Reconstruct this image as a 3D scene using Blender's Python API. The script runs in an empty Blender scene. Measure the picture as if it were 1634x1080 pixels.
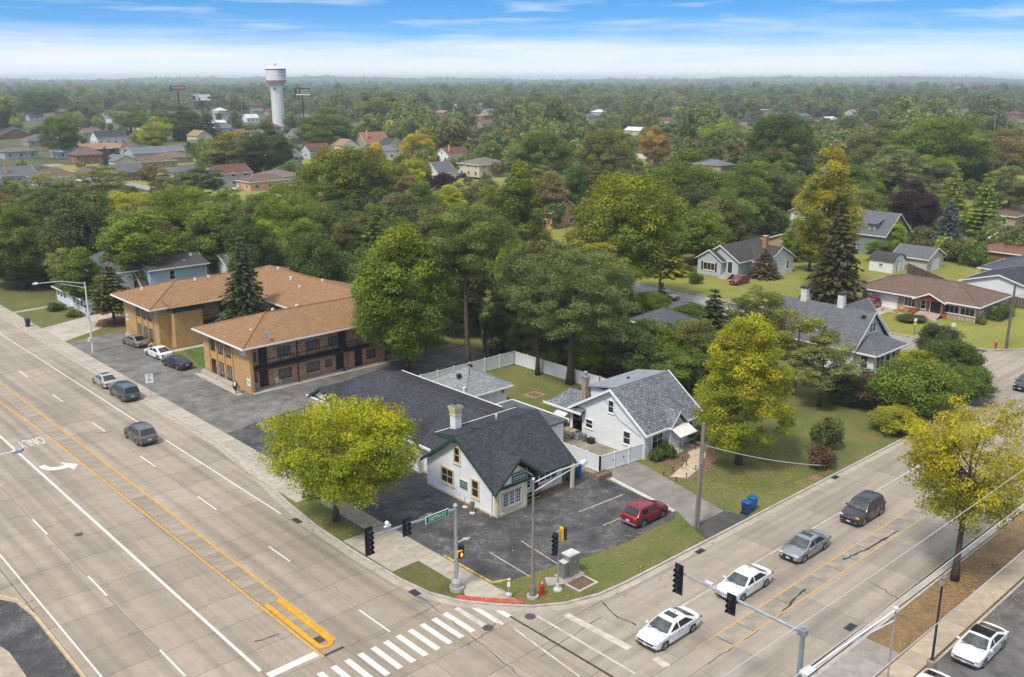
import bpy, bmesh, math, random
import numpy as np
from math import radians as R, sin, cos, pi, hypot, atan2
from mathutils import Vector, Matrix
random.seed(7); rng = np.random.default_rng(11)
S = bpy.context.scene; COL = S.collection
# ------------------------------------------------------------------ camera
cam = bpy.data.cameras.new('camera'); camo = bpy.data.objects.new('camera', cam); COL.objects.link(camo)
cam.sensor_width = 36; cam.lens = 33.27; cam.clip_end = 60000; cam.clip_start = .5
camo.location = (0, 0, 35); camo.rotation_euler = (R(90 - 15.36), 0, R(-42.8)); S.camera = camo
# ------------------------------------------------------------------ world, sun, exposure
SUN_EL, SUN_AZ = 56, 192        # elevation, angle of the direction TOWARDS the sun measured from +X
W = bpy.data.worlds.new('World'); S.world = W; W.use_nodes = True
nt = W.node_tree; nt.nodes.clear(); N = nt.nodes.new; L = nt.links.new
out = N('ShaderNodeOutputWorld'); bg = N('ShaderNodeBackground'); sky = N('ShaderNodeTexSky')
sky.sky_type = 'NISHITA'; sky.sun_disc = False; sky.sun_elevation = R(SUN_EL); sky.sun_rotation = R(90 - SUN_AZ)
sky.air_density = 1.0; sky.dust_density = 0.3; sky.ozone_density = 2.5; sky.altitude = 0
tc = N('ShaderNodeTexCoord'); sx = N('ShaderNodeSeparateXYZ'); L(tc.outputs['Generated'], sx.inputs[0])
def wmath(op, a, b=None, clamp=False):
    n = N('ShaderNodeMath'); n.operation = op; n.use_clamp = clamp
    for i, v in enumerate((a, b)):
        if v is None: continue
        if isinstance(v, (int, float)): n.inputs[i].default_value = v
        else: L(v, n.inputs[i])
    return n.outputs[0]
# clear air above a low bank of thin cloud: the sky is looked up a little higher than it stands
zz = wmath('ADD', wmath('MULTIPLY', sx.outputs[2], 2.2), 0.10)
cb = N('ShaderNodeCombineXYZ'); L(sx.outputs[0], cb.inputs[0]); L(sx.outputs[1], cb.inputs[1]); L(zz, cb.inputs[2])
vn = N('ShaderNodeVectorMath'); vn.operation = 'NORMALIZE'; L(cb.outputs[0], vn.inputs[0]); L(vn.outputs[0], sky.inputs[0])
hs = N('ShaderNodeHueSaturation'); hs.inputs['Saturation'].default_value = 1.40; hs.inputs['Value'].default_value = .80; L(sky.outputs[0], hs.inputs['Color'])
mp = N('ShaderNodeMapping'); mp.inputs['Scale'].default_value = (2.2, 2.2, 38); mp.inputs['Rotation'].default_value = (R(1.2), R(-1.5), R(20)); L(tc.outputs['Generated'], mp.inputs[0])
n1 = N('ShaderNodeTexNoise'); n1.inputs['Scale'].default_value = 1.6; n1.inputs['Detail'].default_value = 7; n1.inputs['Roughness'].default_value = .62; n1.inputs['Distortion'].default_value = .25; L(mp.outputs[0], n1.inputs['Vector'])
# low bank: full at the horizon, gone by about four degrees, edge broken by noise
band = N('ShaderNodeMapRange'); band.interpolation_type = 'SMOOTHSTEP'
band.inputs[1].default_value = .060; band.inputs[2].default_value = .006; band.inputs[3].default_value = 0; band.inputs[4].default_value = 1
L(wmath('ADD', sx.outputs[2], wmath('MULTIPLY', wmath('SUBTRACT', n1.outputs[0], .5), -.075)), band.inputs[0])
wis = N('ShaderNodeMapRange'); wis.inputs[1].default_value = .53; wis.inputs[2].default_value = .82; wis.inputs[3].default_value = 0; wis.inputs[4].default_value = .7
mp2 = N('ShaderNodeMapping'); mp2.inputs['Scale'].default_value = (6, 6, 75); mp2.inputs['Location'].default_value = (3.1, .4, 1); L(tc.outputs['Generated'], mp2.inputs[0])
n2 = N('ShaderNodeTexNoise'); n2.inputs['Scale'].default_value = 1.3; n2.inputs['Detail'].default_value = 8; n2.inputs['Distortion'].default_value = .35; L(mp2.outputs[0], n2.inputs['Vector'])
L(n2.outputs[0], wis.inputs[0])
high = N('ShaderNodeMapRange'); high.interpolation_type = 'SMOOTHSTEP'; high.inputs[1].default_value = .14; high.inputs[2].default_value = .50; high.inputs[4].default_value = .82; L(sx.outputs[2], high.inputs[0])   # thin high overcast that softens the light
cf = wmath('MAXIMUM', wmath('MAXIMUM', wmath('MULTIPLY', band.outputs[0], .95), wis.outputs[0]), high.outputs[0], True)
mx = N('ShaderNodeMix'); mx.data_type = 'RGBA'; L(cf, mx.inputs[0]); L(hs.outputs[0], mx.inputs[6]); mx.inputs[7].default_value = (4.5, 4.65, 4.85, 1)
L(mx.outputs[2], bg.inputs[0]); bg.inputs[1].default_value = 0.09; L(bg.outputs[0], out.inputs[0])
sl = bpy.data.lights.new('sun', 'SUN'); sl.energy = 1.5; sl.angle = R(11); sl.color = (1, .93, .82)
so = bpy.data.objects.new('sun', sl); COL.objects.link(so)
_d = Vector((cos(R(SUN_AZ)) * cos(R(SUN_EL)), sin(R(SUN_AZ)) * cos(R(SUN_EL)), sin(R(SUN_EL))))
so.rotation_euler = _d.to_track_quat('Z', 'Y').to_euler(); so.location = (0, 0, 300)
S.view_settings.view_transform = 'Standard'; S.view_settings.look = 'None'; S.view_settings.gamma = 1; S.view_settings.use_curve_mapping = False
S.view_settings.exposure = 1.30

# ------------------------------------------------------------------ measuring: photograph pixel -> point of the place
_F, _P, _A = 1510., R(15.36), R(47.2)
def ray(u, v):
    xc = (u - 817) / _F; yc = (v - 540) / _F
    fw = cos(_P) - yc * sin(_P); dn = sin(_P) + yc * cos(_P)
    return (fw * cos(_A) + xc * sin(_A), fw * sin(_A) - xc * cos(_A), -dn)
def G(u, v, z=0.):
    r = ray(u, v); t = (z - 35.) / r[2]; return (r[0] * t, r[1] * t)
def pr(x, y, z):
    z -= 35.; r = x * sin(_A) - y * cos(_A); fo = x * cos(_A) + y * sin(_A)
    d = fo * cos(_P) - z * sin(_P); up = fo * sin(_P) + z * cos(_P)
    return 817 + _F * r / d, 540 - _F * up / d, d

# ------------------------------------------------------------------ materials
def sock(n, *names):
    for k in names:
        if k in n.inputs: return n.inputs[k]
MATS = {}
def mat(name, col, rough=.8, var=.12, scale=1.5, bump=0., bscale=20, metal=0., spec=.4, col2=None, stretch=None, coat=0., objrand=0., emit=0., big=0., coord='Object', fine=0.):
    """base colour broken up by two noises; optional second colour, relief and per-object tone"""
    if name in MATS: return MATS[name]
    m = bpy.data.materials.new(name); m.use_nodes = True; t = m.node_tree; b = t.nodes['Principled BSDF']; n_ = t.nodes.new; l = t.links.new
    b.inputs['Roughness'].default_value = rough; b.inputs['Metallic'].default_value = metal
    sock(b, 'Specular IOR Level', 'Specular').default_value = spec
    if coat: sock(b, 'Coat Weight', 'Coat').default_value = coat
    if emit: sock(b, 'Emission Color', 'Emission').default_value = (*col, 1); b.inputs['Emission Strength'].default_value = emit
    c2 = col2 or tuple(max(0, c * (1 - 2.2 * var)) for c in col)
    c1 = col if col2 else tuple(c * (1 + var * .6) for c in col)
    tc = n_('ShaderNodeTexCoord'); src = tc.outputs[coord]
    mpn = n_('ShaderNodeMapping'); mpn.inputs['Scale'].default_value = stretch or (1, 1, 1); l(src, mpn.inputs[0]); v = mpn.outputs[0]
    no = n_('ShaderNodeTexNoise'); no.inputs['Scale'].default_value = scale; no.inputs['Detail'].default_value = 8; no.inputs['Roughness'].default_value = .65; l(v, no.inputs['Vector'])
    rp = n_('ShaderNodeMapRange'); rp.inputs[1].default_value = .32; rp.inputs[2].default_value = .68; l(no.outputs[0], rp.inputs[0])
    mixn = n_('ShaderNodeMix'); mixn.data_type = 'RGBA'; mixn.inputs[6].default_value = (*c2, 1); mixn.inputs[7].default_value = (*c1, 1); l(rp.outputs[0], mixn.inputs[0])
    c = mixn.outputs[2]
    fac = None
    if objrand:
        oi = n_('ShaderNodeObjectInfo'); mr = n_('ShaderNodeMapRange'); mr.inputs[3].default_value = 1 - objrand; mr.inputs[4].default_value = 1 + objrand * .6; l(oi.outputs['Random'], mr.inputs[0]); fac = mr.outputs[0]
    if big:
        nb = n_('ShaderNodeTexNoise'); nb.inputs['Scale'].default_value = .07; nb.inputs['Detail'].default_value = 3
        gp = n_('ShaderNodeNewGeometry'); l(gp.outputs['Position'], nb.inputs['Vector'])
        mb = n_('ShaderNodeMapRange'); mb.inputs[1].default_value = .3; mb.inputs[2].default_value = .7; mb.inputs[3].default_value = 1 - big; mb.inputs[4].default_value = 1 + big; l(nb.outputs[0], mb.inputs[0])
        if fac:
            mm = n_('ShaderNodeMath'); mm.operation = 'MULTIPLY'; l(fac, mm.inputs[0]); l(mb.outputs[0], mm.inputs[1]); fac = mm.outputs[0]
        else: fac = mb.outputs[0]
    if fine:
        nf = n_('ShaderNodeTexNoise'); nf.inputs['Scale'].default_value = 5; nf.inputs['Detail'].default_value = 9; nf.inputs['Roughness'].default_value = .8; l(src, nf.inputs['Vector'])
        mf = n_('ShaderNodeMapRange'); mf.inputs[1].default_value = .36; mf.inputs[2].default_value = .64; mf.inputs[3].default_value = 1 - fine; mf.inputs[4].default_value = 1 + fine; l(nf.outputs[0], mf.inputs[0])
        mm = n_('ShaderNodeMath'); mm.operation = 'MULTIPLY'; mm.inputs[1].default_value = 1; l(mf.outputs[0], mm.inputs[0])
        if fac: l(fac, mm.inputs[1])
        fac = mm.outputs[0]
    if fac:
        vm = n_('ShaderNodeVectorMath'); vm.operation = 'SCALE'; l(c, vm.inputs[0]); l(fac, vm.inputs['Scale']); c = vm.outputs[0]
    l(c, b.inputs['Base Color'])
    if bump:
        nn = n_('ShaderNodeTexNoise'); nn.inputs['Scale'].default_value = bscale; nn.inputs['Detail'].default_value = 4; l(src, nn.inputs['Vector'])
        bp = n_('ShaderNodeBump'); bp.inputs['Strength'].default_value = bump; bp.inputs['Distance'].default_value = .03; l(nn.outputs[0], bp.inputs['Height']); l(bp.outputs[0], b.inputs['Normal'])
    MATS[name] = m; return m
def mat_brick(name, c1, c2, mortar, w, h, msize=.02, rough=.85, bump=.4, offset=.5, bias=0., var=.25, streak=0.):
    """courses in metres over the face's own UV: bricks, shingles or siding boards"""
    if name in MATS: return MATS[name]
    m = bpy.data.materials.new(name); m.use_nodes = True; t = m.node_tree; b = t.nodes['Principled BSDF']; n_ = t.nodes.new; l = t.links.new
    b.inputs['Roughness'].default_value = rough; sock(b, 'Specular IOR Level').default_value = .25
    uv = n_('ShaderNodeUVMap'); br = n_('ShaderNodeTexBrick'); l(uv.outputs[0], br.inputs['Vector'])
    br.inputs['Color1'].default_value = (*c1, 1); br.inputs['Color2'].default_value = (*c2, 1); br.inputs['Mortar'].default_value = (*mortar, 1)
    br.inputs['Scale'].default_value = 1; br.inputs['Mortar Size'].default_value = msize; br.inputs['Brick Width'].default_value = w; br.inputs['Row Height'].default_value = h; br.inputs['Bias'].default_value = bias; br.offset = offset
    no = n_('ShaderNodeTexNoise'); no.inputs['Scale'].default_value = .9; no.inputs['Detail'].default_value = 9; no.inputs['Roughness'].default_value = .75; l(uv.outputs[0], no.inputs['Vector'])
    mr = n_('ShaderNodeMapRange'); mr.inputs[1].default_value = .3; mr.inputs[2].default_value = .7; mr.inputs[3].default_value = 1 - var * .45; mr.inputs[4].default_value = 1 + var * .4; l(no.outputs[0], mr.inputs[0])
    wn = n_('ShaderNodeTexWhiteNoise'); wn.noise_dimensions = '2D'
    sn = n_('ShaderNodeVectorMath'); sn.operation = 'SNAP'; l(uv.outputs[0], sn.inputs[0]); sn.inputs[1].default_value = (w * .5, h, 1); l(sn.outputs[0], wn.inputs['Vector'])
    mr2 = n_('ShaderNodeMapRange'); mr2.inputs[3].default_value = 1 - var * .9; mr2.inputs[4].default_value = 1 + var * .9; l(wn.outputs['Value'], mr2.inputs[0])
    mu = n_('ShaderNodeMath'); mu.operation = 'MULTIPLY'; l(mr.outputs[0], mu.inputs[0]); l(mr2.outputs[0], mu.inputs[1])
    vm = n_('ShaderNodeVectorMath'); vm.operation = 'SCALE'; l(br.outputs['Color'], vm.inputs[0]); l(mu.outputs[0], vm.inputs['Scale'])
    l(vm.outputs[0], b.inputs['Base Color'])
    bp = n_('ShaderNodeBump'); bp.inputs['Strength'].default_value = bump; bp.inputs['Distance'].default_value = .02; bp.invert = True; l(br.outputs['Fac'], bp.inputs['Height']); l(bp.outputs[0], b.inputs['Normal'])
    MATS[name] = m; return m
def mat_foliage():
    m = bpy.data.materials.new('foliage'); m.use_nodes = True; t = m.node_tree; t.nodes.clear(); n_ = t.nodes.new; l = t.links.new
    o = n_('ShaderNodeOutputMaterial'); oi = n_('ShaderNodeObjectInfo'); at = n_('ShaderNodeAttribute'); at.attribute_name = 'tone'; a2 = n_('ShaderNodeAttribute'); a2.attribute_name = 'turn'
    mr = n_('ShaderNodeMapRange'); mr.inputs[3].default_value = .5; mr.inputs[4].default_value = 1.75; l(at.outputs['Fac'], mr.inputs[0])
    vm = n_('ShaderNodeVectorMath'); vm.operation = 'SCALE'; l(oi.outputs['Color'], vm.inputs[0]); l(mr.outputs[0], vm.inputs['Scale'])
    # leaves that have turned: share of them is the object's alpha
    sm = n_('ShaderNodeMath'); sm.operation = 'ADD'; l(a2.outputs['Fac'], sm.inputs[0]); l(oi.outputs['Alpha'], sm.inputs[1])
    st = n_('ShaderNodeMapRange'); st.inputs[1].default_value = .85; st.inputs[2].default_value = 1.3; l(sm.outputs[0], st.inputs[0])
    y = n_('ShaderNodeVectorMath'); y.operation = 'MULTIPLY_ADD'; l(vm.outputs[0], y.inputs[0]); y.inputs[1].default_value = (1.85, 1.42, .38); y.inputs[2].default_value = (.10, .06, .0)
    mx = n_('ShaderNodeMix'); mx.data_type = 'RGBA'; l(st.outputs[0], mx.inputs[0]); l(vm.outputs[0], mx.inputs[6]); l(y.outputs[0], mx.inputs[7])
    d = n_('ShaderNodeBsdfPrincipled'); d.inputs['Roughness'].default_value = .55; sock(d, 'Specular IOR Level').default_value = .25; l(mx.outputs[2], d.inputs['Base Color'])
    tr = n_('ShaderNodeBsdfTranslucent'); v2 = n_('ShaderNodeVectorMath'); v2.operation = 'MULTIPLY'; l(mx.outputs[2], v2.inputs[0]); v2.inputs[1].default_value = (1.3, 1.35, .6); l(v2.outputs[0], tr.inputs[0])
    ms = n_('ShaderNodeMixShader'); ms.inputs[0].default_value = .26; l(d.outputs[0], ms.inputs[1]); l(tr.outputs[0], ms.inputs[2]); l(ms.outputs[0], o.inputs[0])
    MATS['foliage'] = m; return m
FOL = mat_foliage()
BARK = mat('bark', (.12, .09, .07), .9, .3, 3, .5, 9)
WHITE = mat('white_paint', (.78, .78, .77), .55, .04, 1.2)
VINYL = mat('white_vinyl', (.74, .75, .76), .45, .04, .6)
GLASS = mat('window_glass', (.03, .035, .04), .08, .5, .9, spec=.8)
GLASSL = mat('curtained_glass', (.22, .22, .21), .15, .3, 2.5, spec=.7)
WSCREEN = mat('windscreen_painted_reflection', (.085, .095, .10), .06, .35, 2.2, spec=.9)  # lighter than the other car glass: grey interior reflections painted into its colour
CARGLASS = mat('car_glass', (.018, .02, .022), .05, .2, 1, spec=.9)
STEEL = mat('galvanised_steel', (.42, .45, .48), .42, .15, 3, metal=.5)
DARKM = mat('dark_metal', (.03, .03, .032), .5, .2, 3)
BLACK = mat('black_paint', (.022, .02, .03), .45, .2, 3)
RUBBER = mat('rubber', (.02, .02, .02), .85, .2, 5)
RIM = mat('alloy_rim', (.45, .46, .47), .3, .1, 5, metal=.8)
CONC = mat('sidewalk_concrete', (.43, .375, .31), .9, .12, 1.2, .15, 30, objrand=.14)
CURB = mat('curb_concrete', (.46, .42, .37), .9, .14, 1.5, .15, 25)

# ------------------------------------------------------------------ geometry
ORG = {}
def org(p):
    return ORG.get(p.name, Vector((0, 0, 0))) if p else Vector((0, 0, 0))
class MB:
    def __init__(s): s.v = []; s.f = []; s.m = []; s.mi = 0
    def add(s, vs, fs):
        k = len(s.v); s.v += [tuple(v) for v in vs]
        for f in fs: s.f.append([i + k for i in f]); s.m.append(s.mi)
        return s
    def box(s, x0, y0, z0, x1, y1, z1):
        if x0 > x1: x0, x1 = x1, x0
        if y0 > y1: y0, y1 = y1, y0
        return s.add([(x0, y0, z0), (x1, y0, z0), (x1, y1, z0), (x0, y1, z0), (x0, y0, z1), (x1, y0, z1), (x1, y1, z1), (x0, y1, z1)],
                     [(3, 2, 1, 0), (4, 5, 6, 7), (0, 1, 5, 4), (1, 2, 6, 5), (2, 3, 7, 6), (3, 0, 4, 7)])
    def obox(s, c, size, rz=0, ry=0, rx=0):
        M = Matrix.Rotation(rz, 3, 'Z') @ Matrix.Rotation(ry, 3, 'Y') @ Matrix.Rotation(rx, 3, 'X'); c = Vector(c); a, b, d = [q / 2 for q in size]
        vs = [c + M @ Vector(q) for q in [(-a, -b, -d), (a, -b, -d), (a, b, -d), (-a, b, -d), (-a, -b, d), (a, -b, d), (a, b, d), (-a, b, d)]]
        return s.add(vs, [(3, 2, 1, 0), (4, 5, 6, 7), (0, 1, 5, 4), (1, 2, 6, 5), (2, 3, 7, 6), (3, 0, 4, 7)])
    def quad(s, *p): return s.add(p, [tuple(range(len(p)))])
    def flat(s, pts, z): return s.add([(x, y, z) for x, y in pts], [tuple(range(len(pts)))])
    def prism(s, pts, z0, z1):   # counter-clockwise outline
        n = len(pts); vs = [(x, y, z0) for x, y in pts] + [(x, y, z1) for x, y in pts]
        return s.add(vs, [tuple(range(n))[::-1], tuple(range(n, 2 * n))] + [(i, (i + 1) % n, n + (i + 1) % n, n + i) for i in range(n)])
    def extr(s, pts, vec):
        n = len(pts); vec = Vector(vec); vs = [Vector(p) for p in pts]; vs += [p + vec for p in vs]
        return s.add(vs, [tuple(range(n))[::-1], tuple(range(n, 2 * n))] + [(i, (i + 1) % n, n + (i + 1) % n, n + i) for i in range(n)])
    def tube(s, path, r, n=8, cap=True):
        path = [Vector(p) for p in path]; rs = r if isinstance(r, (list, tuple)) else [r] * len(path); k = len(s.v); m = len(path)
        for i, p in enumerate(path):
            d = (path[min(i + 1, m - 1)] - path[max(i - 1, 0)]).normalized()
            a = d.cross(Vector((0, 0, 1)) if abs(d.z) < .95 else Vector((1, 0, 0))).normalized(); b = d.cross(a)
            for j in range(n): t = 2 * pi * j / n; s.v.append(tuple(p + (a * cos(t) + b * sin(t)) * rs[i]))
        for i in range(m - 1):
            for j in range(n):
                s.f.append([k + i * n + j, k + i * n + (j + 1) % n, k + (i + 1) * n + (j + 1) % n, k + (i + 1) * n + j]); s.m.append(s.mi)
        if cap:
            s.f.append([k + j for j in range(n)][::-1]); s.m.append(s.mi); s.f.append([k + (m - 1) * n + j for j in range(n)]); s.m.append(s.mi)
        return s
    def lathe(s, prof, c=(0, 0, 0), n=16, axis='Z'):
        k = len(s.v); m = len(prof)
        for r, z in prof:
            for j in range(n):
                t = 2 * pi * j / n; q = (r * cos(t), r * sin(t), z)
                if axis == 'X': q = (z, r * cos(t), r * sin(t))
                if axis == 'Y': q = (r * cos(t), z, r * sin(t))
                s.v.append((q[0] + c[0], q[1] + c[1], q[2] + c[2]))
        for i in range(m - 1):
            for j in range(n): s.f.append([k + i * n + j, k + i * n + (j + 1) % n, k + (i + 1) * n + (j + 1) % n, k + (i + 1) * n + j]); s.m.append(s.mi)
        s.f.append([k + j for j in range(n)][::-1]); s.m.append(s.mi); s.f.append([k + (m - 1) * n + j for j in range(n)]); s.m.append(s.mi)
        return s
    def mesh(s, name, mats, o=Vector((0, 0, 0)), smooth=False, soft=0, bevel=0, segs=1, fixn=True):
        me = bpy.data.meshes.new(name); me.from_pydata([(a - o.x, b - o.y, c - o.z) for a, b, c in s.v], [], s.f)
        if not isinstance(mats, (list, tuple)): mats = [mats]
        for q in mats: me.materials.append(q)
        if len(mats) > 1: me.polygons.foreach_set('material_index', s.m)
        if fixn or bevel:
            bm = bmesh.new(); bm.from_mesh(me)
            bmesh.ops.remove_doubles(bm, verts=bm.verts, dist=1e-4) if bevel else None
            if fixn: bmesh.ops.recalc_face_normals(bm, faces=bm.faces)
            if bevel:
                es = [e for e in bm.edges if len(e.link_faces) == 2 and e.calc_face_angle(0) > .5]
                bmesh.ops.bevel(bm, geom=es, offset=bevel, segments=segs, affect='EDGES', profile=.5, clamp_overlap=True)
            bm.to_mesh(me); bm.free()
        uvl = me.uv_layers.new(name='UVMap'); uv = np.zeros(len(me.loops) * 2, dtype=np.float32)
        for p in me.polygons:
            nn = p.normal
            if abs(nn.z) > .999: ua, va = Vector((1, 0, 0)), Vector((0, 1, 0))
            else: ua = Vector((0, 0, 1)).cross(nn).normalized(); va = nn.cross(ua)
            for li in p.loop_indices:
                co = me.vertices[me.loops[li].vertex_index].co; uv[2 * li] = co.dot(ua); uv[2 * li + 1] = co.dot(va)
        uvl.data.foreach_set('uv', uv)
        if smooth: me.polygons.foreach_set('use_smooth', [True] * len(me.polygons))
        if soft: me.polygons.foreach_set('use_smooth', [True] * len(me.polygons)); me.set_sharp_from_angle(angle=R(soft))
        return me
    def build(s, name, mats, parent=None, **k):
        o = link(name, s.mesh(name, mats, org(parent), **k), parent)
        if parent and parent.name in ORG: ORG[o.name] = org(parent)
        return o
def link(name, me, parent=None, loc=None, rz=0):
    o = bpy.data.objects.new(name, me); COL.objects.link(o)
    if parent: o.parent = parent
    if loc: o.location = loc
    if rz: o.rotation_euler = (0, 0, rz)
    return o
def tag(o, label, cat, group=None):
    o['label'] = label; o['category'] = cat
    if group: o['group'] = group
    return o
def struct(o): o['kind'] = 'structure'; return o
def stuff(o, label=None, cat=None):
    o['kind'] = 'stuff'
    if label: o['label'] = label; o['category'] = cat
    return o
def thing(name, label, cat, loc=(0, 0, 0), group=None, rz=0, world=True):
    """Empty at the thing's base; parts of a 'world' thing are drawn in place coordinates and shifted"""
    o = bpy.data.objects.new(name, None); COL.objects.link(o); o.location = loc; o.rotation_euler = (0, 0, rz); o.empty_display_size = .3
    tag(o, label, cat, group)
    if world: ORG[o.name] = Vector(loc)
    return o
def copy_tree(o, parent=None):
    c = o.copy(); COL.objects.link(c); c.parent = parent
    for ch in list(o.children): copy_tree(ch, c)
    return c
def text_mesh(txt, size, ex=.004, mats=WHITE, align='CENTER', xs=1.0):
    cu = bpy.data.curves.new('lettering', 'FONT'); cu.body = txt; cu.size = size; cu.extrude = ex; cu.align_x = align; cu.align_y = 'CENTER'; cu.resolution_u = 2; cu.space_line = .85
    o = bpy.data.objects.new('lettering', cu); me = bpy.data.meshes.new_from_object(o); bpy.data.objects.remove(o)
    me.materials.clear(); me.materials.append(mats)
    for v in me.vertices: v.co.x *= xs
    return me
def lettering(txt, size, loc, face, parent, m, xs=1.0, bold=False, name='lettering'):
    """upright print on a wall facing -Y (0), -X (-90) ..."""
    o = link(name, text_mesh(txt, size, .004, m, xs=xs), parent); q = org(parent)
    o.location = (loc[0] - q.x, loc[1] - q.y, loc[2] - q.z); o.rotation_euler = (R(90), 0, R(face)); return o
# ================================================================== THE GROUND
LAWN = mat('lawn', (.085, .125, .022), .95, .3, .30, .9, 14, col2=(.17, .14, .05), big=.22, fine=.35)
LAWNG = mat('lawn_bright', (.17, .20, .03), .95, .3, .5, .6, 14, col2=(.25, .22, .05), big=.12, fine=.2)
FIELD = mat('open_ground', (.065, .10, .025), .95, .3, .02, 0, col2=(.10, .09, .045), big=.2, coord='Object')
DIRT = mat('dirt', (.13, .095, .065), .95, .3, 2, .5, 12, col2=(.2, .13, .08))
def road_mat(name, col, along, rnd=.16):
    """worn concrete: polished wheel tracks and dribbled oil run along the lanes"""
    m = mat(name, col, .82, .07, .8, .12, 35, objrand=rnd, big=.06, coord='Object', fine=.10); t = m.node_tree; n_ = t.nodes.new; l = t.links.new; b = t.nodes['Principled BSDF']
    src = b.inputs['Base Color'].links[0].from_socket; gp = n_('ShaderNodeNewGeometry'); mp = n_('ShaderNodeMapping'); l(gp.outputs['Position'], mp.inputs[0])
    mp.inputs['Scale'].default_value = (.95, .028, 1) if along == 'Y' else (.028, .95, 1)
    no = n_('ShaderNodeTexNoise'); no.inputs['Scale'].default_value = 1.1; no.inputs['Detail'].default_value = 5; l(mp.outputs[0], no.inputs['Vector'])
    mr = n_('ShaderNodeMapRange'); mr.inputs[1].default_value = .42; mr.inputs[2].default_value = .68; mr.inputs[3].default_value = 1.05; mr.inputs[4].default_value = .73; l(no.outputs[0], mr.inputs[0])
    n2 = n_('ShaderNodeTexNoise'); n2.inputs['Scale'].default_value = 1.7; n2.inputs['Detail'].default_value = 10; n2.inputs['Roughness'].default_value = .8; l(gp.outputs['Position'], n2.inputs['Vector'])
    m2 = n_('ShaderNodeMapRange'); m2.inputs[1].default_value = .62; m2.inputs[2].default_value = .74; m2.inputs[3].default_value = 1; m2.inputs[4].default_value = .60; l(n2.outputs[0], m2.inputs[0])
    mu = n_('ShaderNodeMath'); mu.operation = 'MULTIPLY'; l(mr.outputs[0], mu.inputs[0]); l(m2.outputs[0], mu.inputs[1])
    vm = n_('ShaderNodeVectorMath'); vm.operation = 'SCALE'; l(src, vm.inputs[0]); l(mu.outputs[0], vm.inputs['Scale']); l(vm.outputs[0], b.inputs['Base Color']); return m
RM = road_mat('road_concrete', (.348, .292, .232), 'Y', .12)
RX = road_mat('cross_road_concrete', (.34, .29, .238), 'X', .11)
JOINT = mat('joint_sealer', (.07, .06, .05), .9, .3, 3)
ASPH = mat('new_asphalt', (.084, .083, .087), .85, .25, .5, .3, 40, big=.2, fine=.25)
OLDA = mat('old_asphalt', (.20, .19, .18), .9, .25, .5, .3, 40, big=.22, fine=.2)
PAD = mat('patio_concrete', (.30, .255, .20), .9, .2, .6, .2, 30, big=.12)
PADL = mat('pale_concrete', (.46, .41, .36), .9, .15, .5, .2, 30, objrand=.1)
def cracks(m, col, scale, th, amt):
    """pale or dark crack veins: distance to the cell edge of a distorted cell pattern"""
    t = m.node_tree; n_ = t.nodes.new; l = t.links.new; b = t.nodes['Principled BSDF']; src = b.inputs['Base Color'].links[0].from_socket
    gp = n_('ShaderNodeNewGeometry'); no = n_('ShaderNodeTexNoise'); no.inputs['Scale'].default_value = .8; no.inputs['Detail'].default_value = 6; l(gp.outputs['Position'], no.inputs['Vector'])
    ma = n_('ShaderNodeVectorMath'); ma.operation = 'MULTIPLY_ADD'; l(no.outputs['Color'], ma.inputs[0]); ma.inputs[1].default_value = (2.5, 2.5, 0); l(gp.outputs['Position'], ma.inputs[2])
    vo = n_('ShaderNodeTexVoronoi'); vo.feature = 'DISTANCE_TO_EDGE'; vo.inputs['Scale'].default_value = scale; l(ma.outputs[0], vo.inputs['Vector'])
    mr = n_('ShaderNodeMapRange'); mr.inputs[1].default_value = th; mr.inputs[2].default_value = 0; l(vo.outputs['Distance'], mr.inputs[0])
    n2 = n_('ShaderNodeTexNoise'); n2.inputs['Scale'].default_value = .5; n2.inputs['Detail'].default_value = 4; l(gp.outputs['Position'], n2.inputs['Vector'])
    m2 = n_('ShaderNodeMapRange'); m2.inputs[1].default_value = .42; m2.inputs[2].default_value = .62; m2.inputs[4].default_value = amt; l(n2.outputs[0], m2.inputs[0])
    mu = n_('ShaderNodeMath'); mu.operation = 'MULTIPLY'; l(mr.outputs[0], mu.inputs[0]); l(m2.outputs[0], mu.inputs[1])
    mx = n_('ShaderNodeMix'); mx.data_type = 'RGBA'; l(mu.outputs[0], mx.inputs[0]); l(src, mx.inputs[6]); mx.inputs[7].default_value = (*col, 1); l(mx.outputs[2], b.inputs['Base Color'])
cracks(ASPH, (.27, .26, .245), .8, .028, .75); cracks(ASPH, (.19, .185, .175), 2.1, .045, .6); cracks(OLDA, (.08, .075, .07), .25, .02, .8)
PW = mat('road_paint_white', (.72, .71, .68), .6, .18, 3.5, col2=(.56, .53, .48)); PY = mat('road_paint_yellow', (.72, .36, .02), .6, .14, 2.5)
PWW = mat('worn_white_paint', (.62, .58, .52), .7, .2, 1.2, col2=(.38, .33, .28)); PYW = mat('worn_yellow_paint', (.50, .43, .30), .7, .2, 1.5); PYF = mat('faded_yellow_paint', (.60, .34, .08), .7, .2, 2, col2=(.45, .32, .16))
RED = mat('red_tactile_paving', (.50, .10, .06), .8, .15, 5, .5, 60)

g = MB(); Rr = 9000.
pts = [(Rr * cos(i * pi / 24), Rr * sin(i * pi / 24)) for i in range(48)]
struct(g.flat(pts, -.06).build('ground', FIELD))
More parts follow.
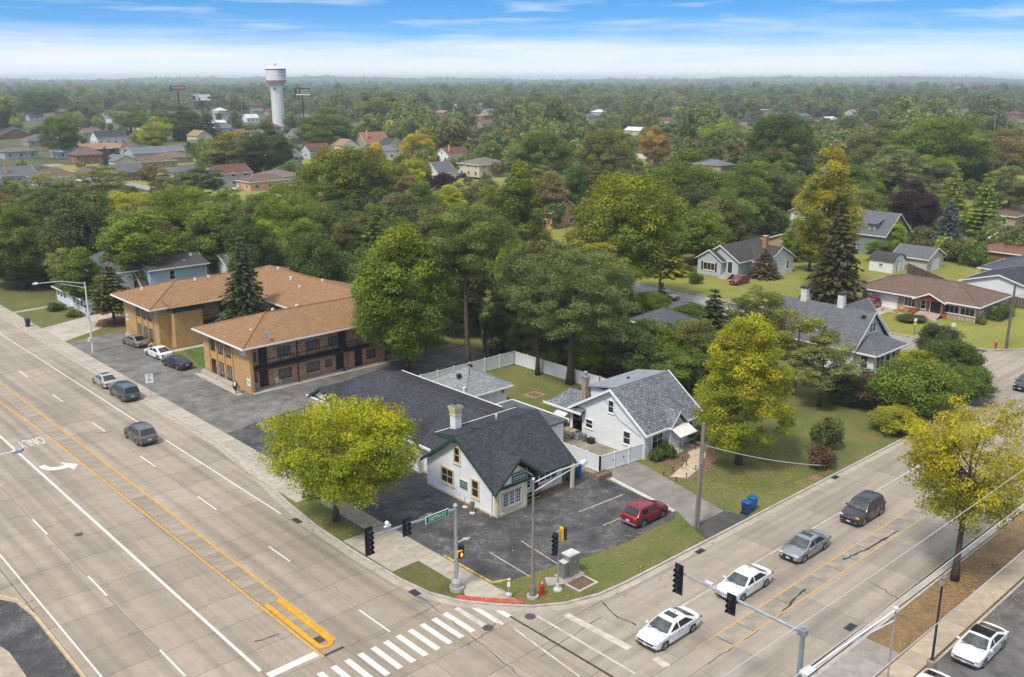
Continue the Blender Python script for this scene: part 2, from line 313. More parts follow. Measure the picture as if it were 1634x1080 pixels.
# kerb line of the corner block, going round anticlockwise from far up the main road
curbl = [(38.3, 420), (38.3, 84), (37.6, 76), (36.3, 67.5), (35.75, 62), (35.6, 56), (35.7, 50.5), (36.1, 47.6), (36.9, 45.5), (38.4, 43.4), (40.2, 41.4), (42.2, 40.1), (44.8, 39.3), (47.5, 39.1),
         (58, 38.95), (85, 38.6), (108, 38.6), (113, 39.3), (116, 41.5), (117.4, 45.5), (117.6, 60), (117.6, 420)]
blk = MB().prism([(x, y) for x, y in curbl], -.04, .085)
o = struct(blk.build('lawn_ground', LAWN))
struct(MB().prism([(128, 420), (128, 50), (129, 46), (132.5, 43), (138, 42), (420, 42), (420, 420)], -.04, .10).build('lawn_ground', LAWNG))
struct(MB().prism([(45, -30), (45, 24.1), (300, 24.3), (300, -30)], -.04, .085).build('verge_ground', mat('dry_verge', (.13, .10, .05), .95, .3, .6, .8, 14, col2=(.26, .15, .07), big=.15, fine=.4)))
struct(MB().prism([(-60, -20), (14.9, -20), (14.9, 63.5), (14.6, 66.4), (13.9, 67.8), (12, 69), (-60, 69)], -.04, .07).build('verge_ground', mat('island_concrete', (.42, .35, .27), .9, .15, .8)))
# ---- road beds
road = struct(MB().flat([(9.0, -20), (38.45, -20), (38.45, 430), (9.0, 430)], 0.0).build('main_road', JOINT))
cross = struct(MB().flat([(38.46, 24), (330, 24), (330, 46), (38.46, 46)], 0.001).build('cross_street', JOINT))
side = struct(MB().flat([(117.4, 46.01), (129.6, 46.01), (129.6, 420), (117.4, 420)], 0.001).build('side_street', JOINT))
def slab_strip(x0, x1, y0, y1, z, m, parent, name, gap=.03, jit=0., far=None):
    me = MB().box(x0 + gap / 2, y0 + gap / 2, z - .05, x1 - gap / 2, y1 - gap / 2, z)
    return me.build(name, m, parent)
_cache = {}
def slab(x0, y0, w, d, z, m, parent, name='concrete_slab', gap=.03):
    key = (round(w, 2), round(d, 2), m.name, gap)
    if key not in _cache: _cache[key] = MB().box(-w / 2 + gap / 2, -d / 2 + gap / 2, -.05, w / 2 - gap / 2, d / 2 - gap / 2, 0).mesh(name, m)
    q = link(name, _cache[key], parent); a = org(parent); q.location = (x0 + w / 2 - a.x, y0 + d / 2 - a.y, z + random.uniform(-.002, .002)); return q
lanes = [(9.2, 12.4), (12.4, 14.98), (15.0, 15.64), (15.64, 19.35), (19.35, 23.0), (23.0, 26.75), (26.75, 28.15), (28.15, 31.33), (31.33, 34.9), (34.9, 38.3)]
yj = [30]; steps = [3.7, 3.4, 4.3, 3.4, 5.0, 3.6]
while yj[-1] < 168: yj.append(yj[-1] + steps[len(yj) % 6])
for (a, b) in lanes:
    if a == 26.75:
        y = 46.3
        while y < 130:
            d = 1.55; slab(a, y, b - a, d, .035, mat('median_concrete', (.34, .285, .225), .9, .12, 1, .2, 30, objrand=.14), road, 'median_slab', .03); y += d
        for i in range(len(yj) - 1):
            if yj[i + 1] < 46.3: slab(a, yj[i], b - a, yj[i + 1] - yj[i], .02, RM, road)
        continue
    for i in range(len(yj) - 1):
        v = pr(a, yj[i], 0)
        if yj[i] < 39 and a < 15: continue
        if a < 14.9 and (yj[i] > 95 or yj[i + 1] < 69): continue
        slab(a, yj[i], b - a, yj[i + 1] - yj[i], .02, RM, road)
far = MB()
for (a, b) in lanes:
    y = yj[-1]
    while y < 420: far.box(a + .02, y + .02, -.03, b - .02, y + 5.5, .02); y += 5.5
far.build('distant_slabs', RM, road)['kind'] = 'stuff'
xj = [38.46]; steps = [3.9, 4.4, 3.6, 4.8]
while xj[-1] < 128: xj.append(xj[-1] + steps[len(xj) % 4])
clan = [(24.9, 29.35), (29.35, 30.85), (30.85, 34.5), (34.5, 38.75)]
for (a, b) in clan:
    med = a == 29.35
    if med:
        x = 46.6
        while x < 127:
            slab(x, a, 2.3, b - a, .022, mat('worn_median_concrete', (.33, .29, .24), .9, .16, .9, .2, 30, objrand=.18), cross, 'median_slab', .07); x += 2.3
        slab(38.46, a, 8.1, b - a, .02, RX, cross); continue
    for i in range(len(xj) - 1): slab(xj[i], a, xj[i + 1] - xj[i], b - a, .02, RX, cross)
# corner pavement inside the kerb radius, and the mouth of the side street
MB().prism([(38.46, 38.78), (49, 38.78), (44.8, 39.25), (42.2, 40.0), (40.2, 41.3), (38.46, 43.2)][:6], -.03, .018).build('concrete_slab', RX, cross)
MB().prism([(108.5, 38.78), (129.4, 38.78), (129.4, 45.9), (117.5, 45.9), (116.1, 41.4), (113, 39.1)], -.03, .018).build('concrete_slab', RX, cross)
for i, x in enumerate((128.2, 137, 146, 155, 164, 173, 182)):
    for (a, b) in clan: slab(x, a, 8.8, b - a, .02, RX, cross)
MB().prism([(129.5, 38.78), (330, 38.78), (330, 41.9), (138, 41.9), (132.5, 42.9), (129.5, 45)], -.03, .018).build('concrete_slab', RX, cross); MB().prism([(190.2, 24.9), (330, 24.9), (330, 38.75), (190.2, 38.75)], -.03, .018).build('concrete_slab', RX, cross)
SS = mat('side_street_surface', (.33, .31, .29), .9, .15, .5, .2, 30, objrand=.08)
y = 46.1
while y < 300: slab(117.6, y, 5.1, 8, .02, SS, side, 'pavement_slab'); slab(122.7, y, 5.1, 8, .02, SS, side, 'pavement_slab'); y += 8
# ---- kerbs and gutters
def ribbon(line, w0, w1, z0, z1, name, m):
    """solid strip beside a polyline; offsets to its left"""
    b = MB(); P = [Vector((x, y)) for x, y in line]; nrm = []
    for i in range(len(P)):
        d = (P[min(i + 1, len(P) - 1)] - P[max(i - 1, 0)]).normalized(); nrm.append(Vector((-d.y, d.x)))
    A = [p + n * w0 for p, n in zip(P, nrm)]; B = [p + n * w1 for p, n in zip(P, nrm)]
    for i in range(len(P) - 1):
        q = [A[i], A[i + 1], B[i + 1], B[i]]; b.add([(p.x, p.y, z0) for p in q] + [(p.x, p.y, z1) for p in q], [(4, 5, 6, 7), (0, 1, 5, 4), (2, 3, 7, 6), (3, 0, 4, 7), (1, 2, 6, 5)])
    return struct(b.build(name, m))
def dens(line, st=3.):
    o = []
    for (a, b), (c, d) in zip(line[:-1], line[1:]):
        n = max(1, int(hypot(c - a, d - b) / st)) if hypot(c - a, d - b) < 200 else 12
        o += [(a + (c - a) * i / n, b + (d - b) * i / n) for i in range(n)]
    return o + [line[-1]]
ribbon(curbl, -.02, .16, -.03, .14, 'kerb', CURB); ribbon(curbl, -.6, -.03, -.02, .028, 'gutter', CONC)
ribbon([(45, 24.15), (300, 24.35)], -.16, .0, -.03, .13, 'kerb', CURB); ribbon([(45, 24.17), (300, 24.37)], .01, .6, -.02, .028, 'gutter', CONC)
ribbon([(128, 420), (128, 50), (129, 46), (132.5, 43), (138, 42), (330, 42)], -.02, .16, -.03, .14, 'kerb', CURB)
ribbon([(14.95, 30), (14.95, 63.5), (14.65, 66.4), (13.9, 67.9), (12, 69.1), (4, 69.4)], 0.0, .18, -.03, .12, 'kerb', mat('ochre_kerb', (.55, .42, .26), .85, .15, 2))
struct(MB().flat([(-4, 68.6), (12.2, 68.3), (13.6, 67.4), (14.4, 66), (14.7, 63.5), (14.7, 34), (12.3, 34), (12.3, 60), (11.5, 64), (8, 66), (-4, 66.2)], .078).build('asphalt_strip', ASPH))
# ---- markings (sheets a few mm above the slabs)
Z = .027
def line(b, x0, y0, x1, y1, w, z=Z):
    d = Vector((x1 - x0, y1 - y0)).normalized(); n = Vector((-d.y, d.x)) * w / 2
    b.quad((x0 + n.x, y0 + n.y, z), (x0 - n.x, y0 - n.y, z), (x1 - n.x, y1 - n.y, z), (x1 + n.x, y1 + n.y, z))
def mark(name, m, fn, label=None):
    b = MB(); fn(b); o = b.build(name, m, road if name.startswith('lane') or name.startswith('main') else None, fixn=False)
    for p in o.data.polygons:
        if p.normal.z < 0: p.flip()
    if not o.parent: struct(o)
    if label: o['label'] = label
    return o
mark('lane_line', PW, lambda b: [line(b, 34.9, 66, 34.9, 400, .13)])
mark('lane_line', PW, lambda b: [line(b, 23.0, 47.5, 23.0, 400, .22)])
mark('lane_line', PW, lambda b: [line(b, 15.64, 30, 15.64, 120, .13)])
for x, ys in ((31.33, [(47.4, 3.6), (60, 3.2)] + [(72.2 + 12.5 * i, 3.6) for i in range(14)]), (19.4, [(52 + 12.6 * i, 3.7) for i in range(15)])):
    for yc, l_ in ys: mark('lane_dash', PW, lambda b: line(b, x, yc - l_ / 2, x, yc + l_ / 2, .13))
mark('lane_line_yellow', PY, lambda b: [line(b, 26.62, 46.2, 26.62, 98, .14), line(b, 26.5, 99.5, 26.0, 115, .14), line(b, 26.0, 115, 25.6, 200, .14)])
mark('lane_line_yellow', PY, lambda b: [line(b, 28.22, 47.3, 28.22, 100, .15), line(b, 28.22, 100, 27.9, 200, .15)])
# raised yellow nose of the median
def nose(b):
    def U(off, y0):
        return [(27.42 - off, 54)] + [(27.42 - off * cos(t), y0 - off * sin(t)) for t in [i * pi / 10 for i in range(11)]] + [(27.42 + off, 54)]
    a, c = U(.62, 47.4), U(.30, 47.4)
    for i in range(len(a) - 1):
        b.add([(a[i][0], a[i][1], .11), (a[i + 1][0], a[i + 1][1], .11), (c[i + 1][0], c[i + 1][1], .11), (c[i][0], c[i][1], .11), (a[i][0], a[i][1], .0), (a[i + 1][0], a[i + 1][1], .0), (c[i + 1][0], c[i + 1][1], .02), (c[i][0], c[i][1], .02)], [(0, 1, 2, 3), (0, 1, 5, 4), (2, 3, 7, 6)])
b = MB(); nose(b); b.build('median_nose', PY, road)
MB().box(27.17, 47.6, .03, 27.67, 48.3, .075).build('median_drain', mat('rusty_iron', (.10, .06, .045), .8, .3, 8), road)
mark('main_stop_line', PW, lambda b: line(b, 23.1, 46.75, 26.5, 46.75, .6))
for i in range(15):      # ladder bars of the crosswalk over the main road
    u = i; x = 38.6 - i * .98 - .3
    m = PWW if i == 2 else PW
    mark('main_crosswalk_bar', m, lambda b: line(b, x, 44.9 - .3 * (i < 2), x, 41.9 - .3 * (i < 2), .42))
def P2(name, m, u0, v0, u1, v1, w):
    a = G(u0, v0); c = G(u1, v1); return mark(name, m, lambda b: line(b, a[0], a[1], c[0], c[1], w, .029))
P2('crossing_line', PWW, 820, 1003, 925, 1080, .14); P2('crossing_line', PWW, 857, 983, 1013, 1075, .16); P2('crossing_line', PWW, 785, 985, 803, 997, .25)
P2('stop_line', PWW, 903, 981, 1005, 1035, .55); P2('stop_line', PWW, 1045, 1050, 1065, 1064, .55)
mark('street_line', PWW, lambda b: line(b, 46.5, 34.53, 128, 34.53, .13, .029))
mark('street_line_yellow', PYF, lambda b: line(b, 44.5, 30.83, 160, 30.83, .11, .029)); mark('street_line_yellow', PYF, lambda b: line(b, 45.5, 29.38, 160, 29.38, .11, .029))
# arrow and word for the turn lane, read by drivers coming down the road
ax, ay = G(88, 737)
aw = [(-1.35, .35), (-1.0, .75), (-.5, .15), (.1, 0.05), (.45, .1), (.45, .75), (1.55, -.25), (.45, -.95), (.45, -.45), (0, -.5), (-.7, -.35), (-1.2, .0)]
c = G(64, 741); c1 = G(113, 733)
o = MB().flat([(0, 0)], 0) if 0 else None
def arrow(b):
    up = [(-1.45, 1.1), (-.85, 1.25), (-.65, .2), (-.1, -.15), (.5, -.2), (.42, .85), (1.5, -.75), (.75, -1.9), (.62, -1.0), (-.2, -.95), (-1.0, -.55), (-1.35, .2)]
    b.add([(x + 24.75, y + 89.2, Z) for x, y in up], [tuple(range(len(up)))])
mark('main_turn_arrow', PW, arrow)
tm = text_mesh('ONLY', 1.0, 0, PW); w_ = max(v.co.x for v in tm.vertices) - min(v.co.x for v in tm.vertices)
for v in tm.vertices: v.co.x *= 2.3 / w_; v.co.y *= 3.4
o = link('main_word_marking', tm, road, (24.8, 97.4, Z), R(180)); o['label'] = 'ONLY painted in white on the turn lane'
# ironwork in the road
IRON = mat('cast_iron', (.09, .085, .09), .7, .25, 12, .4, 40)
for n_, (u, v), r_ in (('a', (126, 853), .33), ('b', (779, 1002), .38), ('c', (846, 984), .38)):
    x, y = G(u, v); q = MB().lathe([(r_, 0), (r_, .03)], (x, y, .0), 20).build('manhole_cover', IRON); tag(q, {'a': 'small round iron manhole cover in the near lanes left of the solid white line', 'b': 'round manhole cover in the road between crosswalk bars and red paving', 'c': 'round manhole cover close to the kerb below the fire hydrant corner'}[n_], 'manhole cover')
for lab, u, v, w, d in (('storm drain grate at the kerb beside the street tree island', 474, 831, .5, 1.1), ('rusty storm drain grate at the kerb before the triangular lawn', 662, 946, .6, .9), ('dark storm drain grate beside the dry verge', 1357, 1001, 1.0, .55), ('storm drain grate at the kerb left of the dark apron', 1117, 880, .9, .5), ('storm drain grate at the kerb below the side lawn', 1333, 762, .9, .5)):
    x, y = G(u, v); t = thing('storm_drain', lab, 'storm drain', (x, y, 0)); b = MB().box(x - w / 2, y - d / 2, .0, x + w / 2, y + d / 2, .034); b.build('frame', IRON, t)
    n = 6; b = MB()
    for i in range(n): b.box(x - w / 2 + .05, y - d / 2 + .05 + i * (d - .1) / n, .034, x + w / 2 - .05, y - d / 2 + .05 + (i + .55) * (d - .1) / n, .05)
    b.build('grate', DARKM, t)
for lab, u, v in (('square iron lid in the grass below the power pole wires', 1300, 765),):
    x, y = G(u, v); tag(MB().box(x - .6, y - .4, .08, x + .6, y + .4, .11).build('access_cover', mat('clay_lid', (.28, .16, .12), .85, .2, 5)), lab, 'utility lid')
x, y = G(927, 932); t = thing('handhole', 'brown utility lid in a concrete frame beside the steel cabinet', 'utility lid', (x, y, .08)); MB().box(x - 1, y - .8, .05, x + 1, y + .8, .12).build('frame', CURB, t); MB().box(x - .8, y - .6, .1, x + .8, y + .6, .14).build('lid', mat('brown_lid', (.16, .10, .075), .85, .2, 6, .4, 40), t)
MB().prism([(37.1, 75.9), (38.34, 75.9), (38.34, 84), (38.2, 84)], .04, .122).build('paved_verge', CONC)['kind'] = 'structure'
# tar-filled cracks
TAR = mat('tar_filler', (.035, .032, .03), .7, .2, 4); cr_ = random.Random(9)
for pts_, w in (([(652, 938), (700, 975), (745, 1010), (790, 1045), (830, 1080)], .05), ([(745, 1030), (780, 1008), (800, 985)], .04), ([(690, 968), (655, 990), (610, 1012), (560, 1032)], .03), ([(860, 1050), (905, 1020), (960, 985)], .05), ([(0, 715), (45, 700), (100, 682)], .03), ([(962, 962), (985, 985), (1015, 998)], .10), ([(1380, 925), (1405, 938), (1435, 957)], .06), ([(1240, 905), (1215, 925)], .04), ([(560, 955), (530, 935)], .03), ([(405, 1025), (445, 1012)], .10), ([(1345, 893), (1362, 886), (1392, 872), (1432, 848)], .16), ([(1240, 985), (1270, 955), (1285, 940)], .12), ([(1130, 1060), (1180, 1025), (1240, 985)], .05), ([(25, 967), (47, 962), (55, 955)], .04), ([(155, 691), (168, 690), (180, 688)], .10)):
    P_ = [Vector(G(u, v)) for u, v in pts_]; Q_ = []
    for a_, b_ in zip(P_[:-1], P_[1:]):
        for i in range(5): Q_.append(a_.lerp(b_, i / 5) + Vector((cr_.uniform(-.09, .09), cr_.uniform(-.09, .09))))
    Q_.append(P_[-1]); b = MB()
    for a_, b_ in zip(Q_[:-1], Q_[1:]): line(b, a_.x, a_.y, b_.x, b_.y, w * cr_.uniform(.6, 1.3), .0255)
    struct(b.build('tar_crack', TAR, fixn=False))
# ---- sidewalks
sw = struct(MB().flat([(38.33, 45), (40.12, 45), (40.12, 170), (38.33, 170)], .09).build('sidewalk', JOINT)); y = 44.0
while y < 168: slab(38.36, y, 1.74, 1.6, .125, CONC, sw, 'sidewalk_slab', .025); y += 1.6
MB().prism([(38.36, 170), (38.36, 300), (40.1, 300), (40.1, 170)][::-1], .09, .12).build('distant_sidewalk', CONC, sw)
MB().prism([(38.40, 44.0), (39.9, 42.45), (40.3, 44.8), (40.1, 44.0)][:3] + [(40.1, 44.0)], .02, .122).build('corner_slab', CONC, sw)
MB().prism([(37.55, 45.3), (38.38, 44.2), (38.38, 46.6)], .02, .12).build('corner_slab', CONC, sw)
rd = [(36.95, 45.75), (37.5, 44.85), (38.2, 43.98), (38.9, 43.2), (39.55, 42.5), (39.95, 42.0)]
for (a, b_), (c, d_) in zip(rd[:-1], rd[1:]):
    n = Vector((d_ - b_, a - c)).normalized() * -.62; sh = Vector((c - a, d_ - b_)) * .04
    MB().prism([(a + sh.x, b_ + sh.y), (c - sh.x, d_ - sh.y), (c - sh.x + n.x * .9, d_ - sh.y + n.y * .9), (a + sh.x + n.x * .9, b_ + sh.y + n.y * .9)], .1, .142).build('red_tactile_pad', RED, sw)
for y0, y1, n in ((51.75, 58.3, 4), (66.9, 76.0, 5)):
    for i in range(n): 
        d = (y1 - y0) / n; slab(35.95 if y0 < 60 else 36.9, y0 + i * d, 2.42 if y0 < 60 else 1.47, d, .125, CONC, sw, 'driveway_slab', .03)
swf = struct(MB().flat([(44, 20.0), (110, 20.0), (110, 21.55), (44, 21.55)], .1).build('sidewalk', JOINT)); x = 44
while x < 108: slab(x, 20.02, 1.7, 1.5, .135, mat('warm_sidewalk_concrete', (.44, .36, .27), .9, .12, 1, .15, 30, objrand=.14), swf, 'sidewalk_slab', .025); x += 1.7
x = 45.2
for i in range(4): slab(x, 21.6, 2.05, 2.5, .12, mat('grey_apron_concrete', (.33, .30, .27), .9, .15, 1, .2, 30, objrand=.1), swf, 'driveway_slab', .03); x += 2.05
struct(MB().prism([(44, -30), (300, -30), (300, 19.7), (44, 19.7)], -.02, .10).build('parking_lot', mat('grey_lot', (.17, .16, .155), .9, .25, .6, .3, 40, big=.15)))
struct(MB().box(44, 19.7, 0, 110, 19.85, .16).build('kerb', CURB))
# ---- the corner lot's surfaces
lot = struct(MB().prism([(40.13, 45.35), (41.6, 44.95), (44.0, 44.6), (47, 43.9), (50.0, 43.3), (53, 43.1), (56, 43.25), (58.2, 43.1), (59.1, 43.8), (59.9, 51.7), (59.9, 86.5), (52, 88.0), (46, 87.4), (40.13, 86.2)], .0, .10).build('parking_lot', ASPH))
lot2 = struct(MB().prism([(40.13, 86.22), (46, 87.42), (52, 88.02), (60, 86.52), (78.5, 84.3), (78.5, 97), (48.3, 97), (48.3, 109.3), (47.6, 109.5), (47.9, 121), (48.4, 134.5), (45, 133.9), (40.13, 132.7)], .0, .105).build('parking_lot', OLDA))
def sheet(name, pts, z, m, **k): return struct(MB().prism(pts, z - .06, z).build(name, m))
sheet('driveway', [(60.0, 51.9), (59.3, 43.6), (58.0, 41.2), (62.3, 41.2), (65.0, 51.9), (65, 53.1), (60.0, 53.1)], .108, mat('driveway_concrete', (.27, .245, .22), .9, .2, .5, .2, 30, big=.15))
sheet('driveway_apron', [(57.95, 41.17), (57.1, 39.2), (63.0, 39.2), (62.3, 41.17)], .112, mat('apron_asphalt', (.085, .08, .075), .9, .2, 1))
sheet('patio', [(60.05, 53.12), (66.2, 53.12), (66.2, 66), (67.2, 72.3), (59.92, 72.3)], .11, PAD)
walk = sheet('front_walk', [(64.6, 48.6), (65.6, 47.4), (68.2, 48.0), (71.6, 49.7), (72.6, 51.3), (72.6, 52.6), (70.9, 52.6), (70.9, 51.7), (69.9, 50.3), (67.4, 49.4)], .12, mat('cream_walk', (.56, .46, .33), .85, .12, 2))
sheet('mulch_bed', [(65.2, 47.0), (68.6, 47.1), (72.6, 48.8), (74.0, 50.8), (73.6, 52.5), (66.3, 52.5), (66.3, 50.9), (69.2, 50.9), (67.4, 50.0), (64.4, 49.2)], .10, mat('brick_mulch', (.24, .15, .11), .95, .3, 4, .6, 25))
sheet('mulch_bed', [(66.3, 50.2), (68.5, 50.1), (69.3, 51), (69.3, 52.7), (66.1, 52.7)], .112, DIRT)
c_ = sheet('driveway', [(40.13, 143.5), (40.13, 134.0), (51, 140.5), (52.3, 145.2), (52.3, 156.5), (50.2, 156.5), (49.2, 147.2)], .105, PADL)
sheet('bare_soil', [(46, 139.2), (49, 136), (53.5, 139), (52, 144), (48, 143)], .114, mat('leaf_litter', (.22, .10, .06), .95, .4, 3, .6, 20))
sheet('courtyard_lawn', [(48.6, 109.8), (61.5, 109.8), (61.5, 118.6), (50.2, 118.6)], .115, mat('green_lawn', (.09, .15, .03), .95, .25, 1, .8, 16, fine=.3))
sheet('footpath', [(48.8, 118.65), (61.5, 118.65), (61.5, 119.7), (48.8, 119.7)], .118, PADL)
sheet('footpath', [(40.13, 156.2), (47.8, 156.9), (47.8, 157.9), (40.13, 157.3)], .1, PADL)
# parking bays and arrows
def lotmark(u0, v0, u1, v1, w=.11):
    a = G(u0, v0, .1); c = G(u1, v1, .1); b = MB(); line(b, *a, *c, w, .106); o = b.build('parking_line', PYW, fixn=False); struct(o)
for q in ((923, 817, 994, 789), (962, 838, 992, 826), (832, 863, 898, 905), (781, 881, 846, 920), (680, 740, 700, 752)): lotmark(*q)
for (u, v), mm in (((740, 861), PYW), ((680, 822), PYW), ((628, 878), PYW)):
    a = G(u, v, .1); b = MB().add([(a[0] + x * .8, a[1] + y * .8, .108 if u != 628 else .131) for x, y in [(-.9, .1), (-.9, -.1), (.1, -.12), (.1, -.4), (.9, 0), (.1, .4), (.1, .12)]], [tuple(range(7))]); struct(b.build('painted_arrow', mm, fixn=False))
ye = MB().prism([(40.14, 51), (40.14, 45.4), (41.5, 44.9), (41.6, 45.1), (40.3, 45.6), (40.3, 51)], .0, .22); struct(ye.build('kerb', mat('yellow_kerb', (.55, .42, .12), .8, .25, 2)))
# ================================================================== BUILDINGS
def shingle(name, c, v=.18): return mat_brick(name, tuple(q * 1.12 for q in c), tuple(q * .86 for q in c), tuple(q * .5 for q in c), .45, .19, .012, .9, .5, var=v)
def siding(name, c, h=.2): return mat_brick(name, c, tuple(q * .97 for q in c), tuple(q * .62 for q in c), 3.7, h, .012, .6, .5, var=.05)
def brick(name, c, v=.2): return mat_brick(name, c, tuple(q * .78 for q in c), tuple(min(1, q * 1.15) for q in c), .42, .13, .014, .9, .3, var=v)
SH_DARK = shingle('charcoal_shingles', (.052, .054, .068), .28); SH_GREY = mat_brick('mottled_grey_shingles', (.22, .24, .265), (.13, .145, .165), (.08, .09, .11), .45, .26, .03, .9, .6, var=.28)
SH_SILV = mat_brick('silver_shingles', (.29, .315, .325), (.19, .215, .225), (.16, .175, .18), .4, .2, .02, .9, .5, var=.22)
SH_RUST = shingle('rust_brown_shingles', (.29, .165, .085), .14); SH_BRN = shingle('brown_shingles', (.17, .115, .09)); SH_MID = shingle('grey_shingles', (.13, .135, .15)); SH_BLK = shingle('black_brown_shingles', (.07, .062, .062))
STUCCO = mat('white_stucco', (.76, .77, .78), .9, .05, .8, .25, 60); CREAM = mat('cream_trim', (.66, .54, .34), .8, .06, 1); GREENT = mat('dark_green_trim', (.02, .07, .04), .6, .1, 2)
SIDW = siding('white_siding', (.74, .75, .76)); SIDB = siding('pale_blue_siding', (.42, .56, .68)); SIDG = siding('blue_grey_siding', (.45, .51, .57))
BR_TAN = brick('golden_brick', (.50, .31, .13), .14); BR_ORG = brick('orange_brick', (.66, .37, .22), .28); BR_RED = brick('brown_red_brick', (.27, .13, .085)); BR_SAND = brick('sand_brick', (.40, .31, .22), .25)
DBR = mat('dark_brown_timber', (.045, .03, .03), .7, .2, 3)
def win(parent, face, a, c, z0, w, h, cols=1, rows=2, trim=WHITE, pane=GLASS, tw=.09, name='window', bar=.045, sill=True):
    key = ('win', round(w, 2), round(h, 2), cols, rows, trim.name, tw)
    if key not in _cache:
        b = MB(); b.box(-w / 2 - tw, -.07, -tw, w / 2 + tw, 0, 0).box(-w / 2 - tw, -.07, h, w / 2 + tw, 0, h + tw).box(-w / 2 - tw, -.07, 0, -w / 2, 0, h).box(w / 2, -.07, 0, w / 2 + tw, 0, h)
        for i in range(1, cols): b.box(-w / 2 + w * i / cols - bar / 2, -.055, 0, -w / 2 + w * i / cols + bar / 2, 0, h)
        for i in range(1, rows): b.box(-w / 2, -.05, h * i / rows - bar / 2, w / 2, 0, h * i / rows + bar / 2)
        b.v = [v for v in b.v]
        if sill: b.box(-w / 2 - tw - .04, -.12, -tw - .05, w / 2 + tw + .04, 0, -tw + .01)
        _cache[key] = b.mesh('window_frame', trim)
    k2 = ('pane', round(w, 2), round(h, 2), pane.name)
    if k2 not in _cache: _cache[k2] = MB().box(-w / 2, -.028, 0, w / 2, -.004, h).mesh('pane', pane)
    rz = {'-Y': 0, '-X': R(-90), '+X': R(90), '+Y': R(180)}[face]; q = org(parent)
    p = (a, c) if face in ('-Y', '+Y') else (c, a)
    o = link(name, _cache[key], parent, (p[0] - q.x, p[1] - q.y, z0 - q.z), rz); link('pane', _cache[k2], o); return o
def door(parent, face, a, c, z0, w=.95, h=2.05, m=DBR, trim=WHITE, glass=False):
    b = MB(); b.box(-w / 2 - .1, -.06, 0, -w / 2, 0, h).box(w / 2, -.06, 0, w / 2 + .1, 0, h).box(-w / 2 - .1, -.06, h, w / 2 + .1, 0, h + .1); rz = {'-Y': 0, '-X': R(-90), '+X': R(90), '+Y': R(180)}[face]
    q = org(parent); p = (a, c) if face in ('-Y', '+Y') else (c, a)
    o = link('door', b.mesh('door', trim), parent, (p[0] - q.x, p[1] - q.y, z0 - q.z), rz)
    d = MB().box(-w / 2, -.04, 0, w / 2, -.002, h); d.box(-w / 2 + .15, -.05, .2, w / 2 - .15, -.04, .9).box(-w / 2 + .15, -.05, 1.1, w / 2 - .15, -.04, h - .2); link('door_leaf', d.mesh('door_leaf', m), o)
    link('handle', MB().lathe([(.03, -.10), (.03, -.04)], (w / 2 - .1, 0, 1.0), 6, 'Y').mesh('handle', STEEL), o); return o
def garage_door(parent, face, a, c, z0, w, h, m=WHITE):
    rz = {'-Y': 0, '-X': R(-90), '+X': R(90)}[face]; q = org(parent); p = (a, c) if face == '-Y' else (c, a)
    o = link('garage_door', MB().box(-w / 2, -.02, 0, w / 2, -.001, h).mesh('garage_door', CURB), parent, (p[0] - q.x, p[1] - q.y, z0 - q.z), rz)
    me = MB().box(-w / 2, -.07, .01, w / 2, -.021, h / 4 - .02).mesh('door_panel', m)
    for i in range(4): link('door_panel', me, o, (0, 0, i * h / 4))
def gable(parent, axis, a0, a1, b0, b1, ze, zr, m, trim=None, th=.14, bc=None, ze1=None, name='roof', rake=.12):
    bc = (b0 + b1) / 2 if bc is None else bc; ze1 = ze if ze1 is None else ze1
    cs = [(b0, ze), (bc, zr), (b1, ze1), (b1, ze1 - th), (bc, zr - th * 1.15), (b0, ze - th)]
    f = (lambda a, b, z: (a, b, z)) if axis == 'X' else (lambda a, b, z: (b, a, z))
    o = MB().extr([f(a0, b, z) for b, z in cs], Vector(f(a1 - a0, 0, 0))).build(name, m, parent)
    if trim:
        t = MB()
        for aa, d in ((a0, -.04), (a1, .04)):
            cs2 = [(b0 - .02, ze + .015), (bc, zr + .02), (b1 + .02, ze1 + .015), (b1 + .02, ze1 - rake - .05), (bc, zr - rake * 1.3 - .05), (b0 - .02, ze - rake - .05)]
            t.extr([f(aa, b, z) for b, z in cs2], Vector(f(d, 0, 0)))
        for b, z, s in ((b0, ze, -1), (b1, ze1, 1)):
            p, q = f(a0, b, z - .16), f(a1, b + s * .09, z - .01); t.box(*p, *q)
        t.build('roof_trim', trim, parent)
    return o
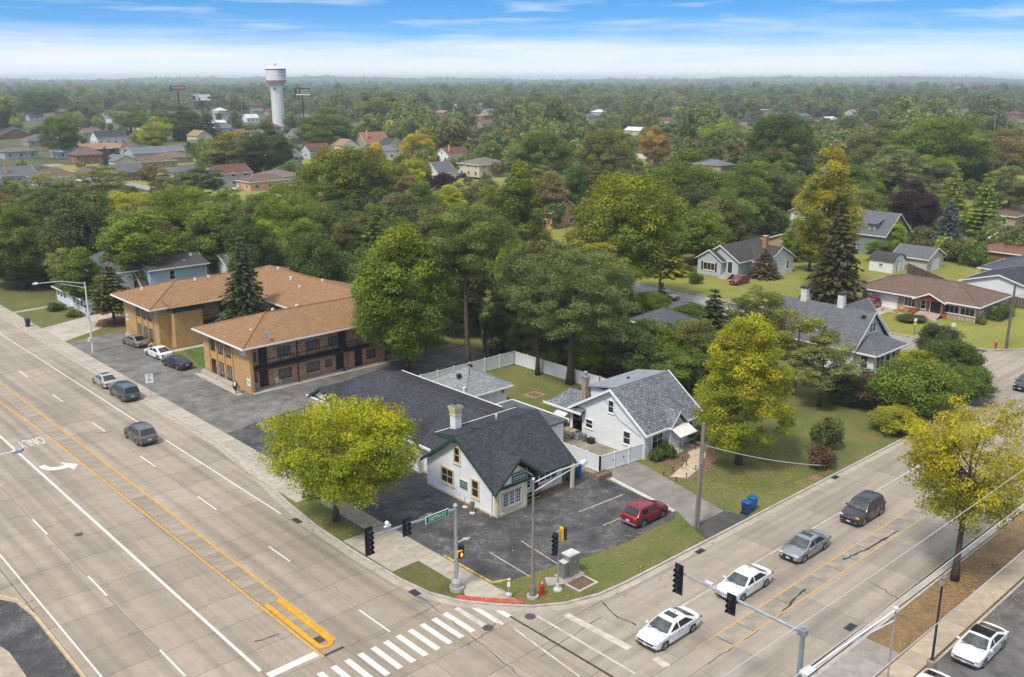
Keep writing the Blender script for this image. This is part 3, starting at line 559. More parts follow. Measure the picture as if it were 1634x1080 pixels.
def hip(parent, x0, x1, y0, y1, ze, zr, m, trim=None, th=.15, name='roof', ends=(1, 1)):
    dx, dy = x1 - x0, y1 - y0; b = MB()
    if dx >= dy: h = dy / 2; A = (x0 + h * ends[0], (y0 + y1) / 2, zr); B = (x1 - h * ends[1], (y0 + y1) / 2, zr)
    else: h = dx / 2; A = ((x0 + x1) / 2, y0 + h * ends[0], zr); B = ((x0 + x1) / 2, y1 - h * ends[1], zr)
    c = [(x0, y0, ze), (x1, y0, ze), (x1, y1, ze), (x0, y1, ze)]; lo = [(x, y, ze - th) for x, y, z in c]
    vs = c + [A, B] + lo
    if dx >= dy: fs = [(0, 1, 5, 4), (1, 2, 5), (2, 3, 4, 5), (3, 0, 4)]
    else: fs = [(0, 1, 4), (1, 2, 5, 4), (2, 3, 5), (3, 0, 4, 5)]
    b.add(vs, fs + [(9, 8, 7, 6), (0, 6, 7, 1), (1, 7, 8, 2), (2, 8, 9, 3), (3, 9, 6, 0)]); o = b.build(name, m, parent)
    # ridge and hip caps
    cp = MB()
    segs = [(A, B), (c[0], A), (c[3], A if dx >= dy else B), (c[1], B if dx >= dy else A), (c[2], B)]
    for p, q in segs:
        p, q = Vector(p), Vector(q)
        if (q - p).length > .3: cp.tube([p + Vector((0, 0, .02)), q + Vector((0, 0, .02))], .09, 5)
    cp.build('ridge_cap', m, parent)
    if trim:
        t = MB(); t.box(x0 - .1, y0 - .1, ze - .2, x1 + .1, y0, ze - .02).box(x0 - .1, y1, ze - .2, x1 + .1, y1 + .1, ze - .02).box(x0 - .1, y0, ze - .2, x0, y1, ze - .02).box(x1, y0, ze - .2, x1 + .1, y1, ze - .02); t.build('gutter', trim, parent)
    return o
def walls_gable(parent, axis, a0, a1, b0, b1, ze, zr, m, bc=None, name='wall', ze1=None):
    bc = (b0 + b1) / 2 if bc is None else bc; ze1 = ze if ze1 is None else ze1; f = (lambda a, b, z: (a, b, z)) if axis == 'X' else (lambda a, b, z: (b, a, z))
    return MB().extr([f(a0, b, z) for b, z in [(b0, 0), (b0, ze), (bc, zr), (b1, ze1), (b1, 0)]], Vector(f(a1 - a0, 0, 0))).build(name, m, parent)
def vent(parent, x, y, z, s=.3, m=DARKM, h=.15): MB().box(x - s / 2, y - s / 2, z - .25, x + s / 2, y + s / 2, z + h).build('roof_vent', m, parent)
def pipe(parent, x, y, z, m=WHITE, h=.35, r=.07): MB().lathe([(r, -.2), (r, h), (r * 1.5, h), (r * 1.5, h + .1)], (x, y, z), 8).build('vent_pipe', m, parent)

# ---------------------------------------------------------------- clinic
B = thing('clinic_building', 'white stucco clinic with charcoal gable roofs, cream trim and green sign over its corner bay', 'building', (47.5, 53.2, 0))
walls_gable(B, 'X', 47.5, 56.4, 54.36, 62.4, 3.35, 5.75, STUCCO, 57.9, ze1=2.55); MB().extr([(47.5, 53.63, 0), (47.5, 53.63, 2.82), (47.5, 54.355, 3.3), (47.5, 54.355, 0)], (3.35, 0, 0)).build('bay_side_wall', STUCCO, B)
gable(B, 'X', 47.05, 56.75, 53.05, 62.7, 2.62, 6.0, SH_DARK, GREENT, .16, 57.9, rake=.22)
MB().box(47.44, 53.5, 0, 47.5, 62.4, .28).build('plinth', CREAM, B)
# corner bay and its cross gable
walls_gable(B, 'Y', 53.13, 53.62, 47.5, 50.85, 2.35, 4.6, STUCCO, 49.55, 'bay_wall'); 
_bl, _br, _bk = (46.95, 52.7, 2.45), (52.15, 52.7, 2.95), (49.75, 56.35, 4.87); _ba = (49.75, 52.7, 4.87); _bv, _bw = (46.95, 53.1, 2.45), (52.15, 53.75, 2.95)
_d = Vector((0, 0, -.14)); MB().extr([_bl, _ba, _bk, _bv], _d).build('bay_roof', SH_DARK, B); MB().extr([_ba, _br, _bw, _bk], _d).build('bay_roof', SH_DARK, B)
MB().extr([(46.93, 52.66, 2.47), (49.75, 52.66, 4.90), (52.17, 52.66, 2.97), (52.17, 52.66, 2.70), (49.75, 52.66, 4.60), (46.93, 52.66, 2.20)], (0, .05, 0)).build('bay_rake', GREENT, B)
MB().extr([(47.3, 53.08, 2.3), (49.55, 53.08, 4.35), (51.6, 53.08, 2.75), (51.6, 53.08, 2.6), (49.55, 53.08, 4.12), (47.3, 53.08, 2.1)], (0, .045, 0)).build('bay_trim', CREAM, B)
MB().box(47.46, 53.07, 0, 50.9, 53.13, .3).build('plinth', CREAM, B)
for x in (47.47, 50.65): MB().box(x, 53.05, .3, x + .22, 53.13, 2.4).build('pilaster', CREAM, B)
MB().box(47.42, 53.13, .28, 47.5, 53.36, 2.35).build('pilaster', CREAM, B)
MB().box(51.0, 54.29, 0, 56.4, 54.35, .3).build('plinth', CREAM, B)
win(B, '-X', 59.5, 47.5, 1.2, 1.5, 1.25, 2, 2, CREAM, mat('brown_blinds', (.06, .035, .03), .2, .3, 6), .16); win(B, '-X', 55.8, 47.5, 1.12, .75, 1.4, 1, 2, CREAM, MATS['brown_blinds'], .16); win(B, '-X', 58.15, 47.5, 3.5, .62, 1.3, 1, 2, CREAM, GLASS, .16)
BW = win(B, '-Y', 49.15, 53.13, .85, 1.95, 1.1, 3, 1, WHITE, MATS['brown_blinds'], .1, 'bay_window', .12)
ar = MB(); pa = []
for i in range(13): t = i / 12; x = 48.0 + 2.3 * t; pa.append((x, 2.12 + .28 * sin(pi * t), .55 - .22 * sin(pi * t)))
for i in range(12): ar.add([(pa[i][0], 53.06, 1.98), (pa[i + 1][0], 53.06, 1.98), (pa[i + 1][0], 53.06, pa[i + 1][1]), (pa[i][0], 53.06, pa[i][1]), (pa[i][0], 53.13, pa[i][1]), (pa[i + 1][0], 53.13, pa[i + 1][1])], [(0, 1, 2, 3), (3, 2, 5, 4)]); ar.add([(pa[i][0], 53.06, .80), (pa[i + 1][0], 53.06, .80), (pa[i + 1][0], 53.06, pa[i + 1][2]), (pa[i][0], 53.06, pa[i][2])], [(0, 1, 2, 3)])
ar.box(47.98, 53.04, .6, 48.08, 53.13, 2.1).box(50.22, 53.04, .6, 50.32, 53.13, 2.1); ar.build('window_surround', CREAM, B)
link_ = MB()
for i in range(3):
    for j in (1, 2): x = 48.175 + i * .65; link_.box(x + .215 * j - .012, 53.06, .86, x + .215 * j + .012, 53.11, 1.94)
for z in (1.12, 1.4, 1.67): link_.box(48.2, 53.06, z - .012, 50.1, 53.11, z + .012)
link_.build('glazing_bars', WHITE, B)
def board(parent, face, a, c, z, w, h, lines, m, tm, sizes, dz):
    o = (MB().box(a - w / 2, c - .06, z, a + w / 2, c, z + h) if face == '-Y' else MB().box(c - .06, a - w / 2, z, c, a + w / 2, z + h)).build('sign_board', m, parent)
    fr = MB(); t = .035
    for q in ((-w / 2 - t, z - t, w / 2 + t, z), (-w / 2 - t, z + h, w / 2 + t, z + h + t), (-w / 2 - t, z, -w / 2, z + h), (w / 2, z, w / 2 + t, z + h)):
        if face == '-Y': fr.box(a + q[0], c - .07, q[1], a + q[2], c, q[3])
        else: fr.box(c - .07, a + q[0], q[1], c, a + q[2], q[3])
    fr.build('sign_frame', CREAM, parent)
    for s, sz, d in zip(lines, sizes, dz):
        if s[0] == '~':      # print too small to read in the photograph: rows of short strokes
            rr = random.Random(len(s) * 7 + int(d * 100)); p = -w * .42; st = MB()
            while p < w * .40:
                l_ = min(rr.uniform(.06, .2), w * .42 - p)
                if face == '-Y': st.box(a + p, c - .068, z + h - d - sz / 2, a + p + l_, c - .06, z + h - d + sz / 2)
                else: st.box(c - .068, a - p - l_, z + h - d - sz / 2, c - .06, a - p, z + h - d + sz / 2)
                p += l_ + .035
            st.build('printed_line', tm, parent); continue
        lettering(s, sz, (a, c - .066, z + h - d) if face == '-Y' else (c - .066, a, z + h - d), 0 if face == '-Y' else -90, parent, tm)
SGN = mat('sign_green', (.015, .10, .085), .5, .05, 3)
board(B, '-Y', 50.0, 53.13, 2.7, 1.75, .85, ['SMITH CARDEN', '~a', '~bb'], SGN, WHITE, (.23, .07, .06), (.2, .46, .64))
board(B, '-X', 57.3, 47.5, 1.35, .95, .72, ['~a', '~bb', '~ccc'], SGN, mat('pale_teal_print', (.35, .55, .5), .6), (.07, .07, .06), (.18, .36, .53))
win(B, '-Y', 52.0, 54.35, 1.0, .8, 1.2, 2, 4, WHITE, GLASS, .08); win(B, '-Y', 54.6, 54.35, 1.05, 2.0, 1.0, 3, 1, WHITE, GLASS, .1, bar=.1); door(B, '-Y', 53.0, 54.35, .35, .8, 1.9, MATS['brown_blinds'])
MB().box(53.5, 54.24, .6, 55.7, 54.3, .95).build('window_surround', CREAM, B)
for i, (y, z) in enumerate(((53.5, .18), (53.9, .35))): MB().box(51.2, y, .05, 52.9, 54.35, z + .08).build('entry_step', DARKM, B); MB().box(51.2, y - .05, z + .06, 52.9, y + .03, z + .10).build('step_nosing', mat('yellow_nosing', (.70, .50, .10), .7), B)
rl = MB()
for x in [52.95 + .0 * i for i in range(1)]:
    for i in range(9): rl.box(52.93, 53.4 + i * .11, .2, 52.95, 53.42 + i * .11, 1.15)
rl.box(52.92, 53.35, 1.12, 52.96, 54.35, 1.17).box(52.92, 53.35, .25, 52.96, 54.35, .29); rl.build('railing', BLACK, B)
MB().box(56.2, 52.95, .05, 56.4, 53.15, 2.5).build('porch_post', CREAM, B); MB().box(56.42, 52.98, .05, 56.56, 53.12, 2.5).build('downspout', WHITE, B); MB().tube([(47.4, 53.65, 2.4), (47.4, 53.7, .15), (47.2, 53.65, .1)], .05, 6).build('downspout', WHITE, B)
MB().box(53.0, 53.3, .05, 56.1, 54.3, .16).build('gravel_bed', DIRT, B)
# lean-to upper storey behind the ridge, chimney
MB().box(48.0, 58.3, 4.4, 57.2, 60.6, 5.35).build('dormer_wall', STUCCO, B)
MB().extr([(47.3, 57.95, 6.02), (47.3, 60.9, 5.45), (47.3, 60.9, 5.33), (47.3, 57.95, 5.88)], (9.6, 0, 0)).build('dormer_roof', SH_DARK, B)
MB().box(47.22, 58.1, 5.3, 47.3, 60.95, 5.5).build('dormer_trim', GREENT, B); MB().box(47.3, 60.9, 5.33, 56.9, 60.98, 5.47).build('dormer_trim', WHITE, B)
ch = MB().box(48.85, 60.0, 4, 49.55, 60.7, 6.9).build('chimney', STUCCO, B); cc = MB()
for i, (s, z) in enumerate(((.40, 6.75), (.37, 6.9), (.41, 7.1), (.45, 7.3), (.49, 7.45))): cc.box(49.2 - s, 60.35 - s, z, 49.2 + s, 60.35 + s, z + (.16 if i else .12))
cc.build('chimney_crown', CREAM, ch); MB().add([(48.7, 59.85, 7.61), (49.7, 59.85, 7.61), (49.7, 60.85, 7.61), (48.7, 60.85, 7.61), (49.2, 60.35, 7.8)], [(0, 1, 4), (1, 2, 4), (2, 3, 4), (3, 0, 4), (3, 2, 1, 0)]).build('chimney_cap', mat('copper_green', (.12, .22, .14), .6), ch); MB().obox((49.05, 60.35, 7.88), (.4, .25, .05), 0, .5).obox((49.35, 60.35, 7.88), (.4, .25, .05), 0, -.5).build('chimney_cowl', DARKM, ch)
for x in (49.6, 51.6, 54.2): vent(B, x, 58.4, 5.95, .4, BLACK, .05)
pipe(B, 53.0, 59.3, 5.7)
# long wing with hipped roof
MB().box(48.9, 62.0, 0, 60.0, 83.0, 2.95).build('long_wing_wall', STUCCO, B)
LR = MB(); c1, c2, c3, c4 = (48.3, 60.5, 3.05), (60.5, 60.5, 3.05), (60.5, 83.7, 3.05), (48.3, 83.7, 3.05); ra, rb = (54.4, 60.5, 5.3), (54.4, 79.6, 5.3)
LR.add([c1, c2, c3, c4, ra, rb] + [(x, y, z - .15) for x, y, z in (c1, c2, c3, c4)], [(3, 0, 4, 5), (1, 2, 5, 4), (2, 3, 5), (0, 1, 4), (9, 8, 7, 6), (0, 6, 7, 1), (1, 7, 8, 2), (2, 8, 9, 3), (3, 9, 6, 0)]); LR.build('long_roof', SH_DARK, B)
MB().tube([ra, rb], .13, 6).build('ridge_cap', SH_BLK, B); MB().tube([rb, c4], .08, 5).build('ridge_cap', SH_BLK, B)
MB().box(60.5, 62, 2.85, 60.64, 83.8, 3.09).build('gutter', WHITE, B); MB().box(48.17, 62.8, 2.85, 48.3, 83.8, 3.05).build('gutter', WHITE, B)
for yc, hw in ((81.0, 2.1), (72.5, 2.1), (66.3, 1.6)):
    walls_gable(B, 'X', 48.5, 52, yc - hw, yc + hw, 2.9, 4.25, STUCCO, name='gable_wall'); gable(B, 'X', 48.1, 53.0, yc - hw - .35, yc + hw + .35, 2.95, 4.5, SH_DARK, GREENT, .13, name='gable_roof', rake=.16)
    win(B, '-X', yc, 48.5, 1.1, 1.3, 1.5, 2, 3, WHITE, mat('teal_glass', (.10, .20, .24), .2, .2, 2), .12)
    for y in (yc - hw, yc + hw - .25): MB().box(48.42, y, .1, 48.5, y + .25, 2.9).build('pilaster', CREAM, B)
MB().box(48.84, 62.4, .08, 48.9, 83, .38).build('plinth', CREAM, B)
for y in (69.3, 76.8): win(B, '-X', y, 48.9, 1.0, 1.2, 1.4, 2, 2, CREAM, MATS['brown_blinds'], .12)
MB().box(56.5, 60.5, 2.5, 63.5, 68.5, 2.7).build('flat_roof', mat('grey_membrane', (.12, .13, .14), .8, .25, .6), B); MB().box(56.8, 60.8, 0, 63.2, 68.2, 2.5).build('rear_block_wall', STUCCO, B); MB().box(56.4, 68.5, 2.45, 63.6, 68.62, 2.78).box(63.5, 60.4, 2.45, 63.62, 68.6, 2.78).build('flat_roof_trim', WHITE, B)
MB().obox((60.5, 66.2, 2.95), (2.2, .9, .5), .2).build('roof_duct', mat('dull_duct', (.10, .11, .12), .5), B)
for i, (x, y, l_) in enumerate(((46.9, 56.5, 'thin stanchion on a pale round base by the wall of the white clinic'), (46.6, 55.2, 'dried potted stand on a pale round base near the clinic corner'))):
    t = thing('stanchion', l_, 'stanchion', (x, y, .1)); MB().lathe([(.24, .1), (.22, .16), (.05, .2)], (x, y, 0), 14).build('base', CREAM, t); MB().tube([(x, y, .18), (x, y, 1.1)], .03 if i == 0 else .04, 6).build('pole', STEEL if i == 0 else BARK, t)
    if i: MB().obox((x, y, .9), (.35, .3, .4), .4).build('twig_bundle', mat('dry_twigs', (.25, .2, .15), .9, .4, 20), t)

# ---------------------------------------------------------------- garage with the silver hip roof
B = thing('garage', 'white garage with a speckled silver hip roof beside the picket-free back yard', 'garage', (60.8, 72.9, 0)); B['label'] = 'white garage with speckled silver hip roof behind the clinic'
MB().box(60.9, 72.9, 0, 66.7, 79.2, 2.5).build('wall', SIDW, B); hip(B, 60.4, 67.2, 72.4, 79.7, 2.62, 4.55, SH_SILV, WHITE); garage_door(B, '-Y', 63.2, 72.9, .1, 4.2, 2.1, mat('pale_green_white', (.60, .64, .60), .6))
MB().box(66.0, 72.75, 1.85, 66.15, 72.9, 2.15).build('wall_lamp', BLACK, B); vent(B, 62.2, 75.6, 4.0, .4, BLACK); vent(B, 64.6, 76.6, 4.35, .4, BLACK); pipe(B, 60.95, 73.3, 2.7, h=.7, r=.12)

# ---------------------------------------------------------------- white cape house
B = thing('cape_house', 'white sided cape house with steep mottled grey roof and awning over its front door', 'house', (66, 52.8, 0))
walls_gable(B, 'X', 66.0, 74.2, 52.8, 62.2, 2.75, 6.0, SIDW, 57.0, ze1=2.9)
gable(B, 'X', 65.6, 74.6, 52.35, 57.05, 2.75, 6.2, SH_GREY, None, .15, 57.0, 6.15)
MB().extr([(65.6, 57.0, 6.2), (65.6, 62.6, 2.9), (65.6, 62.6, 2.75), (65.6, 57.0, 6.0)], (9, 0, 0)).build('rear_roof', SH_GREY, B)
t = MB(); t.extr([(65.52, 52.3, 2.78), (65.52, 57.0, 6.26), (65.52, 62.65, 2.93), (65.52, 62.65, 2.68), (65.52, 57.0, 5.98), (65.52, 52.3, 2.55)], (.1, 0, 0)); t.extr([(74.58, 52.3, 2.78), (74.58, 57.0, 6.26), (74.58, 62.65, 2.93), (74.58, 62.65, 2.68), (74.58, 57.0, 5.98), (74.58, 52.3, 2.55)], (.1, 0, 0)); t.box(65.6, 52.22, 2.55, 74.6, 52.35, 2.74); t.build('roof_trim', WHITE, B)
MB().box(66.9, 57.3, 4.3, 74.0, 60.6, 5.35).build('dormer_wall', SIDW, B); MB().extr([(66.5, 57.0, 6.22), (66.5, 60.9, 5.5), (66.5, 60.9, 5.36), (66.5, 57.0, 6.05)], (7.9, 0, 0)).build('dormer_roof', mat('smooth_grey_roof', (.26, .29, .33), .9, .12, 1.5, .3, 30), B)
vent(B, 70.2, 58.6, 5.95, .22, DARKM)
for f_, a, c_, z, w, h in (('-X', 57.1, 66, 3.75, .62, 1.15), ('-X', 59.9, 66, 1.4, .85, .8), ('-X', 55.0, 66, 1.1, .8, 1.2)): win(B, f_, a, c_, z, w, h)
win(B, '-Y', 67.85, 52.8, .95, 1.5, 1.35, 2, 2, WHITE, GLASS, .1); win(B, '-Y', 72.2, 52.8, .95, 2.1, 1.35, 3, 1, WHITE, GLASS, .1); door(B, '-Y', 70.3, 52.8, .3, .9, 2.0, WHITE)
walls_gable(B, 'Y', 52.3, 54.6, 69.2, 71.4, 2.6, 3.7, SIDW, name='porch_gable'); gable(B, 'Y', 52.0, 55.5, 68.95, 71.65, 2.75, 4.15, SH_GREY, WHITE, .1, name='porch_roof')
MB().add([(69.0, 52.2, 2.75), (71.6, 52.2, 2.75), (71.6, 50.9, 2.1), (69.0, 50.9, 2.1), (69.0, 52.2, 2.68), (71.6, 52.2, 2.68), (71.6, 50.9, 2.03), (69.0, 50.9, 2.03)], [(0, 3, 2, 1), (4, 5, 6, 7), (2, 3, 7, 6), (0, 4, 7, 3), (1, 2, 6, 5)]).build('awning', WHITE, B)
for x in (69.05, 71.55): MB().box(x - .02, 50.95, .1, x + .02, 50.99, 2.05).build('awning_post', DARKM, B)
MB().box(69.5, 51.3, .08, 71.2, 52.8, .3).build('front_step', PADL, B)
MB().tube([(65.93, 52.9, 2.5), (65.93, 52.95, .2)], .045, 6).build('downspout', WHITE, B); MB().tube([(65.9, 61.0, 2.9), (65.9, 61.0, 1.9), (65.9, 62.1, 1.9)], .035, 5).build('conduit', STEEL, B)
MB().tube([(65.95, 58.0, 4.9), (65.9, 56, 3.3), (65.9, 53.2, 2.3)], .02, 4).build('cable', DARKM, B)
# rear annex
MB().box(66.4, 61.0, 0, 70.0, 65.2, 2.6).build('annex_wall', SIDW, B); MB().add([(65.4, 60.4, 2.9), (65.4, 65.7, 2.75), (70.5, 65.7, 2.75), (70.5, 60.4, 3.4), (67.7, 64.2, 4.1), (68.0, 60.4, 4.2), (65.4, 60.4, 2.75), (65.4, 65.7, 2.6), (70.5, 65.7, 2.6), (70.5, 60.4, 2.75)], [(0, 5, 4, 1), (1, 4, 2), (4, 5, 3, 2), (0, 1, 7, 6), (1, 2, 8, 7), (2, 3, 9, 8), (6, 7, 8, 9)]).build('annex_roof', SH_GREY, B); MB().box(65.28, 60.5, 2.68, 65.4, 65.8, 2.88).build('gutter', WHITE, B)
MB().box(66.0, 60.9, 0, 66.4, 62.6, 2.5).build('annex_porch_wall', WHITE, B)
cm = MB().box(66.25, 60.75, 2.8, 66.8, 61.3, 6.3).build('chimney', brick('tan_chimney_brick', (.36, .26, .18)), B); MB().box(66.17, 60.67, 6.3, 66.88, 61.38, 6.42).lathe([(.12, 6.4), (.12, 6.7), (.2, 6.7), (.2, 6.85), (.05, 6.95)], (66.53, 61.03, 0), 8).build('flue', STEEL, cm)
MB().add([(65.0, 63.9, 2.2), (65.0, 62.4, 2.2), (66.1, 62.4, 2.55), (66.1, 63.9, 2.55), (65.0, 63.9, 2.1), (65.0, 62.4, 2.1), (66.1, 62.4, 2.45), (66.1, 63.9, 2.45)], [(0, 1, 2, 3), (7, 6, 5, 4), (0, 4, 5, 1)]).build('awning', WHITE, B); MB().tube([(65.05, 62.5, .4), (65.05, 62.5, 2.15)], .025, 5).build('awning_post', DARKM, B)
stp = thing('back_steps', 'concrete back steps with a dark railing at the white cape house', 'steps', (64.9, 62.4, .1))
for i in range(3): MB().box(64.4 + i * .33, 61.2, .1, 66.0, 62.9, .32 + i * .2).build('step', mat('tan_step', (.45, .36, .24), .9, .15, 2), stp)
r_ = MB()
for x, z in ((64.5, .3), (65.0, .5), (65.6, .72)): r_.tube([(x, 61.25, z), (x, 61.25, z + .85)], .02, 5)
r_.tube([(64.4, 61.25, 1.12), (65.7, 61.25, 1.62)], .025, 5); r_.build('railing', DARKM, stp)
tag(MB().box(65.0, 63.1, .1, 66.0, 64.0, 1.25).build('wooden_screen', mat('brown_wicker', (.16, .09, .05), .9, .3, 12)), 'brown wooden screen box beside the back steps', 'screen')

# ---------------------------------------------------------------- apartment building (three wings round a court)
B = thing('apartment_building', 'two storey golden brick apartments with rust brown hip roofs and balconies round a courtyard', 'apartment building', (48.2, 95.8, 0))
MB().box(48.2, 97.3, 0, 66, 107.6, 5.6).build('south_wing_wall', BR_ORG, B); MB().box(48.1, 95.8, 0, 48.5, 107.65, 5.6).build('street_wall', BR_TAN, B)
MB().box(62, 96.8, 0, 74, 133, 5.6).build('back_wing_wall', BR_ORG, B); MB().box(48.5, 122.3, 0, 66, 133, 5.6).build('north_wing_wall', BR_TAN, B); MB().box(48.35, 121.5, 0, 49.9, 133.2, 5.6).build('street_wall', BR_TAN, B)
MB().box(49.9, 120.0, 0, 53.9, 122.4, 5.05).build('stair_block', BR_TAN, B); MB().box(49.7, 119.8, 5.05, 54.1, 122.4, 5.5).build('stair_fascia', DBR, B)
hip(B, 47.1, 68.5, 95.3, 108.1, 5.75, 7.75, SH_RUST, WHITE, ends=(1, 0)); hip(B, 47.0, 68.5, 120.6, 133.9, 5.75, 7.75, SH_RUST, WHITE, ends=(1, 0)); hip(B, 61.0, 75.2, 95.9, 134.1, 5.77, 8.0, SH_RUST, WHITE, ends=(1, 1))
MB().add([(49.4, 119.5, 5.78), (54.4, 119.5, 5.78), (54.4, 122.5, 6.5), (49.4, 122.5, 6.5), (51.9, 123.9, 6.75), (51.9, 121.6, 6.45)], [(0, 1, 5), (0, 5, 4, 3), (1, 2, 4, 5), (0, 3, 2, 1)]).build('stair_roof', SH_RUST, B)
MB().box(47.3, 95.5, 5.5, 68, 108, 5.6).box(47.2, 120.8, 5.5, 68, 133.7, 5.6).build('soffit', DBR, B)
for y in (106.0, 104.0, 102.0, 100.0): MB().box(47.98, y - .14, .1, 48.1, y + .14, 5.55).build('brick_pier', BR_TAN, B)
for y in (105.0, 103.0, 101.0): 
    for z, h in ((.75, 1.5), (3.55, 1.15)): win(B, '-X', y, 48.1, z, .95, h, 2, 1, DBR, GLASSL if y != 105.0 else GLASS, .06)
for y in (129.0, 127.0, 125.0, 123.2): MB().box(48.23, y - .14, .1, 48.35, y + .14, 5.55).build('brick_pier', BR_TAN, B)
for y in (128.0, 126.0, 124.1):
    for z, h in ((.75, 1.5), (3.55, 1.15)): win(B, '-X', y, 48.35, z, .95, h, 2, 1, DBR, GLASSL if z < 1 else GLASS, .06)
for x, z0, w, h in ((53.3, 3.45, 1.6, .95), (57.2, 3.45, 1.7, .95), (60.0, 3.45, 1.1, .95), (53.3, .75, 1.6, .95), (57.1, .75, 1.7, .95), (59.3, .9, .8, .7)): win(B, '-Y', x, 97.3, z0, w, h, 2, 1, DBR, GLASSL, .06)
for x, z in ((50.5, 2.85), (50.5, .1), (61.3, 2.85), (60.9, .1), (63.3, .1)): door(B, '-Y', x, 97.3 if x < 62 else 96.8, z, .9, 2.05, DBR, DBR)
for z in (3.6, 1.0): win(B, '-Y', 49.3, 97.3, z, .6, .8, 1, 2, DBR, GLASSL, .06)
for x in (65.2, 68): win(B, '-Y', x, 96.8, .9, 1.2, .9, 2, 1, DBR, GLASSL, .06)
def balcony(x0, x1, y0, y1, z, rail_y):
    MB().box(x0, y0, z - .25, x1, y1, z).build('balcony_floor', DBR, B); rb = MB()
    n = int((x1 - x0) / 1.75)
    for i in range(n + 1): x = x0 + (x1 - x0) * i / n; rb.box(x - .04, rail_y - .04, z - .2, x + .04, rail_y + .04, z + 1.0)
    rb.box(x0, rail_y - .03, z + .92, x1, rail_y + .03, z + 1.0).box(x0, rail_y - .03, z + .5, x1, rail_y + .03, z + .56); rb.build('balcony_railing', DBR, B)
balcony(48.5, 68, 95.9, 97.3, 2.8, 95.95); balcony(54.0, 66, 120.6, 122.3, 2.8, 120.65)
for x in (54.3, 60.6, 66.9): MB().box(x - .07, 95.9, .1, x + .07, 96.04, 5.55).build('balcony_post', DBR, B)
MB().box(48.4, 95.85, .1, 48.56, 97.3, 5.55).build('end_board', DBR, B)
for x in (58.0, 62.0): door(B, '-Y', x, 122.3, 2.85, .95, 2.05, DBR, DBR); door(B, '-Y', x, 122.3, .1, .95, 2.05, DBR, DBR); win(B, '-Y', x + 2, 122.3, 3.5, 1.8, 1, 2, 1, DBR, GLASSL, .06)
MB().box(48.2, 95.1 + .3, .05, 70, 97.3, .14).build('concrete_apron', PADL, B)
for x, y, z in ((50.3, 99.2, 6.55), (54.5, 98.0, 6.1), (54.7, 101.9, 7.85), (58.0, 101.9, 7.8), (56.2, 126.5, 7.65), (58.4, 126.9, 7.7), (49.8, 129.7, 6.7), (68, 112, 8), (66.5, 118, 7.7), (65.5, 114, 7.2), (67.9, 124, 8.05)): vent(B, x, y, z, .28, WHITE, .22)
dsh = MB(); dsh.tube([(50.5, 95.9, 5.9), (50.5, 95.9, 6.6)], .04, 6); dsh.lathe([(.02, 0), (.3, .06), (.42, .16)], (0, 0, 0), 14)
dd = MB().lathe([(.02, 0), (.28, .05), (.42, .14)], (0, 0, 0), 14); me_ = dd.mesh('satellite_dish', STEEL); o = link('satellite_dish', me_, B, (50.5 - 48.2, 95.85 - 95.8, 6.75)); o.rotation_euler = (R(50), 0, R(40)); MB().tube([(50.5, 96.0, 5.8), (50.5, 95.9, 6.75)], .035, 6).build('dish_mast', STEEL, B)
board(B, '-X', 97.3, 48.1, 4.45, 1.5, .95, ['~a', '~bb', '~ccc', '~dddd'], WHITE, mat('grey_print', (.1, .1, .12), .7), (.04, .04, .04, .1), (.22, .36, .5, .72)); board(B, '-X', 96.3, 48.1, 1.0, .85, .8, ['~a', '~bb'], WHITE, MATS['grey_print'], (.1, .08), (.28, .5)); board(B, '-X', 132.2, 48.35, 2.0, .8, .9, ['~a'], mat('pale_blue_board', (.55, .66, .78), .6), MATS['grey_print'], (.14,), (.4,))
for y0, y1 in ((98.8, 107.6), (122.6, 131.5)):
    t = thing('planter_bed', 'long low stone planter along the street front of the %s apartment wing' % ('nearer' if y0 < 100 else 'farther'), 'planter', (47.6, y0, .1)); MB().box(47.35, y0, .1, 47.55, y1, .5).box(47.35, y0, .1, 48.0, y0 + .15, .5).box(47.35, y1 - .15, .1, 48.0, y1, .5).build('planter_wall', PADL, t); MB().box(47.55, y0 + .15, .1, 47.98, y1 - .15, .4).build('soil', DIRT, t); b = MB()
    for i in range(14): b.obox((47.72, y0 + .4 + i * (y1 - y0 - .8) / 13, .45), (.35, .5, .3), random.random())
    b.build('stones', PADL, t)
MB().box(46.6, 96.5, .1, 47.35, 107.6, .15).build('street_walk', PADL, B)

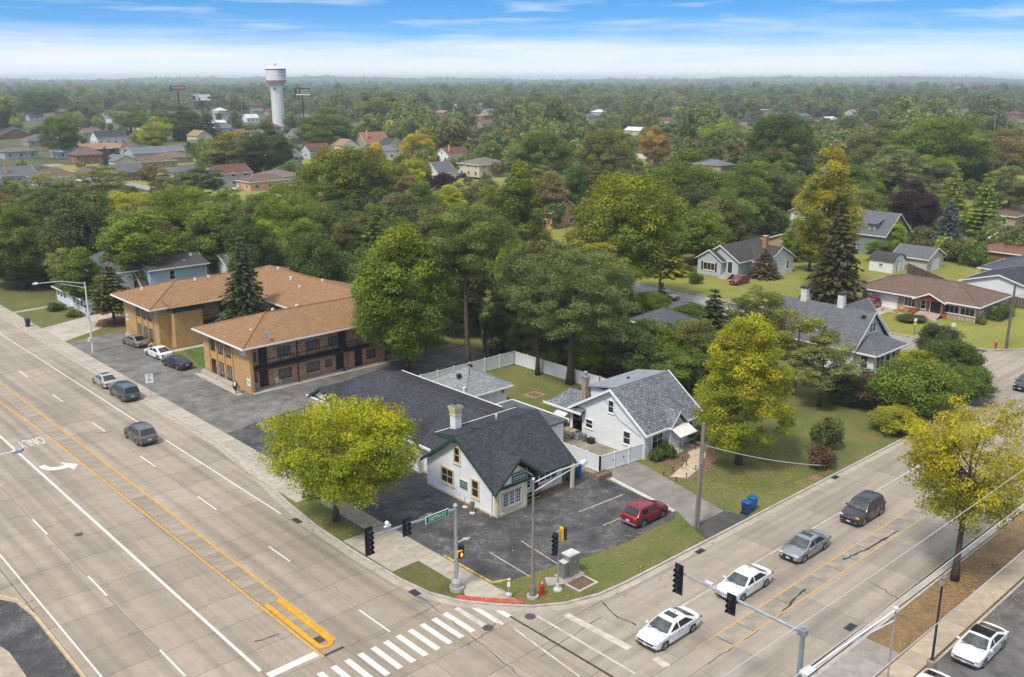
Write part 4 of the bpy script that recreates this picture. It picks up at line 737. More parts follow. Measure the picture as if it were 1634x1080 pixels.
# ---------------------------------------------------------------- generic house used for the neighbours
def house(label, x0, y0, lx, ly, ze, zr, axis, kind, wm, rm, wins='XY', chim=None, name='house', trim=WHITE, cat='house', wn=None, two=False, group=None, ov=.4, drs=True):
    B = thing(name, label, cat, (x0, y0, 0), group); x1, y1 = x0 + lx, y0 + ly
    if kind == 'hip':
        MB().box(x0, y0, 0, x1, y1, ze).build('wall', wm, B); hip(B, x0 - ov, x1 + ov, y0 - ov, y1 + ov, ze + .1, zr, rm, trim)
    else:
        if axis == 'X': walls_gable(B, 'X', x0, x1, y0, y1, ze, zr - .15, wm); gable(B, 'X', x0 - ov, x1 + ov, y0 - ov, y1 + ov, ze + .1 - .1, zr, rm, trim)
        else: walls_gable(B, 'Y', y0, y1, x0, x1, ze, zr - .15, wm); gable(B, 'Y', y0 - ov, y1 + ov, x0 - ov, x1 + ov, ze, zr, rm, trim)
    for s in ((0,) if not two else (0, 1)):
        z = (.9 if ze < 3.5 else .9) + 2.7 * s
        if 'Y' in wins:
            n = max(1, int(lx / 3.6))
            for i in range(n):
                a = x0 + lx * (i + .5) / n
                if drs and s == 0 and i == n // 2 and n > 1: door(B, '-Y', a, y0, .1, .95, 2.0)
                else: win(B, '-Y', a, y0, z, 1.25, 1.2, 2, 2, trim)
        if 'X' in wins:
            n = max(1, int(ly / 3.6))
            for i in range(n): win(B, '-X', y0 + ly * (i + .5) / n, x0, z, 1.1, 1.2, 1, 2, trim)
    if kind == 'gable' and zr - ze > 2.2:
        if axis == 'X': win(B, '-X', (y0 + y1) / 2, x0, ze + .1, .8, 1.0, 1, 2, trim)
        else: win(B, '-Y', (x0 + x1) / 2, y0, ze + .1, .8, 1.0, 1, 2, trim)
    if chim:
        cx_, cy_, cz_, cm_ = chim; c_ = MB().box(cx_ - .35, cy_ - .35, ze, cx_ + .35, cy_ + .35, cz_).build('chimney', cm_, B); MB().box(cx_ - .42, cy_ - .42, cz_, cx_ + .42, cy_ + .42, cz_ + .12).build('chimney_cap', CURB, c_)
    pipe(B, x0 + lx * .6, y0 + ly * .55, (zr + ze) / 2 + .3)
    return B
# blue and brick house
B = thing('blue_dormer_house', 'brick house with a pale blue sided dormer and black brown roof behind the apartments', 'house', (57, 147.5, 0))
walls_gable(B, 'X', 56.6, 67.5, 146.2, 155.0, 3.0, 6.8, BR_RED); gable(B, 'X', 56.2, 67.9, 145.8, 155.4, 2.95, 7.0, SH_BLK, WHITE)
MB().box(57.6, 146.2, 2.5, 67.0, 150.6, 5.9).build('dormer_wall', SIDB, B); MB().extr([(57.2, 145.7, 5.95), (57.2, 150.8, 7.05), (57.2, 150.8, 6.9), (57.2, 145.7, 5.8)], (10.3, 0, 0)).build('dormer_roof', SH_BLK, B); MB().box(57.2, 145.6, 5.75, 67.5, 145.7, 5.93).build('roof_trim', WHITE, B)
win(B, '-Y', 61.2, 146.2, 4.0, .8, 1.4); win(B, '-X', 150.3, 56.6, 3.9, .9, 1.5); MB().tube([(66.2, 146.1, 5.7), (66.2, 146.1, 3.2)], .05, 5).build('downspout', WHITE, B); MB().box(66.9, 146.1, 2.6, 67.05, 146.2, 5.8).build('corner_board', WHITE, B)
c_ = MB().box(59.3, 150.6, 6, 60.0, 151.3, 8.1).build('chimney', BR_RED, B); MB().box(59.1, 150.4, 8.1, 60.5, 151.5, 8.2).lathe([(.14, 8.2), (.14, 8.8), (.3, 8.8), (.3, 9.0)], (59.65, 150.95, 0), 8).build('flue', WHITE, c_); vent(B, 64, 147.5, 6.5, .5, STEEL, .05); vent(B, 66, 149.5, 6.9, .3, WHITE, .2)
# porch house
B = thing('porch_house', 'pale blue house with a long windowed front porch and dark grey roofs behind the lawn', 'house', (48, 148, 0))
MB().box(48.0, 148.5, 0, 51.5, 161.2, 2.3).build('porch_wall', siding('ice_blue_siding', (.62, .70, .76)), B); MB().add([(47.5, 148.1, 2.45), (47.5, 161.6, 2.45), (51.7, 161.6, 3.9), (51.7, 148.1, 3.9), (47.5, 148.1, 2.3), (47.5, 161.6, 2.3), (51.7, 161.6, 2.3), (51.7, 148.1, 2.3)], [(0, 3, 2, 1), (0, 4, 7, 3), (1, 2, 6, 5), (0, 1, 5, 4), (4, 5, 6, 7)]).build('porch_roof', SH_BLK, B); MB().box(47.38, 148.1, 2.3, 47.5, 161.6, 2.47).build('gutter', WHITE, B)
for i in range(6): 
    if i == 3: door(B, '-X', 154.4, 48.0, .1, .9, 1.95, WHITE)
    win(B, '-X', (160.2, 158.7, 157.2, 152.8, 151.2, 149.6)[i], 48.0, 1.05, .95, 1.05, 1, 2)
MB().box(51.5, 149.3, 0, 56.2, 160.6, 5.6).build('wall', SIDW, B); hip(B, 51.0, 58.6, 148.8, 161.0, 5.7, 7.9, SH_MID, WHITE)
for y in (158.5, 155.5, 152): win(B, '-X', y, 51.5, 3.9, 1.3, 1.2, 2, 2, WHITE)
MB().box(47.0, 153.6, .05, 48, 155.2, .35).build('front_step', PADL, B)
house('small white gabled house with slate roof just visible over the apartment roof', 73, 150, 9, 7, 3.4, 5.6, 'X', 'gable', SIDW, SH_MID, 'X')
# white house at the rear of the long side yard
B = thing('farmhouse', 'white farmhouse with two white chimneys, grey roof and hip roofed sun porch behind the shrubs', 'house', (106.5, 50.3, 0))
walls_gable(B, 'Y', 53.1, 66.5, 106.0, 114.2, 3.1, 7.0, SIDW); gable(B, 'Y', 52.7, 66.9, 105.5, 114.8, 3.05, 7.2, SH_MID, WHITE, .15, 110.1)
MB().box(106.6, 50.7, 0, 113.6, 53.1, 2.75).build('sun_porch_wall', SIDW, B); MB().add([(106.0, 50.1, 2.85), (114.2, 50.1, 2.85), (114.2, 53.1, 2.85), (106.0, 53.1, 2.85), (109.0, 52.9, 4.45), (111.2, 52.9, 4.45), (106.0, 50.1, 2.7), (114.2, 50.1, 2.7)], [(0, 1, 5, 4), (1, 2, 5), (3, 0, 4), (2, 3, 4, 5), (0, 6, 7, 1)]).build('sun_porch_roof', SH_MID, B); MB().box(105.9, 50.0, 2.7, 114.3, 50.1, 2.9).box(105.9, 50.0, 2.7, 106.0, 53.1, 2.9).build('gutter', WHITE, B)
for x in (107.6, 108.6, 111.6, 112.7): win(B, '-Y', x, 50.7, 1.0, .8, 1.45)
door(B, '-Y', 110.1, 50.7, .2); win(B, '-X', 51.9, 106.6, 1.0, .85, 1.4); win(B, '-Y', 109.9, 53.1, 4.6, .55, 1.1, 2, 2, WHITE); win(B, '-Y', 110.7, 53.1, 4.6, .55, 1.1, 1, 2, WHITE)
MB().box(106.8, 58.0, 3.2, 110, 61.4, 5.0).build('dormer_wall', SIDW, B); MB().extr([(106.4, 57.7, 5.0), (106.4, 59.7, 5.9), (106.4, 61.7, 5.0)], (3.6, 0, 0)).build('dormer_roof', SH_MID, B); win(B, '-X', 59.2, 106.8, 3.6, .75, 1.1); win(B, '-X', 60.3, 106.8, 3.6, .75, 1.1)
walls_gable(B, 'X', 110, 117, 54.5, 60.5, 3.1, 6.8, SIDW, name='cross_wall'); gable(B, 'X', 110, 117.4, 54.1, 60.9, 3.05, 7.1, SH_MID, WHITE, name='cross_roof')
for y in (62.6, 57.4): c_ = MB().box(109.8, y - .4, 6.2, 110.5, y + .4, 8.7).build('chimney', brick('white_brick', (.68, .67, .64), .12), B); MB().box(109.7, y - .5, 8.7, 110.6, y + .5, 8.85).build('chimney_cap', DARKM, c_)
vent(B, 109.2, 53.8, 6.7, .4, BLACK, .05); win(B, '-X', 55, 106.0, .9, .9, 1.3); win(B, '-X', 62, 106.0, .9, .9, 1.3)
# brown roofed ranch
B = thing('ranch_house', 'long sand brick ranch house with brown roof and red porch gable', 'house', (142.5, 53, 0))
MB().box(142.6, 53.0, 0, 152.4, 70.9, 2.6).build('wall', BR_SAND, B); hip(B, 141.6, 153.3, 52.2, 72.3, 2.75, 4.75, SH_BRN, WHITE)
garage_door(B, '-X', 67.4, 142.6, .1, 4.8, 2.1); MB().extr([(141.3, 57.6, 2.62), (141.3, 61.5, 2.62), (141.3, 59.55, 3.5)], (1.5, 0, 0)).build('porch_gable', mat('red_gable', (.30, .02, .03), .6), B); gable(B, 'X', 141.0, 145, 57.1, 62.0, 2.6, 3.75, SH_BRN, WHITE, .12, name='porch_roof')
MB().box(142.48, 57.6, .1, 142.6, 61.5, 2.6).build('porch_stone', BR_RED, B)
win(B, '-X', 62.8, 142.6, .9, 2.2, 1.3, 4, 1); win(B, '-X', 60.9, 142.5, .9, .7, 1.3); door(B, '-X', 59.0, 142.5, .5, 1.6, 1.9); win(B, '-X', 56.6, 142.6, 1.0, 2.0, 1.1, 3, 1); win(B, '-X', 54.3, 142.6, 1.0, 2.0, 1.1, 3, 1)
win(B, '-Y', 144.2, 53.0, 1.6, 1.0, .6, 2, 1); win(B, '-Y', 149.2, 53.0, 1.6, 1.2, .6, 2, 1); MB().tube([(142.5, 53.1, 2.5), (142.5, 53.1, .1)], .05, 5).build('downspout', WHITE, B)
for y in (57.6, 61.5): MB().box(141.3, y - .1, .5, 141.5, y + .1, 2.5).build('porch_post', BR_RED, B)
for i in range(4): MB().box(139.6 + i * .45, 57.7, .05, 142.6, 61.2, .2 + i * .12).build('step', mat('pinkish_step', (.48, .38, .32), .9, .1, 2), B)
sheet('front_walk', [(139.4, 57.5), (140.2, 57.5), (140.6, 66), (140.0, 66)], .125, PADL); sheet('driveway', [(128, 65), (142.5, 65), (142.5, 70), (128, 70)], .12, PADL)
vent(B, 146.5, 56.6, 4.2, .4, BLACK, .05)
# shed with the gambrel roof
B = thing('garden_shed', 'white gambrel roofed garden shed standing behind the ranch house', 'shed', (168.8, 78.6, 0))
cs = [(78.7, 0), (83.2, 0), (83.2, 2.1), (82.6, 3.0), (80.95, 3.5), (79.3, 3.0), (78.7, 2.1)]
cs = [(169.0, 0), (174.0, 0), (174.0, 2.2), (173.2, 3.0), (171.5, 3.5), (169.8, 3.0), (169.0, 2.2)]
MB().extr([(x, 78.7, z) for x, z in cs], (0, 4.6, 0)).build('wall', SIDW, B)
MB().extr([(x, 78.5, z) for x, z in [(168.8, 2.15), (169.7, 3.08), (171.5, 3.6), (173.3, 3.08), (174.2, 2.15), (173.9, 2.1), (173.1, 2.95), (171.5, 3.45), (169.9, 2.95), (169.1, 2.1)]], (0, 5.0, 0)).build('roof', SH_BLK, B)
win(B, '-X', 81.0, 169.0, 1.2, .6, .5, 2, 1); door(B, '-Y', 171.5, 78.7, .1, 1.6, 1.9, WHITE, DARKM)
B = house('beige gabled garage with grey roof and white door behind the shed', 175, 75, 7.0, 6.6, 2.5, 4.3, 'Y', 'gable', mat('beige_siding', (.50, .45, .36), .8, .08), SH_MID, '', name='garage', cat='garage'); garage_door(B, '-Y', 178.5, 75, .1, 3.2, 2.1)
house('white gable fronted house with charcoal roof right of the ranch roof', 158.8, 50.5, 12, 11.5, 2.9, 4.7, 'X', 'gable', SIDW, SH_DARK, '')
house('low house with dark slate hip roof beyond the white gable', 172.5, 50, 12, 14.4, 2.8, 5.2, 'X', 'hip', SIDG, shingle('slate_shingles', (.085, .095, .12)), '')
house('brown hip roofed bungalow above the hedge at the right', 191, 59, 12, 14, 2.8, 4.8, 'X', 'hip', BR_RED, shingle('red_brown_shingles', (.20, .10, .07)), '')
house('long low building with white flat roof at the right', 206, 55, 10, 21, 2.8, 3.6, 'Y', 'gable', SIDW, mat('white_roof', (.60, .62, .63), .8, .06), '')
# green grey dormered house
B = house('grey green house with white dormers and grey roof beside the purple tree', 184.5, 88.2, 10.5, 13, 4.2, 8.4, 'Y', 'gable', siding('green_grey_siding', (.20, .25, .25)), SH_MID, 'XY')
for y, w in ((97.0, 3.4), (91.5, 2.0)): MB().box(185.3, y - w / 2, 4.4, 188.5, y + w / 2, 6.3).build('dormer_wall', MATS['green_grey_siding'], B); MB().extr([(184.9, y - w / 2 - .3, 6.3), (184.9, y + w / 2 + .3, 6.3), (189.5, y + w / 2 + .3, 7.4), (189.5, y - w / 2 - .3, 7.4)], (0, 0, .15)).build('dormer_roof', SH_MID, B); win(B, '-X', y, 185.3, 4.8, 1.5 if w > 3 else .8, 1.1, 2, 2)
house('white two storey house far behind the orange tree', 196, 108, 9, 10, 5, 7.5, 'X', 'gable', SIDW, mat('pale_roof', (.40, .42, .44), .9, .1), 'X')
# pale blue-grey house beyond the side street
B = thing('bungalow', 'pale blue grey bungalow with stepped front gables and orange chimney across the side street', 'house', (144, 97, 0))
walls_gable(B, 'X', 144, 156, 95.5, 103.2, 3.2, 5.6, SIDG); gable(B, 'X', 143.6, 156.4, 95.0, 103.7, 3.15, 5.8, SH_BLK, WHITE); walls_gable(B, 'X', 142.9, 146, 98.4, 103.6, 3.0, 4.7, SIDG, name='porch_gable'); gable(B, 'X', 142.6, 146, 98.0, 104.0, 3.0, 4.9, SH_BLK, WHITE, name='porch_roof')
walls_gable(B, 'Y', 92.2, 99, 148, 157, 2.9, 5.2, SIDW, name='side_wing'); gable(B, 'Y', 91.8, 99, 147.6, 157.4, 2.9, 5.4, SH_BLK, WHITE, name='side_roof')
win(B, '-X', 101.0, 142.9, 1.1, 2.4, 1.3, 3, 1, WHITE, MATS['brown_blinds']); 
for y in (99.5, 102.5): MB().box(142.8, y - .18, 1.0, 142.9, y + .18, 2.5).build('shutter', BLACK, B)
door(B, '-X', 97.2, 144, .9); win(B, '-Y', 151, 92.2, 1.0, .7, 1.5); win(B, '-Y', 155, 92.2, 1.0, .7, 1.5)
for i in range(5): MB().box(141.6 + i * .42, 96.3, .05, 144, 98.1, .25 + i * .17).build('step', PADL, B)
c_ = MB().box(151.5, 94.8, 4, 152.3, 95.6, 7.0).build('chimney', brick('orange_chimney', (.42, .2, .1)), B); MB().box(151.4, 94.7, 7, 152.4, 95.7, 7.12).build('chimney_cap', CURB, c_)
B = house('open carport with grey gable roof behind the pale bungalow', 172, 100, 9, 8, 2.6, 4.3, 'X', 'gable', BR_SAND, SH_MID, '', name='carport', cat='carport')
house('cream two storey house with maroon roof behind the big green trees', 186, 125, 13, 12, 5, 7.3, 'X', 'hip', mat('cream_render', (.62, .54, .40), .9, .06), shingle('maroon_shingles', (.15, .07, .055)), 'XY', two=True)
house('low garage with dark grey hip roof hidden among shrubs in mid scene', 99.3, 76.3, 6.4, 6.5, 2.4, 4.3, 'X', 'hip', BR_SAND, shingle('lead_shingles', (.10, .105, .115)), '', name='garage', cat='garage')
# neighbourhood houses further off: near corner pixel at ground, lengths, looks
MAR = MATS['maroon_shingles']; TAN = shingle('tan_shingles', (.34, .21, .12)); FAR = [
 ('grey gabled house with tall brick chimney at far left', 5, 296, 11, 12, 3.2, 5.8, 'X', 'gable', SIDG, SH_MID, 'XY', 1),
 ('white two storey house with plum brown hip roof at left', 62, 302, 13, 10, 3.6, 6.2, 'X', 'hip', SIDW, SH_BRN, 'XY', 0),
 ('house with dark slate roof at the left edge behind brown roofs', 6, 222, 14, 10, 3.2, 6.4, 'Y', 'gable', BR_RED, SH_DARK, 'X', 0),
 ('house with grey hip roof and peach walls left of the tall tree', 46, 234, 13, 11, 3.2, 6.2, 'X', 'hip', BR_SAND, SH_MID, 'XY', 0),
 ('white gabled house with long slate roof in the left distance', 156, 232, 16, 10, 4, 7.5, 'X', 'gable', SIDW, SH_DARK, 'XY', 0),
 ('brown hip roofed house just behind the white gable at left', 134, 220, 14, 12, 3.2, 5.8, 'X', 'hip', BR_SAND, SH_BRN, 'X', 0),
 ('dark red brick house with tan roof and red fence', 134, 249, 13, 10, 3.0, 5.4, 'X', 'gable', brick('wine_brick', (.12, .03, .035)), TAN, 'XY', 0),
 ('dark brick house with tan orange hip roof in the left distance', 165, 247, 13, 10, 3.0, 5.2, 'X', 'hip', MATS['wine_brick'], TAN, 'XY', 0),
 ('cream gabled house with reddish roof in the left distance', 200, 247, 10, 11, 3, 5.2, 'Y', 'gable', MATS['cream_render'], MAR, 'X', 0),
 ('low house with blue grey gable roof and round window', 213, 255, 15, 11, 2.8, 5, 'X', 'gable', SIDG, SH_GREY, 'X', 0),
 ('brown roofed brick house behind the parked white car', 226, 270, 15, 13, 2.8, 4.8, 'X', 'hip', BR_SAND, SH_BRN, 'XY', 0),
 ('second brown roofed brick house farther along the left lane', 262, 262, 13, 11, 2.8, 4.8, 'X', 'hip', BR_SAND, shingle('umber_shingles', (.20, .13, .10)), 'XY', 0),
 ('house with silver grey roof beyond the brown ones', 248, 252, 14, 10, 2.8, 5, 'X', 'gable', SIDG, SH_GREY, '', 0),
 ('two storey sided house with maroon gables behind forked tree', 345, 301, 13, 11, 4.6, 7.2, 'X', 'gable', mat('putty_siding', (.48, .46, .44), .8, .08), MAR, 'XY', 0),
 ('tan brick house with brown roof beside small round shrubs', 400, 306, 14, 9, 3.0, 4.8, 'X', 'hip', BR_ORG, SH_BRN, 'XY', 0),
 ('low hip roofed grey brown house left of the big bright tree', 432, 296, 12, 12, 2.8, 4.8, 'X', 'hip', SIDG, shingle('fawn_shingles', (.19, .16, .14)), 'X', 0),
 ('blue grey two storey house half hidden by tall trees', 447, 272, 10, 11, 5.2, 7.8, 'X', 'gable', siding('slate_blue_siding', (.22, .28, .34)), SH_MID, 'XY', 0),
 ('tudor style house with steep brick gables above the bright tree', 585, 243, 14, 10, 4, 9.5, 'X', 'gable', BR_SAND, shingle('rose_shingles', (.30, .15, .10)), 'XY', 1),
 ('cream gabled house with dark brown roof beside the tudor gables', 618, 247, 12, 10, 3.6, 7.4, 'Y', 'gable', MATS['cream_render'], SH_BLK, 'XY', 0),
 ('white dormered house with red brown roof in the middle distance', 716, 260, 12, 9, 3.4, 6.2, 'X', 'gable', SIDW, MAR, 'XY', 1),
 ('white cottage with steep grey roof behind the purple tree', 700, 290, 8, 9, 3.0, 6.6, 'X', 'gable', SIDW, SH_MID, 'X', 0),
 ('two storey cream and brick house with fawn hip roof and carport', 765, 284, 14, 12, 4.6, 6.8, 'X', 'hip', MATS['cream_render'], MATS['fawn_shingles'], 'XY', 0),
 ('brown roofed house at the right edge under the pines', 1618, 366, 14, 10, 3, 5.2, 'X', 'hip', BR_SAND, SH_BRN, 'XY', 0),
 ('house with grey roof half hidden by trees left of centre', 700, 378, 10, 10, 3, 5.6, 'X', 'gable', SIDW, SH_MID, 'X', 0),
 ('gabled house with tan brick wall behind the tall bright tree', 880, 366, 9, 9, 4, 7, 'Y', 'gable', BR_ORG, SH_BRN, 'XY', 0),
 ('pinkish stucco house seen through the thin tree', 690, 400, 12, 9, 3, 5, 'X', 'gable', mat('pink_render', (.50, .36, .30), .9, .1), SH_BRN, 'XY', 0)]
HRECT = []
for (lab, u, v, lx, ly, ze, zr, ax_, kd, wm, rm, ws, ck) in FAR:
    x, y = G(u, v); house(lab, x, y, lx, ly, ze, zr, ax_, kd, wm, rm, ws, (x + 2, y + 2, zr + 1.2, BR_ORG) if ck else None, two=ze > 4.5, drs=False)
    us = [pr(x + a, y + b, c)[0] for a in (0, lx) for b in (0, ly) for c in (0, zr)]; d_ = hypot(x, y)
    HRECT.append((min(us), max(us), pr(x, y, zr)[1] - 2, v + 2, d_))

# many more roofs show in the gaps of the far tree cover
fr = random.Random(21); rm_ = [SH_MID, SH_BRN, SH_GREY, TAN, SH_DARK, MATS['fawn_shingles'], MAR, MATS['white_roof']]; wm_ = [SIDW, BR_SAND, SIDG, MATS['cream_render'], BR_RED]; FH = []
while len(FH) < 75:
    D_ = 340 * (1050 / 340) ** fr.random(); az = R(47.2) + R(fr.uniform(-29, 29) if len(FH) % 2 else fr.uniform(8, 29)); x, y = D_ * cos(az), D_ * sin(az)
    if x < 48 or any(hypot(x - a, y - b) < 20 for a, b in FH): continue
    if any(a - 10 < pr(x, y, 0)[0] < b + 10 and c - 6 < pr(x, y, 0)[1] < d + 6 for a, b, c, d, e in HRECT): continue
    FH.append((x, y)); lx, ly = fr.choice([(14, 9), (12, 10), (9, 13), (11, 8)]); ze = fr.uniform(2.8, 4.2); zr = ze + fr.uniform(1.8, 3.2); B = thing('house', 'distant house whose roof shows in a gap of the far tree cover', 'house', (x, y, 0), 'distant houses in the tree cover'); w_ = fr.choice(wm_); k_ = fr.choice(rm_)
    if fr.random() < .4: MB().box(x, y, 0, x + lx, y + ly, ze).build('wall', w_, B); hip(B, x - .4, x + lx + .4, y - .4, y + ly + .4, ze + .1, zr, k_)
    else:
        ax_ = 'X' if lx > ly else 'Y'
        a_ = (x, x + lx, y, y + ly) if ax_ == 'X' else (y, y + ly, x, x + lx); walls_gable(B, ax_, *a_, ze, zr - .1, w_); gable(B, ax_, a_[0] - .4, a_[1] + .4, a_[2] - .4, a_[3] + .4, ze, zr, k_)
    for i in range(3): win(B, '-Y', x + lx * (i + .5) / 3, y, 1, 1.2, 1.2, 1, 2)
    win(B, '-X', y + ly / 2, x, 1, 1.2, 1.2, 1, 2)
    uu = [pr(x + a, y + b, c)[0] for a in (0, lx) for b in (0, ly) for c in (0, zr)]; HRECT.append((min(uu), max(uu), pr(x, y, zr)[1] - 1, pr(x, y, 0)[1], D_))
# ================================================================== TREES AND SHRUBS
def leaf_mesh(name, C_, Rl, n, size, seed, flat=.75, up=.35, lump_turn=None, spread=1.0):
    """leaf sprays (quads) over many lumps: C_ lump centres (k,3), Rl lump radii (k,)"""
    r = np.random.default_rng(seed); k = len(C_); w = Rl ** 2; w = w / w.sum(); idx = r.choice(k, n, p=w)
    d = r.normal(size=(n, 3)); d[:, 2] += up * np.abs(d[:, 2]) ; d /= np.linalg.norm(d, axis=1)[:, None]
    rad = Rl[idx] * (r.uniform(.35, 1.0, n) ** .45) * spread; rad *= 1 + .18 * r.normal(size=n)
    pos = C_[idx] + d * rad[:, None] * np.array([1, 1, flat])
    nr = d + r.normal(size=(n, 3)) * .75 + np.array([0, 0, .35]); nr /= np.linalg.norm(nr, axis=1)[:, None]
    t = np.cross(nr, r.normal(size=(n, 3))); t /= np.linalg.norm(t, axis=1)[:, None]; b = np.cross(nr, t)
    s = size * r.uniform(.55, 1.25, n)[:, None]; a1, b1 = t * s, b * s * .62
    V = np.stack([pos - a1, pos - b1 * .9 + a1 * .1, pos + a1, pos + b1 * .9 - a1 * .1], 1).reshape(-1, 3)
    me = bpy.data.meshes.new(name); me.vertices.add(4 * n); me.vertices.foreach_set('co', V.astype(np.float32).ravel())
    me.loops.add(4 * n); me.loops.foreach_set('vertex_index', np.arange(4 * n, dtype=np.int32)); me.polygons.add(n)
    me.polygons.foreach_set('loop_start', np.arange(0, 4 * n, 4, dtype=np.int32)); me.polygons.foreach_set('loop_total', np.full(n, 4, dtype=np.int32))
    lt = r.uniform(0, 1, k); tone = np.clip(lt[idx] * .65 + r.uniform(0, 1, n) * .35, 0, 1); lz = (C_[:, 2] - C_[:, 2].min()) / (np.ptp(C_[:, 2]) + 1e-6)
    lr = np.hypot(C_[:, 0], C_[:, 1]); lr = lr / (lr.max() + 1e-6)
    turn = np.clip(.36 * r.uniform(0, 1, k)[idx] + .34 * np.maximum(lz, lr * .7)[idx] + .3 * r.uniform(0, 1, n), 0, 1)   # outer, higher sprays turn first
    for nm, v in (('tone', tone), ('turn', turn)):
        at = me.attributes.new(nm, 'FLOAT', 'FACE'); at.data.foreach_set('value', v.astype(np.float32))
    me.update(calc_edges=True); me.materials.append(FOL); return me
def lumps(seed, k, rx, z0, z1, lr, shape='round', inner=.35):
    r = np.random.default_rng(seed); out, rr = [], []; zc, hz = (z0 + z1) / 2, (z1 - z0) / 2
    # a few big boughs give an uneven outline
    nb = 7; bd = r.normal(size=(nb, 3)); bd /= np.linalg.norm(bd, axis=1)[:, None]; ba = r.uniform(.0, .28 if shape != 'dome' else .10, nb)
    while len(out) < k:
        d = r.normal(size=3); d /= np.linalg.norm(d); q = (inner + (1 - inner) * r.uniform() ** .5)
        sc = 1 - .16 + (ba * np.clip(bd @ d, 0, 1) ** 3).sum()
        p = d * q * sc
        if shape == 'round' and p[2] < -.72: continue
        wz = 1.0
        if shape == 'oval': wz = 1 - .35 * abs(p[2])
        if shape == 'pyramid': wz = 1.12 - .62 * (p[2] + 1) / 2
        if shape == 'umbrella': wz = 1.0 if p[2] > -.2 else .75; p[2] = max(p[2], -.75)
        if shape == 'dome': wz = 1.0; p[2] = max(p[2], -.62) * (1.0 if p[2] > 0 else 1.25)
        if shape == 'vase': wz = .62 + .42 * (p[2] + 1) / 2
        out.append((p[0] * rx * wz, p[1] * rx * wz, zc + p[2] * hz)); rr.append(lr * r.uniform(.65, 1.3))
    return np.array(out), np.array(rr)
def trunk_mesh(seed, z0, h, r0, rx, C_=None, n=7, fork=.35, twigs=0, lean=0.):
    """tapered trunk, main limbs reaching lump centres, optional bare twigs"""
    r = random.Random(seed); b = MB(); top = z0 + (h - z0) * .75; pts = []
    for i in range(7): t = i / 6; pts.append((lean * t + r.uniform(-.12, .12) * t, r.uniform(-.15, .15) * t, top * t))
    b.tube(pts, [r0 * (1.35 if i == 0 else 1 - .8 * i / 6) for i in range(7)], 7)
    tg = [] if C_ is None else [C_[i] for i in np.random.default_rng(seed).choice(len(C_), min(len(C_), n), replace=False)]
    for q in tg:
        t = r.uniform(fork, .85); s = Vector((lean * t, 0, top * t)); e = Vector(q); m = s.lerp(e, .5) + Vector((r.uniform(-.3, .3), r.uniform(-.3, .3), .25 * (e - s).length * .5))
        b.tube([s, m, e], [r0 * .45 * (1.1 - t), r0 * .28, r0 * .08], 5)
        for j in range(twigs):
            a = m.lerp(e, r.random()); d = Vector((r.uniform(-1, 1), r.uniform(-1, 1), r.uniform(-.2, 1.2))).normalized() * rx * r.uniform(.15, .35); b.tube([a, a + d * .6, a + d + Vector((0, 0, .1))], [r0 * .1, r0 * .06, r0 * .02], 4)
    return b.mesh('trunk', BARK, smooth=True)
KIND = {}
def make_kind(name, seed, rx, h, z0, k, lr, n, leaf, shape='round', r0=.3, flat=.75, inner=.35, limbs=7, twigs=0, lean=0., fork=.35):
    C_, rr = lumps(seed, k, rx - lr * .6, z0 + lr * .4, h - lr * .6, lr, shape, inner)
    # bring the outermost sprays to the size asked for
    C_[:, :2] -= (C_[:, :2].max(0) + C_[:, :2].min(0)) / 2
    er = np.sort(np.hypot(C_[:, 0], C_[:, 1]) + rr)[-3:].mean(); C_[:, :2] *= (rx * 1.03 - lr) / (er - lr); et = np.sort(C_[:, 2] + rr * flat)[-2:].mean(); C_[:, 2] += (h - et) * np.clip((C_[:, 2] - z0) / (h - z0), 0, 1)
    KIND[name] = (leaf_mesh('crown', C_, rr, n, leaf, seed, flat), trunk_mesh(seed, z0, h, r0, rx, C_, limbs, fork, twigs, lean), rx * 2, h)
